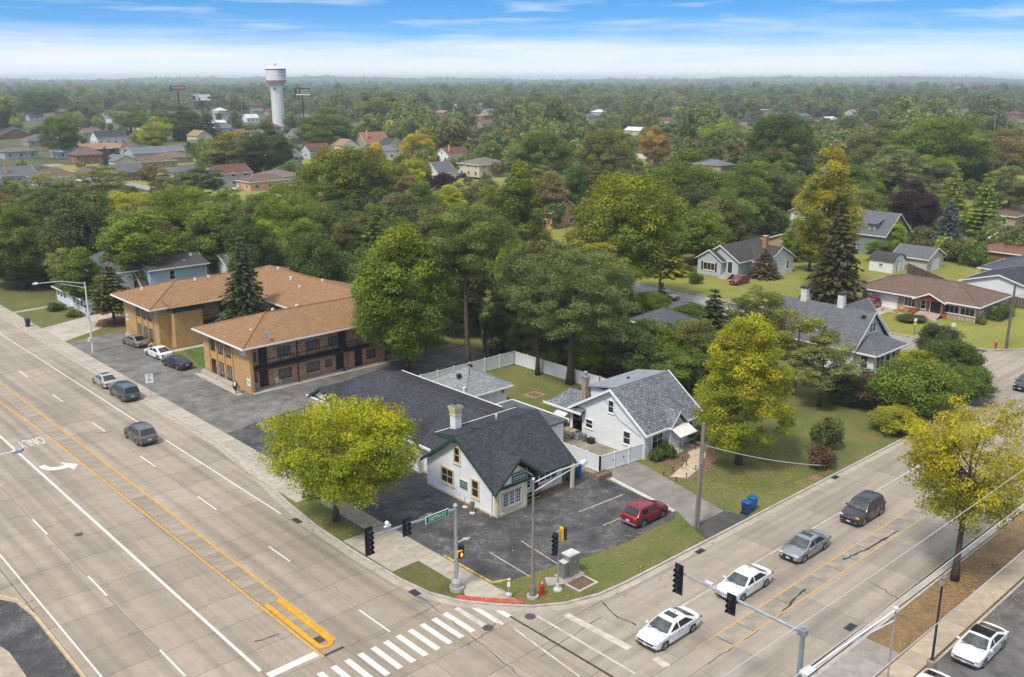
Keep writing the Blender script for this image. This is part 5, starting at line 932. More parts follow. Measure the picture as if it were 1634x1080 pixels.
# nominal trees (width 10 m, height 13 m)
for i in range(4): make_kind('broad%d' % i, 100 + i, 5, 13, 1.7 - .3 * i, 105, 1.15, 30000, .16, 'round', .32)
for i in range(2): make_kind('oval%d' % i, 120 + i, 4, 14, 1.6, 90, 1.0, 26000, .15, 'oval', .3)
for i in range(2): make_kind('tall%d' % i, 130 + i, 5, 16, 2.6, 95, 1.1, 28000, .165, 'vase', .35)
for i in range(3): make_kind('airy%d' % i, 140 + i, 5, 13, 3.4, 80, .95, 15000, .15, 'vase', .26, .5, .3, 16, 3)
for i in range(2): make_kind('shrub%d' % i, 150 + i, 2.0, 2.6, .0, 34, .7, 3600, .15, 'round', .08, .8, .2, 4)
def conifer_mesh(name, seed, rx, h, n_t, leaf, droop=.25, z0=.6, fill=1.0):
    r = np.random.default_rng(seed); C_, D_, S_ = [], [], []
    for i in range(n_t):
        t = (i + r.uniform(-.3, .3)) / n_t; z = z0 + (h - z0) * t; R_ = rx * (1 - t) ** .85 * r.uniform(.78, 1.12) + .12; m = max(5, int(16 * (1 - t * .55)))
        for j in range(m):
            a = 2 * pi * (j + r.uniform(-.4, .4)) / m + i; L_ = R_ * r.uniform(.72, 1.1); q = max(3, int(L_ / (leaf * .55) * fill))
            for s in range(q):
                f = (s + 1) / q
                for side in (-1, 0, 1):
                    wdt = .32 * L_ * (1 - f) * side * r.uniform(.4, 1); x = L_ * f; C_.append((x * cos(a) - wdt * sin(a), x * sin(a) + wdt * cos(a), z - droop * x * f + r.uniform(-.08, .08) * leaf * 3 + .12 * L_ * f * f)); D_.append((cos(a + .5 * side), sin(a + .5 * side), -.25))
    C_ = np.array(C_); D_ = np.array(D_); n = len(C_); D_ = D_ + r.normal(size=(n, 3)) * .3; D_ /= np.linalg.norm(D_, axis=1)[:, None]
    up = np.array([0, 0, 1.]) + r.normal(size=(n, 3)) * .4; b = np.cross(D_, up); b /= np.linalg.norm(b, axis=1)[:, None]; s = leaf * r.uniform(.7, 1.3, n)[:, None]; a1, b1 = D_ * s, b * s * .5
    V = np.stack([C_ - a1 * .4, C_ - b1, C_ + a1, C_ + b1], 1).reshape(-1, 3)
    me = bpy.data.meshes.new(name); me.vertices.add(4 * n); me.vertices.foreach_set('co', V.astype(np.float32).ravel()); me.loops.add(4 * n); me.loops.foreach_set('vertex_index', np.arange(4 * n, dtype=np.int32)); me.polygons.add(n)
    me.polygons.foreach_set('loop_start', np.arange(0, 4 * n, 4, dtype=np.int32)); me.polygons.foreach_set('loop_total', np.full(n, 4, dtype=np.int32))
    for nm in ('tone', 'turn'):
        at = me.attributes.new(nm, 'FLOAT', 'FACE'); at.data.foreach_set('value', (r.uniform(0, 1, n) * (1 if nm == 'tone' else .5)).astype(np.float32))
    me.update(calc_edges=True); me.materials.append(FOL); return me
def make_conifer(name, seed, rx, h, n_t, leaf, droop=.25, z0=.6): KIND[name] = (conifer_mesh('crown', seed, rx, h, n_t, leaf, droop, z0), MB().tube([(0, 0, 0), (0, 0, h * .5), (0, 0, h * .97)], [.24, .15, .02], 6).mesh('trunk', BARK), rx * 2, h)
make_conifer('spruce', 5, 3.2, 11, 24, .30); make_conifer('spruce2', 6, 2.6, 11, 18, .34, .35); make_conifer('fir', 8, 4.2, 12, 13, .42, .05, 1.5)
GREEN = {'g': (0.125, 0.182, 0.022), 'd': (0.078, 0.125, 0.022), 'b': (0.175, 0.245, 0.022), 'y': (0.26, 0.275, 0.02), 'o': (0.165, 0.17, 0.038), 'a': (0.17, 0.182, 0.06), 'G': (0.34, 0.29, 0.02), 'O': (0.30, 0.22, 0.035), 'p': (0.05, 0.018, 0.026), 's': (0.13, 0.16, 0.14), 'k': (0.088, 0.105, 0.034), 'r': (0.19, 0.14, 0.055)}
def tree(kind, x, y, w, h, tone, turn, label, group=None, rz=None, name=None, z=.08, cat='tree', parts=True):
    cr, tr, W0, H0 = KIND[kind]
    name = name or ('conifer_tree' if kind[:3] in ('spr', 'fir') else 'shrub' if kind[:3] == 'shr' else 'tree')
    T = thing(name, label, 'shrub' if name == 'shrub' else cat, (x, y, z), group, random.uniform(0, 6.3) if rz is None else rz, world=False); T.scale = (w / W0, w / W0, h / H0)
    c = link('crown', cr, T); q = random.uniform(.85, 1.15); g = GREEN[tone] if isinstance(tone, str) else tone; c.color = (g[0] * q, g[1] * q, g[2], turn); link('trunk', tr, T); return T
for i in range(2): make_kind('big%d' % i, 160 + i, 5, 12, 1.2, 170, .85, 60000, .10, 'round', .28, .75, .4, 12)
for i in range(2): make_kind('bush%d' % i, 170 + i, 5, 10, .0, 110, 1.2, 30000, .16, 'round', .12, .8, .45, 4)
# ---- trees built for their own place
def hero(name, u, v, w, h, seed, k, lr, n, leaf, shape, tone, turn, label, z0, r0=.3, flat=.75, inner=.35, limbs=10, twigs=0, lean=0., xy=None, fork=.35, off=(0, 0)):
    make_kind(name, seed, w / 2, h, z0, k, lr, n, leaf, shape, r0, flat, inner, limbs, twigs, lean, fork)
    x, y = xy or G(u, v, .1)
    if off != (0, 0):
        for vv in KIND[name][0].vertices: vv.co.x += off[0]; vv.co.y += off[1]
    return tree(name, x, y, w, h, tone, turn, label, rz=0)
hero('h1', 537, 830, 13.2, 10.6, 31, 300, 1.0, 85000, .095, 'dome', (.175, .225, .012), .46, 'yellow green street tree on the grass island in front of the clinic', 2.1, .26, .62, .35, 16, 2, off=(.6, -.5))
hero('h2', 0, 0, 16, 18.6, 32, 260, 1.3, 95000, .145, 'pyramid', (.13, .205, .02), .38, 'large dense green maple filling the space between the apartments and the clinic', 1.0, .45, .7, .4, xy=(66.5, 91))
hero('h5', 748, 594, 13.0, 21, 33, 130, 1.15, 52000, .11, 'umbrella', (.145, .185, .04), .15, 'tall thin crowned tree with a bare leaning trunk rising behind the silver garage', 10.5, .38, .42, .2, 26, 4, lean=-.8, fork=.5)
hero('h6', 910, 612, 17, 16.2, 34, 220, 1.15, 70000, .115, 'round', (.135, .165, .048), .12, 'big grey green tree standing in the back yard by the white fence', 4.2, .45, .5, .25, 26, 4)
hero('h6b', 858, 598, 10, 15, 35, 100, 1.0, 30000, .115, 'vase', (.095, .13, .045), .12, 'grey green tree left of the big yard tree close to the fence corner', 4.5, .28, .5, .25, 16, 4)
hero('h7', 1178, 740, 11.2, 14.5, 36, 190, .85, 72000, .105, 'pyramid', (.175, .21, .016), .43, 'golden green maple standing alone on the side lawn', 1.0, .3, .7, .35, 12)
hero('h11', 1523, 925, 11, 13.6, 37, 170, .9, 34000, .095, 'vase', (.165, .19, .02), .60, 'thinning golden street tree on the dry verge at lower right', 3.2, .26, .55, .2, 30, 5)
hero('h10', 0, 0, 12.5, 24, 38, 190, 1.2, 60000, .16, 'oval', (.20, .20, .028), .36, 'tall yellow green tree tinged orange above the dark conifer right of centre', 3, .4, .7, .35, xy=G(1312, 466))
make_conifer('hs1', 41, 3.6, 12.2, 30, .26, .3); x, y = 57.3, 114.2; tree('hs1', x, y, 9.4, 15.2, 'k', .1, 'dark green spruce standing in the apartment courtyard')
make_conifer('hs2', 42, 3.3, 8.6, 16, .3, .1, 2.0); tree('hs2', 48.8, 138.9, 7.6, 9.2, (.11, .105, .035), .2, 'olive evergreen with spreading boughs in front of the blue dormered house')
# ---- trees placed by where their tops stand: u, v of the top, width in px, height in m
TL = [(20, 332, 135, 14, 'broad0', 'g', .2, 'broad green tree at the left edge behind the lawn'), (92, 345, 100, 11, 'broad1', 'd', .2, 'dark green tree second from the left edge behind the lawn'), (140, 372, 75, 6.8, 'broad2', 'y', .25, 'small yellow green tree beside the porch house roof'), (205, 306, 130, 13.4, 'oval0', 'y', .28, 'yellow green tree behind the blue dormered house'), (285, 296, 135, 16, 'broad3', 'b', .22, 'bright green tree behind the apartment roof left end'), (345, 318, 105, 14, 'airy0', 'a', .12, 'grey olive airy tree behind the bright green one'), (395, 345, 90, 14, 'broad1', 'd', .1, 'dark tree behind the courtyard spruce'), (445, 292, 120, 16, 'broad0', 'g', .3, 'green tree speckled yellow behind the apartment ridge'), (495, 372, 95, 13, 'broad2', 'd', .1, 'dark green tree behind the back wing of the apartments'), (440, 385, 100, 9, 'broad3', 'g', .1, 'mid green tree close behind the apartment roof'), (320, 375, 110, 8.5, 'broad0', 'd', .1, 'dark green tree behind the apartment roof and small white gable'), (30, 400, 130, 6.3, 'broad2', 'd', .05, 'low dark green tree closing the lawn at the left edge'), (110, 400, 110, 5, 'broad3', 'd', .05, 'low dark tree behind the porch house'), (215, 372, 110, 6.5, 'broad1', 'g', .1, 'green tree behind the brown chimney'),
 (60, 278, 120, 12, 'airy1', 'a', .15, 'olive airy tree above the left row'), (150, 266, 105, 12, 'airy2', 'a', .15, 'olive airy tree in front of the red fenced house'), (92, 184, 66, 19, 'oval1', 'g', .05, 'tall dark green oval tree among the left hand houses'), (58, 146, 66, 24, 'broad1', 'd', 0, 'big dark tree in the far left distance'), (166, 233, 22, 9, 'spruce', 's', 0, 'blue spruce between the left houses and the lane'), (282, 168, 90, 20, 'broad2', 'd', 0, 'tall dark tree group member left of the water tower'), (245, 186, 60, 17, 'oval0', 'y', .1, 'yellowish tree beside dark evergreens left of the tower'), (305, 176, 60, 17, 'spruce2', 'd', 0, 'dark evergreen left of the water tower'), (330, 180, 60, 16, 'spruce2', 'd', 0, 'second dark evergreen nearer the water tower'), (205, 170, 70, 17, 'broad3', 'g', 0, 'green tree behind the left houses'),
 (370, 210, 105, 17, 'tall0', 'o', .3, 'tall forked olive tree in front of the maroon gabled house'), (320, 262, 80, 12, 'airy0', 'd', .05, 'small dark airy tree left of the forked tree'), (425, 195, 90, 20, 'broad0', 'd', .05, 'dense dark tree under the water tower'), (245, 262, 60, 10, 'airy2', 'r', .2, 'reddish small tree beside the utility pole in the left distance'), (285, 275, 90, 10, 'airy1', 'o', .1, 'olive tree between the lane and maroon gables'),
 (515, 172, 120, 21, 'broad1', 'g', .15, 'broad green tree right of the water tower'), (545, 232, 180, 20, 'broad2', (.12, .16, .018), .38, 'very broad bright yellow green tree left of centre'), (618, 146, 105, 27, 'broad3', 'o', .05, 'tall rounded olive tree rising above the others at centre'), (665, 212, 62, 14, 'oval1', 'G', .35, 'golden tree in the middle distance'), (598, 228, 50, 14, 'oval0', 'G', .3, 'small golden tree beside the cream gable'), (655, 252, 75, 14, 'broad0', 'y', .25, 'yellow green tree before the golden one'), (700, 274, 62, 11, 'broad1', 'p', 0, 'round dark purple tree left of centre'), (640, 306, 90, 12, 'broad2', 'a', .1, 'olive tree below the purple one'), (740, 288, 60, 11, 'airy0', 'a', .1, 'small grey tree in front of the pale street at centre'), (700, 322, 100, 12, 'broad3', 'o', .12, 'olive green tree behind the thin trunked tree'), (832, 258, 100, 20, 'oval1', (.12, .17, .02), .35, 'tall bright green tree rising at centre'), (640, 345, 60, 9, 'broad0', 'g', .15, 'small green tree beside bare branches'), (785, 345, 90, 12, 'broad1', 'd', .1, 'dark green tree behind the thin trunked tree at centre'),
 (868, 208, 110, 19, 'broad1', 'g', .05, 'green tree behind the tall bright tree'), (925, 262, 60, 14, 'broad2', 'd', .05, 'dark gap filling tree at centre'), (970, 204, 110, 21, 'broad0', 'o', .12, 'broad olive tree right of centre'), (1047, 200, 62, 17, 'broad3', 'O', .34, 'orange tree in the distance right of centre'), (1000, 275, 205, 21, 'broad2', (.13, .165, .018), .36, 'huge yellow green tree right of centre'), (1090, 238, 170, 20, 'broad3', (.10, .145, .02), .28, 'broad yellow green tree behind the huge one'), (1185, 262, 120, 17, 'broad0', 'g', .15, 'green tree behind the pale bungalow'), (1250, 180, 120, 24, 'broad1', 'd', .02, 'tall dark green tree right of centre'), (1150, 195, 90, 17, 'broad2', 'b', .08, 'lighter green tree in the right distance'), (1225, 262, 80, 15, 'broad3', 'g', .12, 'green tree left of the orange one'), (1165, 300, 130, 13, 'broad1', 'g', .1, 'green tree above the pale bungalow roof'),
 (1405, 190, 130, 22, 'broad2', 'o', .12, 'broad olive green tree at right'), (1505, 185, 160, 24, 'broad0', 'g', .08, 'very large green tree at right'), (1600, 205, 110, 19, 'broad3', 'r', .18, 'brownish green tree near the right edge'), (1420, 252, 95, 15, 'airy1', 'a', .05, 'grey green airy tree above the grey green house'), (1465, 288, 95, 13, 'broad1', 'p', 0, 'large dark purple tree beside the blue spruce'), (1520, 317, 66, 12, 'spruce', 's', 0, 'silvery blue spruce at right'), (1578, 280, 64, 14, 'fir', 'b', .1, 'bright green pine near the right edge'), (1528, 264, 56, 15, 'fir', 'y', .1, 'yellow green pine above the blue spruce'), (1618, 262, 70, 15, 'airy0', 'a', .05, 'grey olive tree at the right edge'), (1428, 352, 48, 7, 'broad3', 'b', .2, 'small bright green tree beside the grey green house'), (1368, 262, 70, 14, 'broad0', 'g', .05, 'green tree just right of the orange tree'), (1560, 385, 40, 5, 'shrub0', 'g', 0, 'clipped hedge bush under the blue spruce')]
for (u, v, w, h, kd, tn, tu, lab) in TL:
    x, y = G(u, v, h); D_ = hypot(x, y); kd = 'big%d' % (len(lab) % 2) if w * D_ / 1566 > 13.5 and kd[:2] in ('br', 'ov') else kd; tree(kd, x, y, w * D_ / 1566 * 1.02, h, tn, tu, lab)
# nearer ones whose ground point or height is known
for (kd, x, y, w, h, tn, tu, lab) in [
 ('spruce', *G(1330, 492), 10.5, 17.2, (.10, .09, .03), .25, 'tall dark brownish conifer beside the ranch driveway'), ('spruce2', *G(1135, 575), 7.5, 9.5, 'k', .1, 'dark green conifer right of the hidden hip roofed garage'), ('airy1', *G(1205, 570), 9.5, 9.0, (.12, .14, .03), .2, 'light olive willow like tree behind the golden maple'), ('airy2', 92.0, 49.4, 9.0, 7.6, 'a', .15, 'grey olive tree with visible trunk in front of the white farmhouse'), ('airy0', 93.5, 53.5, 9, 9.8, 'o', .2, 'olive airy tree leaning over the farmhouse roof'), ('spruce2', 148.5, 92.8, 6, 5.5, 'r', .2, 'small rusty conifer in front of the pale bungalow'),
 ('broad2', 84.5, 79, 10, 9, 'd', .05, 'dark tree in the thicket behind the yard fence'), ('broad0', 88, 70, 9, 6.5, 'g', .05, 'dense green tree behind the cape house'), ('broad3', 93, 65.5, 8.5, 5.5, 'g', .03, 'low green tree in the thicket right of the cape house'), ('broad1', 84, 64, 7.5, 4.5, 'g', .08, 'low bushy tree behind the cape house ridge'), ('broad2', 97, 71, 7, 5, 'd', .03, 'dark bushy tree below the hidden garage roof'), ('tall1', 90, 92, 12, 13.5, (.085, .095, .03), .2, 'olive tree right of the big yard tree'), ('airy1', 98, 89, 11, 13, 'o', .25, 'thin olive tree with pale limbs near the parked beige car'), ('tall0', 82, 100, 12, 13, 'o', .15, 'olive tree behind the thin trunked tree'), ('broad0', 77, 128, 12, 12, 'd', .1, 'dark green tree behind the back wing'), ('broad0', 160, 90.5, 9, 7.5, 'g', .1, 'green tree on the lawn right of the pale bungalow'), ('oval1', 166, 97, 8, 9, 'b', .1, 'light green tree beside the carport'), ('broad3', 150, 109, 12, 11, 'g', .12, 'green tree close behind the pale bungalow'), ('broad2', 163, 113, 12, 12, 'o', .12, 'olive tree behind the carport'), ('tall0', 137, 108, 11, 13, 'g', .15, 'spreading green tree left of the pale bungalow'), ('broad1', 178, 86, 6, 4.5, 'g', .1, 'low round tree behind the white shed'), ('broad1', 80, 115, 11, 11, 'd', .05, 'dark tree right of the back wing roof')]:
    tree(kd, x, y, w, h, tn, tu, lab)
sh = [(1060, 728, 2.6, 1.5, 'd', 'rounded dark shrub beside the front steps of the cape house'), (1047, 735, 1.7, 1.3, 'd', 'smaller dark shrub left of the rounded one under the front window'), (1108, 700, 2.6, 1.6, 'k', 'dark evergreen shrub under the right front window of the cape house'), (1318, 715, 3.4, 3.4, 'k', 'brownish green shrub on the side lawn under the airy tree'), (1310, 745, 3, 2.2, (.13, .08, .05), 'russet low shrub on the side lawn'), (1460, 665, 8.5, 5.6, 'g', 'biggest green shrub in front of the farmhouse porch'), (1510, 610, 6.5, 4.6, 'd', 'blue green shrub right of the biggest one'), (1545, 640, 5.5, 3.6, 'g', 'green shrub nearest the street curve'), (1490, 580, 5.2, 4.6, 'k', 'grey green shrub behind the corner group'), (1530, 590, 4.5, 2.6, 'd', 'dark round shrub at the street corner'), (1395, 650, 6.0, 3.4, (.14, .10, .06), 'brown tinged shrub left of the biggest green one'), (1350, 640, 6.0, 3.6, 'k', 'dull green shrub beside the farmhouse side wall'), (1425, 690, 4.5, 2.4, 'y', 'yellow green low shrub at the foot of the corner group'), (1462, 610, 5, 3.6, 'y', 'yellow green shrub touching the sun porch'),
 (1180, 640, 6, 4.0, 'g', 'green shrub behind the golden maple'), (960, 600, 4.6, 3.4, 'r', 'brownish shrub behind the yard fence'), (884, 590, 2.4, 3.0, 'y', 'yellow green shrub by the fence under the big tree'), (1010, 590, 6, 3.4, 'g', 'green shrub in the thicket behind the cape house'), (1075, 600, 6, 3.2, 'g', 'green shrub at the right end of the thicket'), (1120, 620, 5, 3.0, 'd', 'dark shrub behind the golden maple left side'), (90, 495, 3, 1.3, 'k', 'low dark shrub at the corner of the windowed porch'), (118, 505, 2.6, 1.2, 'o', 'olive shrub in front of the windowed porch'), (1470, 490, 2.6, 1.8, 'k', 'dark round bush left of the ranch steps'), (1537, 508, 2.2, 1.6, 'd', 'round clipped bush under the ranch windows'), (1510, 505, 2, 1.3, 'o', 'loose olive bush right of the ranch steps'), (1565, 517, 1.8, 1.2, 'o', 'small bush at the ranch corner'), (1455, 512, 4, .8, 'k', 'low planting bed bush in the middle of the ranch lawn'), (1110, 452, 3, 2, 'd', 'dark shrub before the pale bungalow'), (1035, 500, 6, 3.0, 'g', 'green shrub behind the hidden garage'), (1105, 515, 6, 2.6, 'd', 'dark shrub right of the hidden garage')]
for (u, v, w, h, tn, lab) in sh:
    x, y = G(u, v, .1); tree('shrub%d' % random.randint(0, 1) if w < 4 else 'bush%d' % random.randint(0, 1), x, y, w * (1 if w < 4 else 1.25), h * (1 if w < 4 else 1.15), tn, .1 if tn != 'y' else .25, lab, name='shrub')
# clipped hedge at the ranch and the tall dark hedge behind the left lawn
def hedge(label, x0, y0, x1, y1, h, tn, seed):
    nx, ny = max(2, int((x1 - x0) / .8)), max(2, int((y1 - y0) / .8)); C_ = np.array([(x0 + (x1 - x0) * (i + .5) / nx, y0 + (y1 - y0) * (j + .5) / ny, z) for i in range(nx) for j in range(ny) for z in np.arange(.4, h - .2, .6)]); C_ = C_ - np.array([x0, y0, 0]); me = leaf_mesh('hedge', C_, np.full(len(C_), .55), len(C_) * 90, .12, seed, 1.0, .1); o = link('hedge', me, None, (x0, y0, .08)); o.color = (*GREEN[tn], .05); tag(o, label, 'hedge')
hedge('dark clipped hedge along the right side of the ranch house', 145.5, 50.6, 151.5, 52.2, 1.9, 'd', 71); hedge('green hedge below the brown hip roofed bungalow', 186, 68, 189, 74, 2.2, 'g', 72)
# ---- the belt of trees between and beyond the houses
CLEAR = [(0, 60, 250, 300), (115, 210, 205, 285), (205, 300, 240, 300), (330, 450, 262, 305), (570, 640, 205, 243), (690, 815, 225, 292), (440, 480, 130, 186), (1105, 1240, 372, 450), (1190, 1260, 335, 372), (1355, 1440, 330, 400), (1360, 1634, 395, 560), (1580, 1634, 320, 380), (425, 460, 105, 175), (268, 300, 132, 160), (305, 350, 148, 175), (470, 520, 136, 160), (180, 260, 280, 300), (1060, 1160, 440, 490), (0, 90, 470, 520), (1420, 1600, 290, 395)]
def blocked(x, y, w, h):
    u0, v0, d = pr(x, y, h); u1, vb, _ = pr(x, y, 0); hw = w / 2 * 1566 / max(d, 1)
    for (a, b, c, e) in CLEAR:
        if h > 7 and u0 + hw > a and u0 - hw < b and v0 < e - 4 and vb > e + (4 if e > 300 else 3): return True
    for (a, b, c, e, dd) in HRECT:
        if u0 + hw > a and u0 - hw < b and v0 < c + (e - c) * .6 and d < dd - 2 and vb > c: return True
    return False
PAL = ['g', 'g', 'g', 'd', 'd', 'o', 'o', 'k', 'b', 'a', 'y', 'r']; KD = ['broad0', 'broad1', 'broad2', 'broad3', 'oval0', 'oval1', 'tall0', 'tall1', 'airy0', 'spruce2']
LM = [(37, 262, 'grey gabled house at far left'), (85, 290, 'plum roofed white house'), (150, 225, 'slate roofed white house'), (190, 245, 'tan roofed houses at left'), (245, 262, 'umber roofed brick houses'), (355, 285, 'maroon gabled house'), (420, 295, 'tan brick house'), (442, 150, 'water tower'), (283, 150, 'left billboard'), (482, 150, 'navy billboard'), (590, 225, 'tudor style gables'), (730, 248, 'red roofed dormer house'), (710, 275, 'white cottage'), (785, 268, 'fawn roofed house'), (880, 355, 'small brick gable'), (985, 300, 'huge yellow green tree'), (1047, 215, 'orange tree'), (1170, 410, 'pale blue bungalow'), (1220, 355, 'cream house'), (1312, 280, 'tall orange tree'), (1395, 350, 'green grey dormered house'), (1465, 320, 'purple tree'), (1520, 350, 'blue spruce'), (1500, 460, 'ranch house'), (1250, 215, 'tall dark green tree'), (1505, 230, 'very large green tree'), (618, 180, 'tall rounded olive tree'), (1150, 220, 'lighter green tree'), (760, 340, 'leaning tree'), (330, 420, 'apartment roof'), (1610, 350, 'right edge roof')]
USED = {}
def where(x, y, h, tone, kd):
    u, v, d = pr(x, y, h * .6); a = min(LM, key=lambda q: hypot(q[0] - u, (q[1] - v) * 1.6)); du, dv = u - a[0], v - a[1]
    sd = ('left of' if du < 0 else 'right of') if abs(du) > abs(dv) * 1.6 else ('beyond' if dv < 0 else 'in front of'); sz = 'tall ' if h > 14.5 else 'small ' if h < 9 else ''
    fm = 'pointed ' if kd.startswith('spr') else 'airy ' if kd.startswith('airy') else 'narrow ' if kd.startswith('oval') else 'flaring ' if kd.startswith('tall') else ''
    cn = {'g': 'mid green', 'd': 'dark green', 'o': 'olive', 'k': 'dull green', 'b': 'light green', 'a': 'grey olive', 'y': 'yellow green', 'r': 'brownish', 'G': 'golden'}[tone]
    di = 'close ' if hypot(du, dv) < 25 else 'well ' if hypot(du, dv) > 60 else ''
    t_ = sz + fm + cn + ' tree ' + di + sd + ' the ' + a[2]
    if len(t_.split()) > 13: t_ = t_[len(sz):].replace(fm, '')
    t_ = ' '.join(t_.split()[:13]) if len(t_.split()) > 13 else t_
    n = USED.get(t_, 0); USED[t_] = n + 1; return t_ if n == 0 else t_ + (', a second alike', ', a third alike', ', a fourth alike', ', one more alike')[min(n - 1, 3)]
LAB = {'g': 'mid green broadleaf tree in the wooded belt between the far houses', 'd': 'dark green tree in the wooded belt between the far houses', 'o': 'olive green tree in the wooded belt between the far houses', 'k': 'dull grey green tree in the wooded belt between the far houses', 'b': 'light green tree in the wooded belt between the far houses', 'a': 'pale grey olive tree in the wooded belt between the far houses', 'y': 'yellow green tree in the wooded belt between the far houses', 'r': 'brownish tree in the wooded belt between the far houses', 'G': 'golden tree in the wooded belt between the far houses'}
placed = []; tr_ = random.Random(5); tries = 0
while len(placed) < 195 and tries < 16000:
    tries += 1; D_ = 150 * (560 / 150) ** tr_.random(); az = R(47.2) + R(tr_.uniform(-31, 31)); x, y = D_ * cos(az), D_ * sin(az); h = tr_.uniform(9, 17); w = h * tr_.uniform(.72, 1.0)
    if y < 150 and x < 95: continue
    if x < 46 or y < 46 or (x < 222 and y < 98): continue
    if len(placed) > 95 and D_ > 330: continue
    if 114 < x < 131 or (x < 160 and y < 100) or abs((y - 46)) < 6: continue
    if any((x - a) ** 2 + (y - b) ** 2 < (c_ + w) ** 2 * .12 for a, b, c_ in placed): continue
    if blocked(x, y, w, h): continue
    placed.append((x, y, w)); k = tr_.choice(PAL); kd = tr_.choice(KD) if k not in 'a' else 'airy%d' % tr_.randint(0, 2); q = tr_.uniform(0, .22)
    if tr_.random() < .025: k = 'G'; q = .35
    tree(kd, x, y, w, h, k, q, where(x, y, h, k, kd), 'trees of the wooded belt')
und = []; tries = 0
ULAB = {'g': 'small mid green tree in the thicket between the corner lots and the side street', 'd': 'small dark green tree in the thicket between the corner lots and the side street', 'o': 'small olive tree in the thicket between the corner lots and the side street', 'b': 'small light green tree in the thicket between the corner lots and the side street'}
while len(und) < 62 and tries < 6000:
    tries += 1; (a, b_, c_, d_, h0, h1) = tr_.choice([(79, 60, 104, 76, 3, 5.5), (79, 78, 97, 135, 6, 12), (97, 84, 115, 140, 6, 11), (74, 140, 112, 200, 8, 12), (132, 112, 176, 170, 7, 12), (79, 66, 96, 90, 5, 8)])
    x, y, h = tr_.uniform(a, c_), tr_.uniform(b_, d_), tr_.uniform(h0, h1); w = h * tr_.uniform(.8, 1.05)
    if any((x - p) ** 2 + (y - q) ** 2 < (r_ + w) ** 2 * .10 for p, q, r_ in und) or blocked(x, y, w, h): continue
    if 97 < x < 107 and 73 < y < 84: continue
    und.append((x, y, w)); k = tr_.choice(['g', 'g', 'd', 'd', 'o', 'b']); kk = tr_.choice(['broad0', 'broad1', 'broad2', 'broad3', 'oval0']); tree(kk, x, y, w, h, k, tr_.uniform(0, .15), where(x, y, h, k, kk), 'trees of the thicket')
# ---- the far canopy: too many to count, one scattered object
def canopy_cards():
    """low detail crowns for the far wood, one mesh: leafy tufts over dome shapes"""
    out = []
    for s in range(6):
        rx_ = (5.2, 4.0, 6.0, 4.6, 5.4, 3.6)[s]; C_, rr = lumps(300 + s, 34, rx_, 2.0, (12, 13, 11, 14, 12, 10)[s], 2.0, ('round', 'oval', 'round', 'vase', 'umbrella', 'round')[s], .45); me = leaf_mesh('far_crown', C_, rr, 2000, .58, 300 + s, .85); out.append(me)
    return out
def far_foliage(name, c):
    m = FOL.copy(); m.name = name; t = m.node_tree; oi = [n for n in t.nodes if n.type == 'OBJECT_INFO'][0]; rgb = t.nodes.new('ShaderNodeRGB'); rgb.outputs[0].default_value = (*c, 1)
    mr = t.nodes.new('ShaderNodeMapRange'); mr.inputs[3].default_value = .7; mr.inputs[4].default_value = 1.35; t.links.new(oi.outputs['Random'], mr.inputs[0]); vm = t.nodes.new('ShaderNodeVectorMath'); vm.operation = 'SCALE'; t.links.new(rgb.outputs[0], vm.inputs[0]); t.links.new(mr.outputs[0], vm.inputs['Scale'])
    for l_ in list(t.links):
        if l_.from_node == oi and l_.from_socket.name == 'Color': d = l_.to_socket; t.links.remove(l_); t.links.new(vm.outputs[0], d)
        elif l_.from_node == oi and l_.from_socket.name == 'Alpha': d = l_.to_socket; t.links.remove(l_); d.default_value = .1
    return m
fc = canopy_cards(); srcs = []
hidden = bpy.data.collections.new('far_crown_sources')
tints = [(.12, .16, .035), (.085, .12, .034), (.155, .165, .05), (.11, .14, .042), (.17, .16, .05), (.20, .22, .035)]
for i, me in enumerate(fc):
    me.materials.clear(); me.materials.append(far_foliage('far_foliage', tints[i]))
    o = bpy.data.objects.new('far_crown', me); hidden.objects.link(o); o.color = (*tints[i], .08)
def scatter(name, pts, scl, label, kindtxt):
    me = bpy.data.meshes.new(name); me.from_pydata(pts, [], []); at = me.attributes.new('size', 'FLOAT', 'POINT'); at.data.foreach_set('value', np.array(scl, dtype=np.float32)); at = me.attributes.new('turnz', 'FLOAT', 'POINT'); at.data.foreach_set('value', rng.uniform(0, 6.28, len(pts)).astype(np.float32))
    ng = bpy.data.node_groups.new(name, 'GeometryNodeTree'); ng.interface.new_socket('Geometry', in_out='INPUT', socket_type='NodeSocketGeometry'); ng.interface.new_socket('Geometry', in_out='OUTPUT', socket_type='NodeSocketGeometry')
    a = ng.nodes.new('NodeGroupInput'); z = ng.nodes.new('NodeGroupOutput'); ci = ng.nodes.new('GeometryNodeCollectionInfo'); ci.inputs[0].default_value = hidden; ci.inputs[1].default_value = True; ci.inputs[2].default_value = True
    ip = ng.nodes.new('GeometryNodeInstanceOnPoints'); ip.inputs['Pick Instance'].default_value = True; s1 = ng.nodes.new('GeometryNodeInputNamedAttribute'); s1.data_type = 'FLOAT'; s1.inputs[0].default_value = 'size'; s2 = ng.nodes.new('GeometryNodeInputNamedAttribute'); s2.data_type = 'FLOAT'; s2.inputs[0].default_value = 'turnz'
    cx_ = ng.nodes.new('ShaderNodeCombineXYZ'); l = ng.links.new; l(a.outputs[0], ip.inputs['Points']); l(ci.outputs[0], ip.inputs['Instance']); l(s1.outputs[0], ip.inputs['Scale']); l(s2.outputs[0], cx_.inputs[2]); l(cx_.outputs[0], ip.inputs['Rotation']); l(ip.outputs[0], z.inputs[0])
    o = link(name, me); md = o.modifiers.new('scatter', 'NODES'); md.node_group = ng; stuff(o, label, kindtxt); return o
pts, sc = [], []
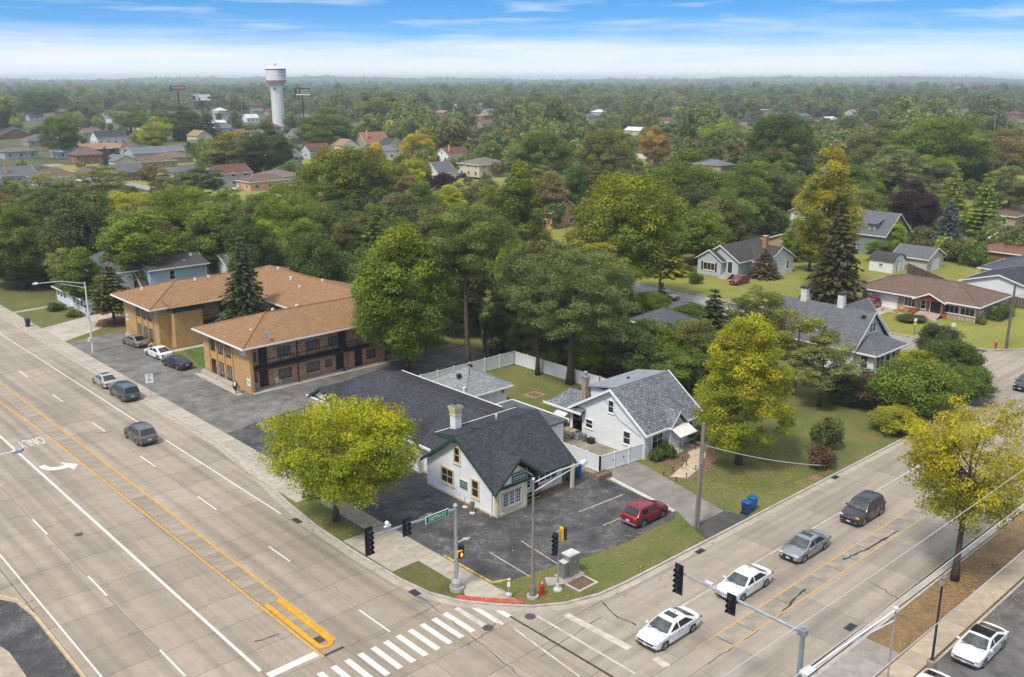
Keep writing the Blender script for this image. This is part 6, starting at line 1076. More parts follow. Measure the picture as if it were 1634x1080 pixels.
# nearer part leaves room for the houses and streets; further out it closes up
while len(pts) < 14000:
    D_ = 330 * (5200 / 330) ** (rng.random() ** .85); az = R(47.2) + R(rng.uniform(-36, 36)); x, y = D_ * cos(az), D_ * sin(az); s = rng.uniform(.6, 1.0) + .75 * rng.random() ** 3
    if D_ < 1100:
        # open ground in patches
        if math.sin(x * .017 + 1) + math.sin(y * .013) + math.sin((x + y) * .006) > (1.5 if D_ < 700 else 1.8): continue
        if 114 < x < 131 or x < 48: continue
        if blocked(x, y, 8 * s, 12 * s): continue
    pts.append((x, y, -1.5 * rng.random())); sc.append(s * (1.0 if D_ < 1500 else 1.2))
gp_, gs_ = [], []
while len(gp_) < 1300:
    D_ = 190 * (720 / 190) ** rng.random(); az = R(47.2) + R(rng.uniform(-31, 31)); x, y = D_ * cos(az), D_ * sin(az); s = rng.uniform(.28, .56)
    if x < 48 or y < 60 or 114 < x < 131 or (x < 186 and y < 112) or (x < 118 and y < 150) or blocked(x, y, 7 * s, 12 * s): continue
    gp_.append((x, y, -.3)); gs_.append(s)
scatter('garden_trees', gp_, gs_, 'small garden trees and bushes scattered between the distant houses', 'bushes')
scatter('far_woodland', pts, sc, 'far canopy of mixed green trees running to the horizon', 'woodland')
# far wooded rises on the horizon
hm = mat('wooded_hill', (.050, .068, .030), .95, .4, .02, 0, col2=(.02, .032, .014)); b = MB(); NN = 90
for (R0, R1, hh, sd) in ((4600, 5600, 24, 1.0), (6300, 7600, 52, 2.3)):
    P0, P1, P2_ = [], [], []
    for i in range(NN + 1):
        a = R(47.2 - 45 + 90 * i / NN); q = hh * (.72 + .16 * sin(i * .21 + sd) + .07 * sin(i * .73 + sd * 2) + .05 * sin(i * 1.9 + sd))
        P0.append((R0 * cos(a), R0 * sin(a), 0)); P1.append(((R0 + R1) / 2 * cos(a), (R0 + R1) / 2 * sin(a), q)); P2_.append((R1 * cos(a), R1 * sin(a), 0))
    for i in range(NN): b.quad(P0[i + 1], P0[i], P1[i], P1[i + 1]); b.quad(P1[i + 1], P1[i], P2_[i], P2_[i + 1])
struct(b.build('hills', hm, smooth=True))
pts, sc = [], []
for i in range(5000):
    a = R(47.2 + rng.uniform(-40, 40)); k = rng.integers(0, 2); f = rng.uniform(0, .98); R0, R1, hh, sd = ((4600, 5600, 24, 1.0), (6300, 7600, 52, 2.3))[k]; ii = (math.degrees(a) - 2.2) / 90 * NN
    q = hh * (.72 + .16 * sin(ii * .21 + sd) + .07 * sin(ii * .73 + sd * 2) + .05 * sin(ii * 1.9 + sd)) * f; r_ = R0 + (R1 - R0) / 2 * f; pts.append((r_ * cos(a), r_ * sin(a), q - 4)); sc.append(rng.uniform(.9, 1.5))
scatter('hill_woodland', pts, sc, 'hazy wooded rises along the horizon', 'woodland')
# bare grey branches left of centre
def bare(label, x, y, h, seed):
    r = random.Random(seed); b = MB()
    def br(p, d, l, rr, dep):
        e = p + d * l; b.tube([p, p.lerp(e, .5) + Vector((r.uniform(-.1, .1), r.uniform(-.1, .1), 0)), e], [rr, rr * .8, rr * .6], 5, False)
        if dep:
            for _ in range(3): br(e, (d + Vector((r.uniform(-.7, .7), r.uniform(-.7, .7), r.uniform(-.1, .4)))).normalized(), l * .72, rr * .55, dep - 1)
    br(Vector((0, 0, 0)), Vector((0, 0, 1)), h * .3, .2, 5); o = link('bare_tree', b.mesh('bare_tree', mat('grey_bark', (.20, .17, .15), .9, .2, 4)), None, (x, y, .05)); tag(o, label, 'tree')
x, y = G(590, 318, 9); bare('leafless grey tree left of centre among green crowns', x, y, 11, 3); x, y = G(545, 330, 8); bare('second leafless grey tree beside the first one left of centre', x, y, 10, 8)
# fallen leaves under the trees that are turning
fl = MB(); lr_ = random.Random(2)
for (cx_, cy_, rr_, n_) in ((71.9, 46.3, 8, 520), (38.0, 61, 3.0, 160), (65.2, 23.0, 6, 420), (77.8, 74, 7, 300), (48.9, 139, 4, 200), (50, 42.4, 8, 90), (39, 100, 18, 90)):
    for _ in range(n_):
        a = lr_.uniform(0, 6.3); q = rr_ * lr_.random() ** .6; x, y = cx_ + q * cos(a), cy_ + q * sin(a)
        if cy_ == 23.0 and y > 24: continue
        if 56 < x < 60 and y > 43.3: continue
        fl.obox((x, y, .135), (.13, .10, .004), lr_.uniform(0, 6), lr_.uniform(-.4, .4))
stuff(fl.build('fallen_leaves', mat('fallen_leaf', (.42, .30, .05), .8, .3, 2, objrand=0, col2=(.30, .13, .03))), 'scattered yellow and brown fallen leaves on the lawns', 'leaves')
# ================================================================== VEHICLES
def paint(name, c, metal=.3): return mat(name, c, .28, .03, 2, metal=metal, spec=.5, coat=.6)
TAIL = mat('tail_lamp_red', (.35, .01, .01), .2, .1, 4, spec=.8); HEAD = mat('head_lamp', (.55, .58, .6), .08, .1, 4, spec=.9); AMB = mat('amber_lamp', (.8, .30, .03), .2, .1, 4); PLATE = mat('number_plate', (.6, .62, .66), .5, .1, 20); CHR = mat('chrome', (.6, .6, .62), .12, .05, 4, metal=1.); DPL = mat('dark_plastic', (.03, .03, .032), .6, .1, 5)
SPEC = {  # L, W, H, belt z, hood z, hood x, windscreen base x, roof front x, roof rear x, rear glass base x, deck z
 'sedan': (4.85, 1.86, 1.46, .92, .84, 2.2, 1.28, .32, -.85, -1.88, 1.0), 'suv': (4.7, 1.9, 1.75, 1.08, 1.0, 2.15, 1.15, .55, -1.75, -2.15, 1.12), 'crossover': (4.35, 1.83, 1.6, 1.0, .95, 2.0, 1.1, .45, -1.35, -1.95, 1.06), 'van': (5.0, 1.95, 1.76, 1.0, .98, 2.3, 1.65, .75, -2.05, -2.38, 1.08), 'coupe': (4.8, 1.88, 1.42, .92, .84, 2.2, 1.22, .25, -.80, -2.0, 1.0)}
def car(kind, label, x, y, heading, pm, cat='car', roofm=None, sunroof=False, rails=False, clad=False, group=None, z=.02, plate=True, signal=None, grille='plain', sc=1.0, tilt=0):
    Lc, Wc, Hc, zb, zh, xh, xw, xrf, xrr, xrb, zd = SPEC[kind]; T = thing('parked_car' if cat == 'parked car' else 'car', label, 'car' if cat == 'parked car' else cat, (x, y, z), group, R(heading), world=False); T.scale = (sc, sc, sc)
    hl, hw = Lc / 2, Wc / 2; wr = .34 if kind in ('sedan', 'coupe', 'crossover') else .37; ax = (hl - .92, -hl + .98); g = .22
    def arch(c): return [(c - (wr + .07) * cos(t), .30 + (wr + .07) * sin(t)) for t in [i * pi / 8 for i in range(9)]]
    # side outline, anticlockwise from the rear bottom
    o = [(-hl + .12, g + .06)] + [p for p in [(ax[1] - wr - .1, g)]] + arch(ax[1]) + [(ax[1] + wr + .1, g), (ax[0] - wr - .1, g)] + arch(ax[0]) + [(ax[0] + wr + .1, g), (hl - .12, g + .04), (hl - .01, .42), (hl - .02, zh - .22), (hl - .14, zh - .08), (hl - .5, zh), (xw + .1, zb + .03), (xw - .1, zb + .04), (0, zb + .01), (xrb, zb + .03), (xrb - .05, zd), (-hl + .16, zd - .02), (-hl + .02, zd - .16), (-hl, .55), (-hl + .04, .38)]
    o = [p for i, p in enumerate(o) if i == 0 or hypot(p[0] - o[i - 1][0], p[1] - o[i - 1][1]) > .012]
    lay = [-1, -.93, -.6, 0, .6, .93, 1]
    def sh(px, pz, ly):
        e = max(0, abs(px) - (hl - .9)) / .9; yy = ly * hw * (1 - .13 * e ** 2.2); xx = px * (1 - .035 * abs(ly) ** 3); zz = pz
        if pz > zb - .25: zz = pz - .07 * abs(ly) ** 4 + .02 * (1 - ly * ly)
        if pz > .55: yy *= 1 - .05 * (pz - .55) / .5
        if pz < .4: yy *= .975
        return (xx, yy, zz)
    b = MB(); n = len(o); vs = [sh(px, pz, ly) for ly in lay for px, pz in o]; fs = []
    for k in range(len(lay) - 1):
        for i in range(n): j = (i + 1) % n; fs.append((k * n + i, k * n + j, (k + 1) * n + j, (k + 1) * n + i))
    fs.append(tuple(range(n))[::-1]); fs.append(tuple((len(lay) - 1) * n + i for i in range(n))); b.add(vs, fs); key = ('car', kind, pm.name)
    def P(nm, mb, m, **k):
        kk = (nm, kind, m.name, len(mb.v), tuple(round(q, 2) for q in mb.v[0]))
        if kk not in _cache: _cache[kk] = mb.mesh(nm, m, **k)
        return link(nm, _cache[kk], T)
    P('body', b, pm, bevel=.055, segs=3, soft=42)
    # cabin
    zt = Hc; tw = .24 if kind in ('sedan', 'coupe') else .17
    def gh(px, pz, ly):
        f = (pz - zb) / (zt - zb); yy = ly * (hw - .07) * (1 - tw * f); zz = pz - .05 * ly * ly * f; xx = px - (.10 * ly * ly * (1 if px > 0 else -.6)) * (1 - .3 * f); return (xx, yy, zz)
    co = [(xrb, zb), (xrr - .12, zt - .06), (xrr + .15, zt), ((xrr + xrf) / 2, zt + .01), (xrf - .15, zt - .01), (xrf + .1, zt - .08), (xw, zb)]
    lay2 = [-1, -.9, -.5, 0, .5, .9, 1]; b = MB(); n = len(co); vs = [gh(px, pz, ly) for ly in lay2 for px, pz in co]; fs = []
    for k in range(len(lay2) - 1):
        for i in range(n - 1): fs.append((k * n + i, k * n + i + 1, (k + 1) * n + i + 1, (k + 1) * n + i))
    fs.append(tuple(range(n))[::-1]); fs.append(tuple((len(lay2) - 1) * n + i for i in range(n))); b.add(vs, fs); P('cabin', b, pm, bevel=.045, segs=2, soft=45)
    def glassq(nm, quad4, off, m=CARGLASS, nl=None):
        """quad4: 4 (x,z,ly) corners; subdivided across y when it spans the car"""
        b = MB(); (a0, a1, a2, a3) = quad4; nn = 6 if abs(a0[2] - a1[2]) > .5 else 1; top, bot = [], []
        for i in range(nn + 1):
            t = i / nn; p = [a0[j] + (a1[j] - a0[j]) * t for j in range(3)]; q = [a3[j] + (a2[j] - a3[j]) * t for j in range(3)]; v1, v2 = Vector(gh(*p)) + Vector(off), Vector(gh(*q)) + Vector(off); top.append(v1); bot.append(v2)
        for i in range(nn): b.quad(top[i], top[i + 1], bot[i + 1], bot[i])
        return P(nm, b, m, fixn=False)
    hz = zt - zb
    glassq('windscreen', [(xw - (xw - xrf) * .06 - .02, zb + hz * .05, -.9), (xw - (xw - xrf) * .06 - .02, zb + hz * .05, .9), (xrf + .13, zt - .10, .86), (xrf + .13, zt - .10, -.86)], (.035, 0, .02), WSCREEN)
    glassq('rear_window', [(xrb + .03, zb + hz * .12, .86), (xrb + .03, zb + hz * .12, -.86), (xrr - .11, zt - .085, -.82), (xrr - .11, zt - .085, .82)], (-.03, 0, .022))
    fz0, fz1 = zb + hz * .09, zb + hz * .80
    def xat(z, front): f = (z - zb) / (zt - .08 - zb); return (xw + (xrf + .1 - xw) * f - .16) if front else (xrb + (xrr - .1 - xrb) * f + .16)
    mid = (xw + xrr) / 2 - .12; cuts = [(xat(fz0, 1), xat(fz1, 1), mid + .05, mid + .05)]
    rr = xrr + .25 if kind in ('suv', 'van') else None
    if rr: cuts += [(mid - .05, mid - .05, rr + .55, rr + .5), (rr + .45, rr + .4, xat(fz0, 0), xat(fz1, 0))]
    else: cuts += [(mid - .05, mid - .05, xat(fz0, 0) + .12, xat(fz1, 0))]
    for s in (-1, 1):
        for (a, b_, c_, d_) in cuts:
            q = [(c_, fz0, s), (a, fz0, s), (b_, fz1, s), (d_, fz1, s)]; q = q if s < 0 else q[::-1]; glassq('side_window', q, (0, s * .012, 0))
        P('mirror', MB().obox((xw - .25, s * (hw + .05), zb + .08), (.14, .2, .13)), DPL if clad else pm, bevel=.03)
        P('door_handle', MB().obox((mid - .25, s * (hw - .02), zb - .16), (.18, .03, .03)), CHR)
        sm = MB();
        for xx in (xw - .15, mid, (xrr - .1) if kind != 'van' else xrr + .6): sm.box(xx - .008, s * (hw + .002), g + .22, xx + .008, s * (hw - .03), zb - .1)
        P('door_seam', sm, DPL)
    if clad:
        for s in (-1, 1):
            q = MB(); q.box(ax[1] + wr, s * (hw - .06), g - .02, ax[0] - wr, s * (hw + .012), g + .16)
            for c in ax:
                pts = [(c - (wr + .07) * cos(t), .30 + (wr + .07) * sin(t)) for t in [i * pi / 10 for i in range(11)]]; p2 = [(c - (wr + .15) * cos(t), .30 + (wr + .15) * sin(t)) for t in [i * pi / 10 for i in range(11)]]
                for i in range(10): q.add([(pts[i][0], s * (hw + .015), pts[i][1]), (pts[i + 1][0], s * (hw + .015), pts[i + 1][1]), (p2[i + 1][0], s * (hw + .015), p2[i + 1][1]), (p2[i][0], s * (hw + .015), p2[i][1]), (p2[i][0], s * (hw - .05), p2[i][1]), (p2[i + 1][0], s * (hw - .05), p2[i + 1][1])], [(0, 1, 2, 3), (3, 2, 5, 4)])
            P('cladding', q, DPL)
        P('bumper', MB().box(-hl - .01, -hw * .9, .3, -hl + .1, hw * .9, .46), CHR, bevel=.02)
    else:
        P('bumper', MB().box(-hl + .0, -hw * .82, .27, -hl + .1, hw * .82, .40), DPL, bevel=.02); P('front_bumper', MB().box(hl - .1, -hw * .82, .26, hl + .0, hw * .82, .36), DPL, bevel=.02)
    for s in (-1, 1):
        P('headlight', MB().obox((hl - .14, s * (hw - .30), zh - .19), (.16, .36, .13), -s * .35), HEAD if signal != s else AMB, bevel=.03)
        P('taillight', MB().obox((-hl + .07, s * (hw - .22), zd - .24), (.14, .30, .15 if kind != 'van' else .22), s * .25), TAIL, bevel=.03)
        P('fog_lamp', MB().obox((hl - .07, s * (hw - .35), .42), (.08, .16, .06)), HEAD if kind != 'suv' else CHR)
    gw = .62 if grille != 'tall' else .42
    gr = MB().box(hl - .06, -gw, .50 if grille != 'tall' else .36, hl + .012, gw, zh - .22); P('grille', gr, BLACK, bevel=.02)
    P('badge', MB().obox((hl + .015, 0, zh - .27), (.02, .14, .07)), CHR)
    if grille == 'chrome': P('grille_bar', MB().box(hl - .02, -.62, zh - .26, hl + .02, .62, zh - .22), CHR)
    if plate:
        P('number_plate', MB().box(-hl - .02, -.17, .62 if kind != 'crossover' else .55, -hl + .02, .17, .76 if kind != 'crossover' else .68), PLATE); P('front_plate', MB().box(hl - .02, -.16, .38, hl + .025, .16, .48), PLATE)
    P('wiper', MB().obox((xw + .0, .25, zb + .075), (.03, .6, .02), .25).obox((xw + .0, -.35, zb + .075), (.03, .6, .02), .25), DPL)
    P('bonnet_seam', MB().box(xw + .08, -hw * .82, zb + .035, xw + .11, hw * .82, zb + .043), DPL)
    if sunroof: P('sunroof', MB().box(xrf - .75, -.42, zt - .02, xrf - .25, .42, zt + .022), CARGLASS)
    if roofm: P('roof_panel', MB().box(xrr + .1, -.62, zt - .04, xrf - .05, .62, zt + .020), roofm)
    if kind in ('suv', 'van') and rails:
        for s in (-1, 1): P('roof_rail', MB().tube([(xrf - .2, s * (hw * .74), zt - .03), (xrf - .35, s * (hw * .74), zt + .04), (xrr + .35, s * (hw * .74), zt + .04), (xrr + .2, s * (hw * .74), zt - .03)], .02, 5), CHR)
    P('antenna', MB().obox((xrr + .3, 0, zt + .05), (.12, .03, .06), 0, -.4), BLACK)
    key = ('wheel', wr)
    if key not in _cache:
        _cache[key] = (MB().lathe([(wr * .62, -.10), (wr * .96, -.11), (wr, -.07), (wr, .07), (wr * .96, .11), (wr * .62, .10)], (0, 0, 0), 20, 'Y').mesh('tyre', RUBBER, smooth=False), None)
        rm = MB().lathe([(.05, -.118), (.07, -.112), (.07, -.05)], (0, 0, 0), 10, 'Y')
        for i in range(5): a = 2 * pi * i / 5 + .3; rm.obox((wr * .33 * cos(a), -.095, wr * .33 * sin(a)), (wr * .62, .03, .07), 0, -a)
        for i in range(20): t = 2 * pi * i / 20; t2 = 2 * pi * (i + 1) / 20; rm.add([(wr * .66 * cos(t), -.112, wr * .66 * sin(t)), (wr * .66 * cos(t2), -.112, wr * .66 * sin(t2)), (wr * .56 * cos(t2), -.095, wr * .56 * sin(t2)), (wr * .56 * cos(t), -.095, wr * .56 * sin(t))], [(0, 1, 2, 3)])
        _cache[key] = (_cache[key][0], rm.mesh('rim', RIM), MB().lathe([(wr * .6, -.06), (wr * .6, .06)], (0, 0, 0), 12, 'Y').mesh('brake_disc', BLACK))
    ty, rm, bd = _cache[key]
    for c in ax:
        for s in (-1, 1):
            w_ = link('wheel', ty, T, (c, s * (hw - .13), wr)); w_.rotation_euler = (0, 0, 0 if s < 0 else pi); link('rim', rm, w_); link('brake_disc', bd, w_)
    P('underbody', MB().box(-hl + .3, -hw + .25, .2, hl - .3, hw - .25, .5), BLACK)
    return T
PWHT = paint('pearl_white_paint', (.78, .78, .78), 0.); PSIL = paint('silver_paint', (.34, .36, .38), .6); PBLK = paint('black_car_paint', (.035, .035, .04), .2); PRED = paint('dark_red_paint', (.26, .012, .02), .3); PGRY = paint('grey_paint', (.17, .17, .18), .6); PBLU = paint('teal_blue_paint', (.07, .12, .15), .5); PBEI = paint('beige_paint', (.34, .30, .23), .5); PLS = paint('light_silver_paint', (.50, .50, .49), .4); PCHA = paint('charcoal_paint', (.045, .047, .055), .4)
car('sedan', 'white sedan with sunroof waiting at the stop line, first in its queue', 44.4, 32.95, 180, PWHT, sunroof=True)
car('sedan', 'white sedan second in the queue behind the signal mast arm', 52.9, 32.9, 180, PWHT, grille='chrome')
car('sedan', 'silver sedan with tall dark grille and sunroof third in the queue', 61.0, 32.9, 180, PSIL, sunroof=True, grille='tall')
car('suv', 'black suv with one amber light on, fourth in the queue', 69.9, 32.85, 180, PBLK, sunroof=True, rails=True, signal=1, grille='chrome')
car('crossover', 'dark red crossover with grey wheel arches parked on the clinic lot', 56.3, 44.75, 0, PRED, 'parked car', clad=True, z=.10)
car('coupe', 'white sedan with black glass roof parked beside the lamp post at lower right', 57.2, 18.4, 180, PWHT, 'parked car', roofm=CARGLASS, z=.10, grille='chrome')
car('coupe', 'white car cut off by the bottom edge behind a white post', 49.6, 18.5, 180, PWHT, 'parked car', z=.10)
car('suv', 'grey suv with roof rails driving up the main road', 33.1, 90.6, 90, PGRY, rails=True, grille='plain')
car('sedan', 'light silver sedan parked at the kerb ahead of the blue minivan', 37.2, 111.1, 90, PLS, 'parked car', sunroof=True, sc=.97)
car('van', 'teal blue minivan parked at the kerb under the speed limit sign', 37.1, 105.0, 90, PBLU, 'parked car', rails=True)
car('sedan', 'beige old sedan parked against the apartment planter', 46.6, 125.6, 97, PBEI, 'parked car', z=.1)
car('sedan', 'white sedan parked between the beige and the black ones', 46.6, 118.0, 95, PWHT, 'parked car', z=.1)
car('sedan', 'dark charcoal sedan parked by the courtyard lawn', 46.4, 112.0, 97, PCHA, 'parked car', z=.1)
car('sedan', 'beige sedan on the side street by the wooden pole', 122.3, 94.6, -95, PBEI); car('crossover', 'red crossover parked on the ranch driveway', 140.2, 68.2, -178, PRED, 'parked car', z=.12); car('crossover', 'dark red car half hidden behind the dark conifer', 140.6, 92.8, 180, PRED, 'parked car', z=.1)
car('crossover', 'dark car entering at the right edge of the cross street', 115.8, 36.4, 180, PCHA)
for u, v, hd, pm, kd, lb in ((215, 272, 8, PWHT, 'crossover', 'white car parked before the brown roofed houses at left'), (131, 260, 5, PLS, 'sedan', 'silver car on the far lane beside the tall oval tree'), (185, 290, 170, PWHT, 'sedan', 'white car on the lane at the left behind the olive trees'), (735, 284, 180, PBLK, 'suv', 'dark car parked under the carport in the middle distance'), (50, 244, 0, PWHT, 'sedan', 'white car far left before the dark hedge tree'), (382, 304, 10, PWHT, 'sedan', 'white car under the maroon gabled house')):
    x, y = G(u, v); car(kd, lb, x, y, hd, pm, 'parked car', z=.1)
# boat under a red cover
x, y = G(1237, 437); t = thing('covered_boat', 'boat under a dark red cover on a trailer beside the board fence', 'boat', (x, y, .1)); MB().add([(x - 2.4, y, .6), (x - 1.2, y - 1, .6), (x + 2.2, y - 1, .6), (x + 2.2, y + 1, .6), (x - 1.2, y + 1, .6), (x - 1.8, y, .3), (x + 2, y - .6, .25), (x + 2, y + .6, .25)], [(0, 1, 2, 3, 4), (0, 5, 1), (1, 5, 6, 2), (2, 6, 7, 3), (3, 7, 5, 4), (4, 5, 0)]).build('hull', WHITE, t)
MB().add([(x - 2.4, y, .62), (x - 1.2, y - 1.05, .62), (x + 2.25, y - 1.05, .62), (x + 2.25, y + 1.05, .62), (x - 1.2, y + 1.05, .62), (x - .4, y, 1.35), (x + 1.2, y, 1.25)], [(0, 1, 5), (1, 2, 6, 5), (2, 3, 6), (3, 4, 5, 6), (4, 0, 5)]).build('cover', mat('wine_canvas', (.22, .02, .03), .8, .15, 2), t)
for s in (-1, 1): MB().lathe([(.28, y - .12 + s * .8), (.28, y + .12 + s * .8)], (x + .8, 0, .38), 12, 'Y').build('wheel', RUBBER, t)

# ================================================================== STREET FURNITURE
SIGY = mat('signal_yellow', (.75, .42, .02), .5, .08, 3); LENS = mat('dark_lens', (.02, .018, .018), .2, .1, 3)
def signal_head(parent, c, n, face, back=True, body=BLACK, lit=None):
    """n lamps facing 'face' degrees (0: -Y)"""
    a = R(face); f = Vector((sin(a), -cos(a), 0)); s = Vector((cos(a), sin(a), 0)); c = Vector(c); h = n * .34
    def bx(mb, off_s, off_f, z0, z1, ws, wf): mb.obox(c + s * off_s + f * off_f + Vector((0, 0, (z0 + z1) / 2)), (ws, wf, z1 - z0), a)
    m = MB(); bx(m, 0, 0, -h / 2, h / 2, .34, .22); o = m.build('signal_head', body, parent)
    q = MB()
    if back: bx(q, 0, -.02, -h / 2 - .14, h / 2 + .14, .62, .03); q.build('backplate', BLACK, parent); ORG[o.name] = org(parent)
    for i in range(n):
        z = h / 2 - .17 - .34 * i; p = c + f * .115 + Vector((0, 0, z)); vz = MB(); k = 10
        for j in range(k):
            t0, t1 = pi * j / k * 1.5 - pi * .25, pi * (j + 1) / k * 1.5 - pi * .25; r_ = .145
            A = [p + s * r_ * cos(t) + Vector((0, 0, r_ * sin(t))) for t in (t0, t1)]; Bq = [w + f * .26 for w in A]; vz.quad(A[0], A[1], Bq[1], Bq[0])
        vz.build('visor', BLACK, parent, fixn=False)
        l_ = MB(); ring = [p + f * .01 + s * .12 * cos(t) + Vector((0, 0, .12 * sin(t))) for t in [2 * pi * j / 12 for j in range(12)]]; l_.quad(*ring); l_.build('lens', LENS, parent)
def ped_head(parent, c, face, hand):
    a = R(face); f = Vector((sin(a), -cos(a), 0)); s = Vector((cos(a), sin(a), 0)); c = Vector(c)
    MB().obox(c, (.42, .24, .44), a).build('pedestrian_head', SIGY if hand else BLACK, parent, bevel=.02); MB().obox(c + f * .15, (.44, .10, .46), a).build('visor', BLACK, parent)
    if hand:
        q = MB(); p = c + f * .205; q.obox(p + Vector((0, 0, -.05)), (.15, .01, .15), a)
        for i in range(4): q.obox(p + s * (-.06 + i * .04) + Vector((0, 0, .08)), (.026, .01, .12), a)
        q.obox(p + s * .1 + Vector((0, 0, -.0)), (.03, .01, .10), a, 0); q.build('raised_hand', mat('signal_orange', (1., .12, .01), .5, emit=2.5), parent)
# near corner mast arm
MX, MY = 37.87, 46.65
T = thing('signal_mast', 'grey traffic signal mast with a long arm and street sign on the clinic corner', 'traffic signal', (MX, MY, .08))
MB().tube([(MX, MY, .9), (MX, MY, 6.55)], [.17, .12], 12).build('pole', STEEL, T); MB().tube([(MX, MY, .08), (MX, MY, .38)], .52, 18).build('footing', CURB, T); MB().lathe([(.38, .38), (.40, .75), (.28, .95), (.2, 1.0)], (MX, MY, 0), 14).build('base_shroud', mat('cast_base', (.38, .38, .38), .6, .12, 4), T); MB().lathe([(.14, 6.5), (.2, 6.56), (.13, 6.68), (.05, 6.74)], (MX, MY, 0), 12).build('pole_cap', STEEL, T)
MB().tube([(MX, MY, 6.3), (MX - 3.5, MY, 6.5), (MX - 7.7, MY, 6.72)], [.11, .09, .055], 10).build('mast_arm', STEEL, T)
signal_head(T, (MX - 7.3, MY - .22, 6.5), 5, 0 - 0 + 0); signal_head(T, (MX - 4.35, MY - .22, 6.5), 3, 0)
MB().box(MX - 2.75, MY - .20, 6.12, MX - .75, MY - .16, 6.68).build('street_sign_border', WHITE, T); MB().box(MX - 2.71, MY - .215, 6.16, MX - .79, MY - .19, 6.64).build('street_sign', mat('sign_green_sheet', (.0, .22, .12), .5, .04, 3), T); lettering('107TH ST', .40, (MX - 1.75, MY - .22, 6.38), 0, T, WHITE, .92)
MB().obox((MX - 5.7, MY, 6.95), (.5, .14, .1)).lathe([(.10, -.12), (.14, .12)], (MX - 5.7, MY, 7.15), 8, 'Y').build('detector_camera', WHITE, T)
ped_head(T, (MX + .12, MY - .28, 2.95), -8, True); ped_head(T, (MX + .38, MY + .05, 3.15), 100, False); MB().box(MX + .02, MY - .25, .98, MX + .2, MY - .19, 1.4).build('push_button_plate', WHITE, T)
# far corner mast arm
FX, FY = 41.8, 22.2
T = thing('signal_mast', 'grey traffic signal mast with its arm reaching over the cross street at the bottom', 'traffic signal', (FX, FY, .08))
MB().tube([(FX, FY, .2), (FX, FY, 6.75)], [.18, .13], 12).build('pole', STEEL, T); MB().lathe([(.4, .1), (.3, .5), (.2, .6)], (FX, FY, 0), 14).build('base_shroud', STEEL, T); MB().box(FX - .2, FY - .2, 6.25, FX + .2, FY + .25, 6.6).build('arm_clamp', STEEL, T)
MB().tube([(FX, FY, 6.4), (FX, FY + 4, 6.5), (FX, FY + 8.3, 6.65)], [.11, .09, .05], 10).build('mast_arm', STEEL, T); signal_head(T, (FX - .25, FY + 8.1, 6.3), 5, -90); signal_head(T, (FX - .25, FY + 4.4, 6.25), 3, -90); MB().obox((FX, FY + 6.1, 6.8), (.14, .5, .1)).build('detector_camera', WHITE, T)
# post with two signals at the lot corner
x, y = 43.05, 41.73; T = thing('signal_post', 'slim signal post with black five lamp and yellow three lamp heads beside the cabinet', 'traffic signal', (x, y, .1)); MB().tube([(x, y, .3), (x, y, 4.75)], .06, 10).build('pole', STEEL, T); MB().lathe([(.34, .1), (.32, .22), (.16, .36), (.12, .62), (.07, .66)], (x, y, 0), 14).build('base', mat('pale_base', (.5, .51, .52), .5, .1, 3), T)
signal_head(T, (x - .36, y - .05, 3.85), 5, -65, False); signal_head(T, (x + .42, y + .12, 4.25), 3, 60, False, SIGY); MB().box(x - .35, y - .03, 4.62, x + .4, y + .03, 4.68).box(x - .3, y - .03, 3.3, x, y + .03, 3.35).build('bracket', SIGY, T)
x, y = 39.83, 43.34; T = thing('push_button_post', 'short push button post by the red paving', 'crossing post', (x, y, .1)); MB().tube([(x, y, .45), (x, y, 1.45)], .05, 8).build('pole', STEEL, T); MB().lathe([(.22, .1), (.24, .38), (.1, .5)], (x, y, 0), 8).build('base', MATS['pale_base'], T); MB().obox((x - .06, y - .05, 1.15), (.2, .04, .35), R(-40)).build('sign_plate', WHITE, T); MB().lathe([(.05, 1.44), (.07, 1.5), (.03, 1.56)], (x, y, 0), 8).build('cap', WHITE, T)
# cabinet
x, y = 45.3, 42.75; T = thing('control_cabinet', 'stainless steel traffic control cabinet with a smaller box at its side', 'cabinet', (x, y, .1)); CAB = mat('brushed_steel', (.36, .34, .30), .42, .12, 1.5, metal=.6)
MB().box(x - .45, y - .45, .12, x + .55, y + .35, 1.75).build('cabinet_body', CAB, T, bevel=.02); MB().box(x - .48, y - .49, 1.75, x + .58, y + .38, 1.82).build('cabinet_roof', mat('pale_steel_top', (.62, .62, .62), .5, .08, 2), T); MB().box(x - .9, y - .35, .12, x - .47, y + .2, 1.35).build('side_box', CAB, T); MB().box(x - .92, y - .38, 1.35, x - .47, y + .22, 1.40).build('side_box_roof', MATS['pale_steel_top'], T); MB().box(x - .40, y - .465, .2, x + .5, y - .45, 1.68).build('cabinet_door', CAB, T); d_ = MB().lathe([(.1, y - .475), (.1, y - .467)], (x + .15, 0, 1.2), 14, 'Y').build('round_emblem', mat('emblem_blue', (.08, .25, .42), .5), T); MB().box(x + .1, y - .48, 1.16, x + .2, y - .476, 1.24).build('emblem_print', WHITE, T); MB().box(x - 1.0, y - .7, .05, x + .9, y + .6, .12).build('plinth', CURB, T)
struct(MB().flat([(42.9, 42.6), (44.5, 41.7), (44.8, 42.6), (43.6, 43.6)], .105).build('concrete_pad', PADL))
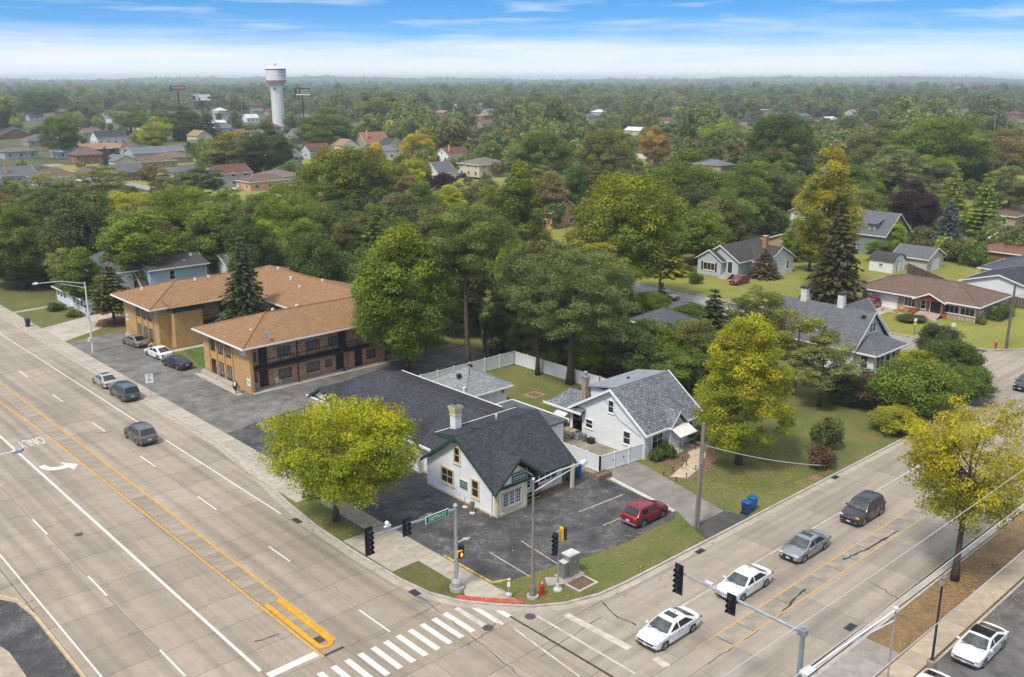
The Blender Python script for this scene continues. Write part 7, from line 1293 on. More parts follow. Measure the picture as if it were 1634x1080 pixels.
# street lamps, power poles
WOODG = mat('weathered_pole_wood', (.26, .23, .20), .9, .2, 2, .4, 9, stretch=(1, 1, .1)); WHITEP = mat('lamp_white', (.66, .66, .66), .45, .05, 3)
x, y = 41.05, 42.21; T = thing('street_lamp', 'tall weathered lamp pole with a double arm reaching toward the lot, beside the hydrant', 'street lamp', (x, y, .1)); MB().tube([(x, y, .2), (x, y, 9.0)], [.13, .075], 10).build('pole', WOODG, T); MB().lathe([(.26, .3), (.2, 1.05), (.14, 1.1)], (x, y, 0), 12).build('base_shroud', mat('rusty_base', (.22, .19, .16), .8, .25, 4), T); MB().tube([(x, y, .1), (x, y, .3)], .42, 16).build('footing', CURB, T)
ex, ey = 46.0, 42.4
MB().tube([(x, y, 8.75), (x + 2.2, y + .05, 8.9), (ex, ey, 8.75)], .045, 8).tube([(x, y, 8.1), (x + 2.2, y + .05, 8.4), (ex - .3, ey, 8.66)], .04, 8).build('arm', WHITEP, T); MB().lathe([(.05, -.05), (.2, .1), (.22, .35), (.12, .6), (.03, .65)], (ex - .1, ey, 8.72), 10, 'X').build('lamp_head', WHITEP, T); MB().lathe([(.1, 8.98), (.1, 9.1)], (x, y, 0), 8).build('pole_cap', WHITEP, T)
x, y = 41.02, 125.8; T = thing('street_lamp', 'tall white street lamp with its arm over the main road before the apartments', 'street lamp', (x, y, .1)); MB().tube([(x, y, .2), (x, y, 9.6)], [.13, .08], 10).build('pole', WHITEP, T); MB().tube([(x, y, 9.4), (x - 3, y, 10.1), (x - 5.6, y, 10.2)], .045, 8).tube([(x, y, 8.8), (x - 3, y, 9.8)], .04, 8).build('arm', WHITEP, T); MB().lathe([(.04, -.7), (.16, -.4), (.18, -.1), (.05, 0)], (x - 5.6, y, 10.2), 10, 'X').build('lamp_head', WHITEP, T); MB().lathe([(.25, .1), (.16, .5)], (x, y, 0), 10).build('base', CURB, T); MB().obox((x - .25, y, 1.9), (.35, .3, .5)).build('junction_box', WHITEP, T); MB().obox((x - .1, y - .1, 5.2), (.5, .1, .7)).build('small_sign', WHITE, T)
# lamp whose head hangs over the near lanes at the left edge
hx, hy = G(36, 717, 10); T = thing('street_lamp', 'street lamp head and arm entering at the left edge over the near lanes', 'street lamp', (12.9, hy, .1)); MB().tube([(12.9, hy, 0), (12.9, hy, 9.3)], [.13, .08], 10).build('pole', WHITEP, T); MB().tube([(12.9, hy, 9.2), (15, hy, 10.0), (hx - .7, hy, 10.0)], .05, 8).build('arm', WHITEP, T); MB().lathe([(.04, -.75), (.17, -.5), (.2, -.1), (.05, .1)], (hx, hy, 10.0), 10, 'X').build('lamp_head', STEEL, T)
def wire(b, p, q, sag, r=.02, n=14): 
    p, q = Vector(p), Vector(q); b.tube([p.lerp(q, i / n) - Vector((0, 0, sag * 4 * (i / n) * (1 - i / n))) for i in range(n + 1)], r, 5, False)
x, y = 58.35, 41.0; T = thing('utility_pole', 'stout grey wooden power pole cut off at the top beside the driveway apron', 'utility pole', (x, y, .1)); MB().tube([(x, y, 0), (x + .25, y + .1, 8.9)], [.20, .15], 12).build('pole', WOODG, T); MB().tube([(x - .3, y - .05, 0), (x - .08, y, 5.6)], [.1, .1], 8).build('splint', WOODG, T); MB().tube([(x + .2, y + .05, 7.9), (x + .6, y + .2, 8.0)], .03, 5).build('bracket', STEEL, T)
b = MB(); wire(b, (58.55, 41.1, 7.1), (76.5, 39.9, .5), .35, .035); tag(b.build('guy_cable', mat('white_cable', (.6, .6, .6), .6, .1, 3)), 'pale thick cable strung from the stout pole across the side lawn', 'cable')
for lb, (u, v), h in (('wooden utility pole with crossarm at the right by the hydrant', (1605, 557), 9.0), ('wooden utility pole beside the parked beige car', (1052, 475), 8.5)):
    x, y = G(u, v); T = thing('utility_pole', lb, 'utility pole', (x, y, .1)); MB().tube([(x, y, 0), (x + .1, y, h)], [.2, .14], 10).build('pole', mat('brown_pole_wood', (.15, .12, .10), .9, .2, 2), T)
    if u > 1500: MB().tube([(x, y, h - .8), (x + .5, y - 3.2, h - .2)], .05, 6).tube([(x, y, h - 1.8), (x + .5, y - 3.0, h - .5)], .04, 6).build('arm', STEEL, T)
b = MB(); 
T = thing('overhead_wires', 'three pale power wires crossing the lower right over the road', 'wires', (30, 18, 12))
for (yy, zz, dz) in ((17.2, 13.7, .5), (16.0, 12.9, .45), (14.4, 12.2, .35)): q = MB(); wire(q, (12, yy, zz + .2), (115, yy, zz + .9), 1.1, .017, 24); q.build('wire', mat('aluminium_wire', (.55, .56, .58), .5, .05, 3), T)
# light arm on a slim pole by the near sidewalk, with the black cable tied to it
x, y = 43.6, 18.2; T = thing('street_lamp', 'slim post at the bottom with a white braced arm and flat lamp head', 'street lamp', (x, y, .1)); MB().tube([(x, y, 0), (x, y, 8.9)], [.06, .05], 8).build('pole', mat('pale_thin_post', (.36, .34, .31), .7, .1, 3), T)
tx, ty = G(1290, 1070, 8.2); MB().tube([(x, y, 8.8), (x + (tx - x) * .6, y + (ty - y) * .6, 8.45), (tx, ty, 8.2)], .055, 8).tube([(x, y, 8.2), (x + (tx - x) * .55, y + (ty - y) * .55, 8.4)], .04, 8).build('arm', WHITEP, T); MB().obox((tx, ty, 8.15), (.75, .5, .14), atan2(ty - y, tx - x)).build('lamp_head', WHITEP, T); MB().obox((tx, ty, 8.06), (.5, .36, .05), atan2(ty - y, tx - x)).build('lens', GLASSL, T); MB().lathe([(.12, 8.85), (.14, 8.95), (.05, 9.0)], (x, y, 0), 8).build('pole_cap', WHITEP, T)
b = MB(); wire(b, (8, y + .6, 8.6), (115, y - .1, 8.9), .45, .03, 24); tag(b.build('black_cable', BLACK), 'thick black cable crossing the lower right below the pale wires', 'cable')
x, y = 52.9, 19.55; T = thing('lot_lamp_post', 'dark lot lamp post on a tan concrete drum with two flat lamp heads', 'lamp post', (x, y, .1)); MB().tube([(x, y, .9), (x, y, 6.3)], [.085, .06], 8).build('pole', DARKM, T); MB().lathe([(.28, .1), (.28, .88), (.2, .95)], (x, y, 0), 14).build('footing', PAD, T); MB().lathe([(.16, .93), (.1, 1.05)], (x, y, 0), 8).build('base_plate', DARKM, T)
for s in (-1, 1): MB().obox((x + .4 * s, y + .1 * s, 6.32), (.6, .32, .1), .2).build('lamp_head', mat('brown_grey_housing', (.20, .17, .15), .6, .1, 3), T)
MB().box(x - .2, y - .04, 6.2, x + .2, y + .04, 6.28).build('bracket', DARKM, T)
x, y = 47.9, 17.0; tag(MB().box(x - .11, y - .11, .1, x + .11, y + .11, 2.8).build('square_post', WHITE), 'square white post rising in front of the cut off white car', 'post')
# signs
def sign(label, x, y, h, w, hh, m, face, txts=(), second=None):
    T = thing('road_sign', label, 'road sign', (x, y, .1)); MB().tube([(x, y, 0), (x, y, h)], .035, 6).build('post', STEEL if second is None else DARKM, T)
    a = R(face); f = Vector((sin(a), -cos(a), 0)); MB().obox(Vector((x, y, h - hh / 2)) + f * .05, (w, .02, hh), a).build('sign_panel', m, T)
    for s, sz, dz in txts: lettering(s, sz, (x + f.x * .065, y + f.y * .065, h - dz), face, T, BLACK)
    if second: MB().obox(Vector((x, y, h - hh - .32)) + f * .05, (.42, .02, .42), a, R(45)).build('warning_panel', SIGY, T)
    return T
sign('white speed limit 30 sign on a thin post behind the minivan', 39.0, 102.2, 3.0, .82, 1.05, WHITE, -18, (('SPEED', .17, .17), ('LIMIT', .17, .38), ('30', .44, .73)))
x, y = G(1458, 535); sign('small white and yellow sign on the verge of the side street', x, y, 2.5, .4, .45, WHITE, -40, second=1); x, y = G(1518, 543); sign('white sign on a dark post left of the hydrant across the side street', x, y, 2.5, .55, .55, WHITE, -40)
x, y = G(1411, 697, .1); T = thing('wooden_post', 'dark wooden stake standing in the side lawn', 'post', (x, y, .1)); MB().tube([(x, y, 0), (x, y, 1.7)], .06, 6).build('post', DBR, T)
def hydrant(label, x, y, s=1.0):
    T = thing('fire_hydrant', label, 'fire hydrant', (x, y, .1)); RD = mat('hydrant_red', (.50, .012, .02), .4, .08, 4); MB().lathe([(.15 * s, .1), (.15 * s, .16), (.10 * s, .18), (.11 * s, .62 * s), (.15 * s, .66 * s), (.13 * s, .78 * s), (.05 * s, .88 * s)], (x, y, 0), 12).build('barrel', RD, T)
    MB().lathe([(.07, -.22), (.07, .22)], (x, y, .58 * s), 8, 'X').lathe([(.08, -.2), (.08, 0)], (x, y, .52 * s), 8, 'Y').build('outlet', RD, T); MB().lathe([(.05, .86 * s), (.04, .98 * s)], (x, y, 0), 6).build('cap_nut', WHITE, T)
hydrant('red fire hydrant beside the tall weathered lamp pole on the corner lawn', 41.75, 42.0, 1.15); x, y = G(1588, 557); hydrant('red fire hydrant across the side street near the right edge', x, y, 1.2)
# bins
def bin_(label, x, y, m, lid=None, h=1.1, rz=0., w=.6, tilt=0):
    T = thing('wheelie_bin', label, 'bin', (x, y, .1), rz=rz, world=False); b = MB(); a, c_ = w / 2, w / 2 * 1.15; b.add([(-a * .78, -c_ * .78, .05), (a * .78, -c_ * .78, .05), (a * .78, c_ * .78, .05), (-a * .78, c_ * .78, .05), (-a, -c_, h), (a, -c_, h), (a, c_, h), (-a, c_, h)], [(3, 2, 1, 0), (4, 5, 6, 7), (0, 1, 5, 4), (1, 2, 6, 5), (2, 3, 7, 6), (3, 0, 4, 7)]); link('bin_body', b.mesh('bin_body', m, bevel=.03), T); link('bin_lid', MB().add([(-a - .04, -c_ - .04, h), (a + .04, -c_ - .04, h), (a + .04, c_ + .04, h), (-a - .04, c_ + .04, h), (-a * .8, -c_ * .8, h + .1), (a * .8, -c_ * .8, h + .1), (a * .9, c_ * .9, h + .13), (-a * .9, c_ * .9, h + .13)], [(3, 2, 1, 0), (4, 5, 6, 7), (0, 1, 5, 4), (1, 2, 6, 5), (2, 3, 7, 6), (3, 0, 4, 7)]).mesh('bin_lid', lid or m), T)
    for s in (-1, 1): link('wheel', MB().lathe([(.12, -.03), (.12, .03)], (s * a * .8, c_ * .8, .12), 10, 'X').mesh('wheel', RUBBER), T)
    link('handle', MB().tube([(-a, c_ + .08, h - .05), (a, c_ + .08, h - .05)], .025, 6).mesh('handle', m), T); return T
BLU = mat('bin_blue', (.012, .10, .30), .5, .08, 3); NAV = mat('bin_navy', (.012, .035, .12), .5, .08, 3); GRN = mat('bin_green', (.03, .12, .10), .5, .08, 3)
bin_('darker blue bin, nearer one of the pair by the kerb of the side lawn', 63.15, 39.6, NAV, BLU); bin_('brighter blue bin, farther one of the pair by the kerb of the side lawn', 64.3, 39.75, BLU); bin_('dark blue bin on the pavement at far left by the lawn', 38.95, 145.9, NAV, h=1.15); bin_('dark green bin at the end of the clinic porch', 57.5, 54.3, GRN); bin_('blue bin behind the green one at the clinic porch', 58.4, 54.4, BLU, h=1.2)
x, y = G(1055, 463); bin_('navy bin on the verge of the side street beside the pole', x, y, NAV); x, y = G(219, 289); bin_('blue bin on the far lawn at left', x, y, BLU); x, y = G(226.5, 289); bin_('second blue bin on the far lawn at left, right of its twin', x, y, BLU)
x, y = 65.3, 59.9; tag(MB().lathe([(.22, .1), (.28, .75), (.3, .8), (.26, .85)], (x, y, 0), 14).build('trash_can', mat('slate_plastic', (.12, .15, .18), .5, .1, 4)), 'slate grey round trash can by the wall of the cape house', 'trash can'); tag(MB().obox((65.4, 59.1, .4), (.55, .6, .55)).build('black_box', BLACK), 'small black box standing right of the slate trash can', 'box')
T = thing('air_conditioner', 'grey air conditioner unit beside the back steps', 'air conditioner', (65.3, 60.8, .1)); MB().box(64.95, 60.45, .15, 65.65, 61.15, .85).build('casing', mat('ac_grey', (.30, .30, .30), .6, .1, 8), T); MB().lathe([(.28, .85), (.26, .9)], (65.3, 60.8, 0), 14).build('fan_guard', DARKM, T)
# person, chair
x, y = 46.75, 97.1; T = thing('person', 'person in dark jacket, white shirt and dark trousers walking in front of the apartments', 'person', (x, y, .1), world=False, rz=R(200))
def skin_body():
    J = {'pelvis': (0, 0, .95, .15), 'waist': (0, 0, 1.1, .14), 'chest': (0, 0, 1.34, .17), 'neck': (0, 0, 1.52, .055), 'head': (.02, 0, 1.62, .095), 'crown': (.02, 0, 1.72, .09), 'lh': (0, .10, .9, .10), 'lk': (.10, .11, .5, .07), 'la': (-.02, .11, .1, .05), 'lt': (.14, .12, .05, .04), 'rh': (0, -.10, .9, .10), 'rk': (-.02, -.11, .5, .07), 'ra': (-.22, -.11, .13, .05), 'rt': (-.08, -.12, .05, .04), 'ls': (0, .20, 1.42, .07), 'le': (-.05, .27, 1.14, .05), 'lw': (.05, .29, .9, .035), 'lf': (.09, .29, .80, .03), 'rs': (0, -.20, 1.42, .07), 're': (-.02, -.27, 1.14, .05), 'rw': (.12, -.28, .93, .035), 'rf': (.18, -.28, .85, .03)}
    E_ = [('pelvis', 'waist'), ('waist', 'chest'), ('chest', 'neck'), ('neck', 'head'), ('head', 'crown'), ('pelvis', 'lh'), ('lh', 'lk'), ('lk', 'la'), ('la', 'lt'), ('pelvis', 'rh'), ('rh', 'rk'), ('rk', 'ra'), ('ra', 'rt'), ('chest', 'ls'), ('ls', 'le'), ('le', 'lw'), ('lw', 'lf'), ('chest', 'rs'), ('rs', 're'), ('re', 'rw'), ('rw', 'rf')]
    ks = list(J); me = bpy.data.meshes.new('body'); me.from_pydata([J[k][:3] for k in ks], [(ks.index(a), ks.index(b)) for a, b in E_], []); o = bpy.data.objects.new('body', me); COL.objects.link(o); o.modifiers.new('skin', 'SKIN'); sv = me.skin_vertices[0].data if me.skin_vertices else None
    if sv is None:
        bm = bmesh.new(); bm.from_mesh(me); lay = bm.verts.layers.skin.verify(); bm.verts.ensure_lookup_table()
        for v, k in zip(bm.verts, ks): v[lay].radius = (J[k][3], J[k][3])
        bm.verts[0][lay].use_root = True; bm.to_mesh(me); bm.free()
    else:
        for v, k in zip(sv, ks): v.radius = (J[k][3], J[k][3])
        sv[0].use_root = True
    md = o.modifiers.new('sub', 'SUBSURF'); md.levels = 1; md.render_levels = 1; dg = bpy.context.evaluated_depsgraph_get(); dg.update(); ne = bpy.data.meshes.new_from_object(o.evaluated_get(dg)); bpy.data.objects.remove(o); return ne
sk = mat('skin', (.35, .20, .14), .6, .05, 5); cl = mat('black_cloth', (.015, .015, .018), .9, .2, 6); body = skin_body(); body.materials.clear()
for m_ in (cl, sk, WHITE, mat('hair_dark', (.02, .014, .01), .7)): body.materials.append(m_)
for p in body.polygons: c_ = p.center; p.material_index = (3 if (c_.z > 1.68 or (c_.x < -.01 and c_.z > 1.56)) else 1) if c_.z > 1.5 else (1 if (abs(c_.y) > .2 and c_.z < .93) else (2 if (c_.x > .06 and abs(c_.y) < .09 and 1.0 < c_.z < 1.48) else 0)); p.use_smooth = True
link('body', body, T)
x, y = 51.9, 96.6; T = thing('plastic_chair', 'white plastic garden chair outside the ground floor door of the apartments', 'chair', (x, y, .14)); MB().box(x - .27, y - .25, .55, x + .27, y + .27, .59).build('seat', WHITE, T)
bk = MB(); 
for i in range(5): bk.box(x - .25 + i * .105, y + .24, .59, x - .25 + i * .105 + .07, y + .28, 1.0)
bk.box(x - .27, y + .23, .98, x + .27, y + .29, 1.06).build('backrest', WHITE, T)
for sx_ in (-1, 1):
    MB().box(x + sx_ * .27 - .03, y - .22, .78, x + sx_ * .27 + .03, y + .26, .81).build('armrest', WHITE, T)
    for sy_ in (-1, 1): MB().box(x + sx_ * .25 - .025, y + sy_ * .23 - .025, .14, x + sx_ * .25 + .025, y + sy_ * .23 + .025, .8 if sy_ < 0 else .56).build('leg', WHITE, T)
# white vinyl fences: posts, rails and each panel
def vinyl(label, pts, h=1.75, step=2.35, m=VINYL):
    T = thing('vinyl_fence', label, 'fence', (*pts[0], .1))
    for (a, b_), (c_, d_) in zip(pts[:-1], pts[1:]):
        Ld = hypot(c_ - a, d_ - b_); n = max(1, round(Ld / step)); rz = atan2(d_ - b_, c_ - a)
        for i in range(n + 1):
            x, y = a + (c_ - a) * i / n, b_ + (d_ - b_) * i / n; MB().box(x - .065, y - .065, .1, x + .065, y + .065, h + .12).add([(x - .085, y - .085, h + .12), (x + .085, y - .085, h + .12), (x + .085, y + .085, h + .12), (x - .085, y + .085, h + .12), (x, y, h + .22)], [(0, 1, 4), (1, 2, 4), (2, 3, 4), (3, 0, 4), (3, 2, 1, 0)]).build('post', m, T)
            if i < n: mx_, my_ = a + (c_ - a) * (i + .5) / n, b_ + (d_ - b_) * (i + .5) / n; p_ = MB().obox((mx_, my_, (h + .2) / 2), (Ld / n - .13, .035, h - .1), rz); p_.build('panel', m, T); MB().obox((mx_, my_, h + .03), (Ld / n - .13, .07, .1), rz).obox((mx_, my_, .24), (Ld / n - .13, .07, .1), rz).build('rail', m, T)
vinyl('white vinyl fence round the back yard behind the garage', [(60.9, 84.0), (78.2, 84.0), (78.2, 69.5), (77.6, 62.0)]); vinyl('white vinyl fence with gate closing the patio beside the cape house', [(65.95, 52.95), (60.6, 53.6), (60.6, 58.5)], 1.65, 1.6)
for p in ((63.3, 53.15), (62.0, 53.3)): tag(MB().box(p[0] - .05, p[1] - .12, 1.0, p[0] + .05, p[1] - .06, 1.15).build('gate_latch', BLACK), 'black latch on the %s gate panel of the patio fence' % ('right' if p[0] > 63 else 'left'), 'latch')
def board_fence(label, x0, y0, x1, y1, h, m, bw=.45, group=None):
    T = thing('board_fence', label, 'fence', (x0, y0, .1)); Ld = hypot(x1 - x0, y1 - y0); n = int(Ld / bw); rz = atan2(y1 - y0, x1 - x0); me = MB().obox((0, 0, h / 2), (bw * .93, .03, h), 0).mesh('board', m)
    for i in range(n): t = (i + .5) / n; o = link('board', me, T, ((x1 - x0) * t, (y1 - y0) * t, random.uniform(-.04, .04)), rz + random.uniform(-.03, .03))
    for i in range(0, n + 1, 6): t = i / n; link('post', MB().box(-.06, -.06, 0, .06, .06, h + .1).mesh('post', m), T, ((x1 - x0) * t, (y1 - y0) * t, 0), rz)
FW = mat('grey_board', (.12, .10, .085), .9, .2, 2, .4, 10, objrand=.25)
board_fence('long dark weathered board fence behind the ranch house', 171.5, 77.0, 158.5, 62, 1.9, FW); board_fence('weathered board fence beside the tall brown conifer', 132, 76, 152, 84, 1.9, mat('tan_board', (.26, .20, .14), .9, .2, 2, .4, 10, objrand=.25)); board_fence('dark fence by the right side of the ranch', 158.5, 62, 156.5, 46, 1.7, FW); board_fence('brown board fence behind the apartment parking area', 76, 86.5, 92, 108, 1.7, MATS['grey_board'])
# garden bits
T = thing('raised_planter', 'low wooden planter box with dry stems at the end of the white fence', 'planter', (59.9, 52.6, .1)); MB().box(59.0, 52.3, .1, 60.8, 52.4, .6).box(59.0, 53.0, .1, 60.8, 53.1, .6).box(59.0, 52.4, .1, 59.1, 53.0, .6).box(60.7, 52.4, .1, 60.8, 53.0, .6).build('planter_wall', mat('timber_brown', (.25, .16, .11), .9, .2, 4), T); MB().box(59.1, 52.4, .1, 60.7, 53.0, .5).build('soil', DIRT, T)
T = thing('white_rails', 'two long white boards lying side by side along the edge of the driveway', 'rails', (59.6, 48, .1))
for dx in (0, .24): MB().add([(60.2 + dx, 52.0, .12), (60.28 + dx, 52.0, .12), (59.04 + dx, 43.9, .12), (58.96 + dx, 43.9, .12), (60.2 + dx, 52.0, .19), (60.28 + dx, 52.0, .19), (59.04 + dx, 43.9, .19), (58.96 + dx, 43.9, .19)], [(4, 5, 6, 7), (0, 4, 7, 3), (1, 2, 6, 5), (0, 1, 5, 4), (2, 3, 7, 6)]).build('rail', WHITE, T)
for i, (u, v) in enumerate(((1089, 736), (1095, 743), (1088, 748), (1074, 753), (1059, 760), (1110, 750), (1095, 762), (1079, 768), (1120, 738), (1118, 748), (1119, 731))):
    x, y = G(u, v, .1); t = tag(MB().tube([(x, y, .1), (x, y, .45)], .035, 6).lathe([(.07, .45), (.06, .55), (.02, .6)], (x, y, 0), 8).build('path_light', BLACK), 'small black path light edging the cream front walk of the cape house', 'path light', 'path lights along the front walk')
x, y = 71.6, 73.4; T = thing('fire_pit', 'square brick edged fire pit sunk in the back lawn', 'fire pit', (x, y, .08)); b = MB()
for s in (-1, 1): MB().box(x - .9, y + s * .8 - .1, .08, x + .9, y + s * .8 + .1, .2).build('edge', mat('pink_brick_edge', (.42, .30, .24), .9, .2, 5), T); MB().box(x + s * .8 - .1, y - .7, .08, x + s * .8 + .1, y + .7, .2).build('edge', MATS['pink_brick_edge'], T)
MB().box(x - .7, y - .7, .06, x + .7, y + .7, .1).build('ash_bed', DIRT, T)
T = thing('garden_gazebo', 'dark brown low pavilion roof in the back yard corner by the cape house', 'pavilion', (73, 65, .1)); MB().add([(70.6, 63.6, 2.3), (76.6, 63.6, 2.3), (76.6, 67.4, 2.3), (70.6, 67.4, 2.3), (72.5, 65.5, 2.8), (74.7, 65.5, 2.8)], [(0, 1, 5, 4), (1, 2, 5), (2, 3, 4, 5), (3, 0, 4), (3, 2, 1, 0)]).build('roof', mat('dark_canvas', (.06, .045, .04), .9, .2, 2), T)
for px_, py_ in ((70.8, 63.8), (76.4, 63.8), (76.4, 67.2), (70.8, 67.2)): MB().box(px_ - .07, py_ - .07, .1, px_ + .07, py_ + .07, 2.3).build('post', DBR, T)
tag(MB().obox((63.0, 84.5, .6), (1.1, .8, 1.0)).build('electrical_box', mat('box_green', (.02, .12, .09), .5, .1, 3)), 'dark green box on the far side of the yard fence behind the garage', 'utility box')
for i, (u, v) in enumerate(((1408, 495), (1431, 499), (1453, 503), (1474, 507))): x, y = G(u, v, .1); tag(MB().lathe([(.05, .12), (.2, .2), (.22, .32), (.1, .42), (.03, .48)], (x, y, 0), 10).build('pumpkin', mat('pumpkin_orange', (.65, .15, .02), .6, .15, 4)), 'orange pumpkin on the ranch front walk', 'pumpkin', 'pumpkins along the ranch walk')
for x, y, m_ in ((142.0, 62.6, (.5, .04, .04)), (141.7, 61.9, (.55, .14, .02)), (141.7, 57.3, (.5, .1, .03)), (142.1, 64.0, (.6, .35, .05))):
    o = link('flower_clump', leaf_mesh('flower_clump', np.array([[0, 0, .35]]), np.array([.38]), 260, .07, int(x * 10 + y), .8), None, (x, y, .1)); o.color = (*m_, 0); tag(o, 'clump of %s flowers beside the ranch steps' % ('red' if m_[0] == .5 and m_[1] < .05 else 'golden' if m_[1] > .3 else 'orange' if m_[0] > .52 else 'rust coloured'), 'flowers')
# ================================================================== FAR LANDMARKS
def far_pt(u, v, D_):
    r = ray(u, v); k = D_ / hypot(r[0], r[1]); return r[0] * k, r[1] * k, 35 + r[2] * k
TWW = mat('tower_white', (.72, .72, .72), .6, .04, .2); TWR = mat('tower_red', (.38, .02, .03), .6, .05, .2)
tx, ty, _z = far_pt(440.5, 125, 700); T = thing('water_tower', 'white fluted water tower with red bands and dark lettering above the trees', 'water tower', (tx, ty, 0)); Rt = 6.9
MB().lathe([(4.2, 0), (4.0, 28), (4.2, 30.2), (6.5, 32.6), (Rt, 32.9)], (tx, ty, 0), 40).build('shaft', TWW, T, smooth=False)
for i in range(20): a = 2 * pi * i / 20; MB().box(tx + 4.1 * cos(a) - .12, ty + 4.1 * sin(a) - .12, 0, tx + 4.1 * cos(a) + .12, ty + 4.1 * sin(a) + .12, 29).build('flute', TWW, T)
MB().lathe([(Rt, 32.9), (Rt, 41.6), (Rt - .3, 42.0), (1, 42.9)], (tx, ty, 0), 48).build('tank', TWW, T); MB().lathe([(Rt + .05, 33.0), (Rt + .05, 33.8)], (tx, ty, 0), 48).build('lower_band', TWR, T); MB().lathe([(Rt + .05, 40.6), (Rt + .05, 41.4)], (tx, ty, 0), 48).build('upper_band', TWR, T); MB().lathe([(.2, 42.8), (.2, 44.2), (.5, 44.3), (.5, 44.9)], (tx, ty, 0), 8).build('beacon', BLACK, T)
tow = atan2(-ty, -tx)   # direction from the tower to the street corner
def wrap_text(txt, size, z, a0):
    for i, c_ in enumerate(txt):
        if c_ == ' ': continue
        a = tow + a0 + i * size * .78 / Rt; o = link('letter', text_mesh(c_, size, .02, mat('tower_ink', (.08, .08, .12), .7)), T, ((Rt + .08) * cos(a), (Rt + .08) * sin(a), z)); o.rotation_euler = (R(90), 0, a + R(90))
wrap_text('WORTH', 2.0, 39.2, .36); wrap_text('THE FRIENDLY', 1.0, 37.2, .22); wrap_text('VILLAGE', .7, 35.9, .7)
for i in range(8):
    a = tow + i * pi / 4 + .5; p_ = MB().tube([(tx + 4.1 * cos(a), ty + 4.1 * sin(a), 28), (tx + 5.4 * cos(a), ty + 5.4 * sin(a), 28)], .1, 5)
    for s in (-.7, 0, .7): p_.box(tx + 5.4 * cos(a) + s - .16, ty + 5.4 * sin(a) - .15, 27, tx + 5.4 * cos(a) + s + .16, ty + 5.4 * sin(a) + .15, 29)
    p_.build('antenna_panel', DARKM if i % 2 else TWW, T)
def billboard(label, u, vt, vb, wpx, D_, face_m, face_parts, frame=DARKM, flip=False):
    x, y, zt = far_pt(u, vt, D_); zb = far_pt(u, vb, D_)[2]; w = wpx * D_ / 1566; T = thing('billboard', label, 'billboard', (x, y, 0)); a = atan2(y, x) - pi / 2; f = Vector((sin(a), -cos(a), 0)); s = Vector((cos(a), sin(a), 0)); c_ = Vector((x, y, 0))
    MB().tube([(x, y, 0), (x, y, zb)], .5, 8).build('pole', frame, T); MB().obox((x, y, (zt + zb) / 2), (w, .8, zt - zb), a).build('frame', frame, T)
    for k, (a0, a1, b0, b1, m) in enumerate(face_parts): MB().obox(c_ + s * (w * ((a0 + a1) / 2 - .5)) + f * (.42 + .02 * k) + Vector((0, 0, zb + (zt - zb) * (b0 + b1) / 2)), (w * (a1 - a0), .04, (zt - zb) * (b1 - b0)), a).build('poster_field', m, T)
NVY = mat('poster_navy', (.015, .02, .05), .6); PRE = mat('poster_red', (.45, .03, .06), .6); PGR = mat('poster_grey', (.30, .28, .36), .6); SKN = mat('poster_peach', (.55, .35, .25), .6); PWH = mat('poster_white', (.7, .72, .75), .6); PGO = mat('poster_gold', (.5, .4, .15), .6); PBU = mat('poster_blue', (.05, .12, .35), .6)
billboard('dark billboard with a red lower strip left of the water tower', 283, 137, 144.5, 22, 760, NVY, [(0, 1, 0, 1, NVY), (.12, .95, .45, .85, PGR), (.12, 1, .02, .35, PRE)]); billboard('white and blue billboard left of the water tower', 321, 150.5, 160, 25, 720, PWH, [(0, 1, 0, 1, PWH), (.0, .22, .1, .8, BLACK), (.12, .3, .25, .85, SKN), (.32, .42, .05, .5, PBU), (.85, 1, .3, .6, DARKM)]); billboard('dark billboard with a pale lower strip right of the water tower', 482, 140.5, 152.5, 24, 720, NVY, [(0, 1, 0, 1, NVY), (.16, .26, .4, .9, SKN), (.38, .95, .55, .85, PGR), (.38, 1, .35, .5, PGO), (.08, 1, .05, .25, PWH)]); billboard('dark billboard seen edge on behind the tall rounded tree', 583, 148, 161, 10, 740, NVY, [(0, 1, 0, 1, BLACK)])
for i, (u, vt, D_) in enumerate(((163, 147, 620), (306, 150, 600), (366, 158, 620), (384, 150, 560), (400, 157, 700), (467, 156, 640), (512, 160, 760), (556, 160, 740), (566, 160, 760), (655, 159, 760), (698, 159, 780), (738, 159, 780), (750, 168, 700), (1402, 179, 420), (1590, 179, 420), (1097, 174, 480), (1276, 182, 500))):
    x, y, z = far_pt(u, vt, D_); t = thing('highway_lamp', 'thin pale light mast standing among the trees in the far distance', 'lamp mast', (x, y, 0), 'far light masts'); MB().tube([(x, y, 0), (x, y, z)], [.16, .11], 6).build('mast', STEEL, t); a = atan2(y, x) - pi / 2; MB().tube([(x, y, z), (x - 1.6 * cos(a), y - 1.6 * sin(a), z + .9), (x - 3 * cos(a), y - 3 * sin(a), z + 1.1)], .12, 5).build('lamp_arm', STEEL, t)
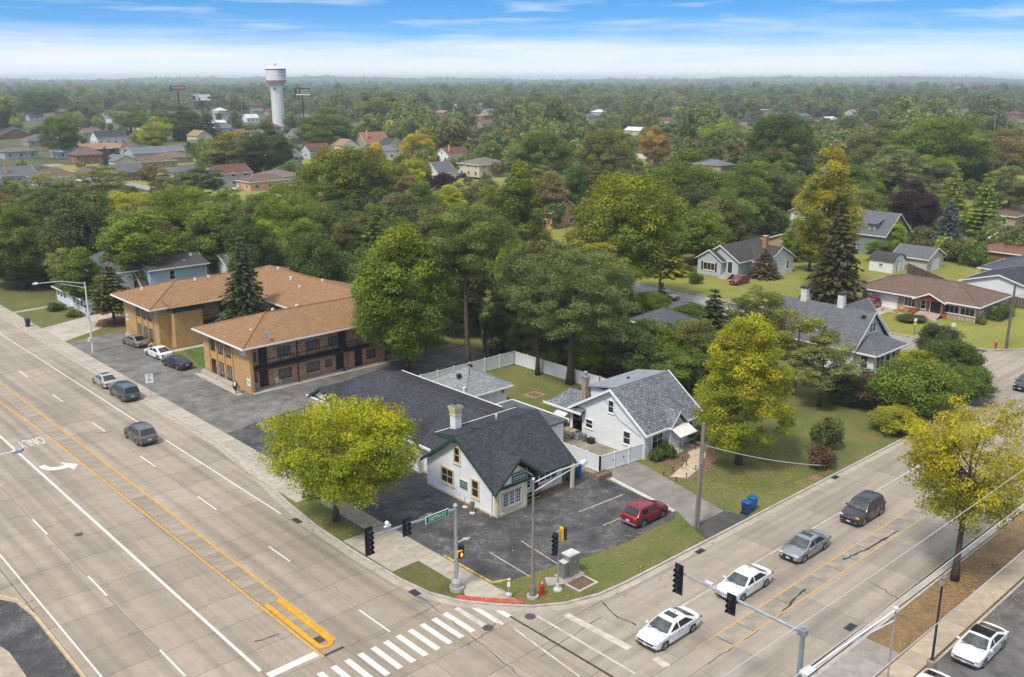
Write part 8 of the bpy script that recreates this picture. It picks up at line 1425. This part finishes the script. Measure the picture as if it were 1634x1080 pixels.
# long low commercial buildings beyond the belt
for lb, u, v, lx, ly, h, wm, rm in (('long low white roofed store in the far middle distance', 742, 176, 50, 28, 6, WHITE, WHITE), ('brick coloured low building left of the water tower', 388, 178, 30, 24, 7, BR_RED, BR_RED), ('grey flat roofed building below the left billboards', 352, 192, 26, 16, 5, SIDG, SH_MID), ('long tan embankment wall left of the water tower', 340, 180, 90, 4, 5.5, PAD, PAD), ('low brown roofed building in the distance right of the orange tree', 1015, 206, 18, 14, 5, SH_BLK, SH_BLK), ('beige flat roofed block above the dark green tree at right', 1310, 212, 10, 8, 9, BR_SAND, MATS['grey_membrane']), ('small white roofed building in the far right distance', 1140, 200, 16, 12, 5, WHITE, WHITE), ('pinkish low building in the far right distance', 1195, 187, 40, 16, 6, MATS['pink_render'], MATS['pink_render']), ('white low building in the far left distance', 128, 196, 24, 14, 6, WHITE, MATS['white_roof']), ('far pale house left of the tall dark tree', 108, 182, 10, 9, 5, WHITE, SH_MID)):
    x, y = G(u, v); T = thing('low_building', lb, 'building', (x, y, 0)); MB().box(x, y, 0, x + lx, y + ly, h).build('wall', wm, T); MB().box(x - .3, y - .3, h, x + lx + .3, y + ly + .3, h + .4).build('roof', rm, T)
# lanes and lawns that show between the far houses
def band_(name, u0, v0, u1, v1, w, m, z):
    a, c_ = Vector(G(u0, v0)), Vector(G(u1, v1)); d = (c_ - a).normalized(); n = Vector((-d.y, d.x)) * w / 2; struct(MB().prism([(a.x - n.x, a.y - n.y), (c_.x - n.x, c_.y - n.y), (c_.x + n.x, c_.y + n.y), (a.x + n.x, a.y + n.y)], z - .1, z).build(name, m))
band_('lane', 80, 262, 330, 320, 7, SS, .02); band_('lane', 735, 290, 900, 300, 7, SS, .02); band_('driveway', 738, 281, 780, 288, 4, PADL, .1); band_('lawn_patch', 190, 278, 235, 290, 16, LAWNG, .05); band_('lawn_patch', 725, 276, 800, 282, 16, LAWNG, .05); band_('lawn_patch', 380, 312, 430, 320, 14, LAWNG, .05); band_('driveway', 180, 276, 235, 273, 3, PADL, .1); band_('lawn_patch', 1400, 420, 1600, 400, 30, LAWN, .04); band_('footpath', 110, 252, 150, 250, 2.5, PADL, .1)
# ================================================================== AIR
S.cycles.volume_bounces = 2

hz = MB().box(-9100, -9100, -1.2, 9100, 9100, 56).mesh('haze', []); hm_ = bpy.data.materials.new('haze'); hm_.use_nodes = True; t = hm_.node_tree; t.nodes.clear(); o_ = t.nodes.new('ShaderNodeOutputMaterial'); pv = t.nodes.new('ShaderNodeVolumePrincipled'); pv.inputs['Color'].default_value = (.76, .88, 1, 1); pv.inputs['Density'].default_value = .00018; pv.inputs['Anisotropy'].default_value = .1; t.links.new(pv.outputs[0], o_.inputs['Volume']); hz.materials.clear(); hz.materials.append(hm_); ho = link('haze', hz); ho['kind'] = 'stuff'; ho['label'] = 'pale blue autumn haze over the whole district'; ho['category'] = 'haze'
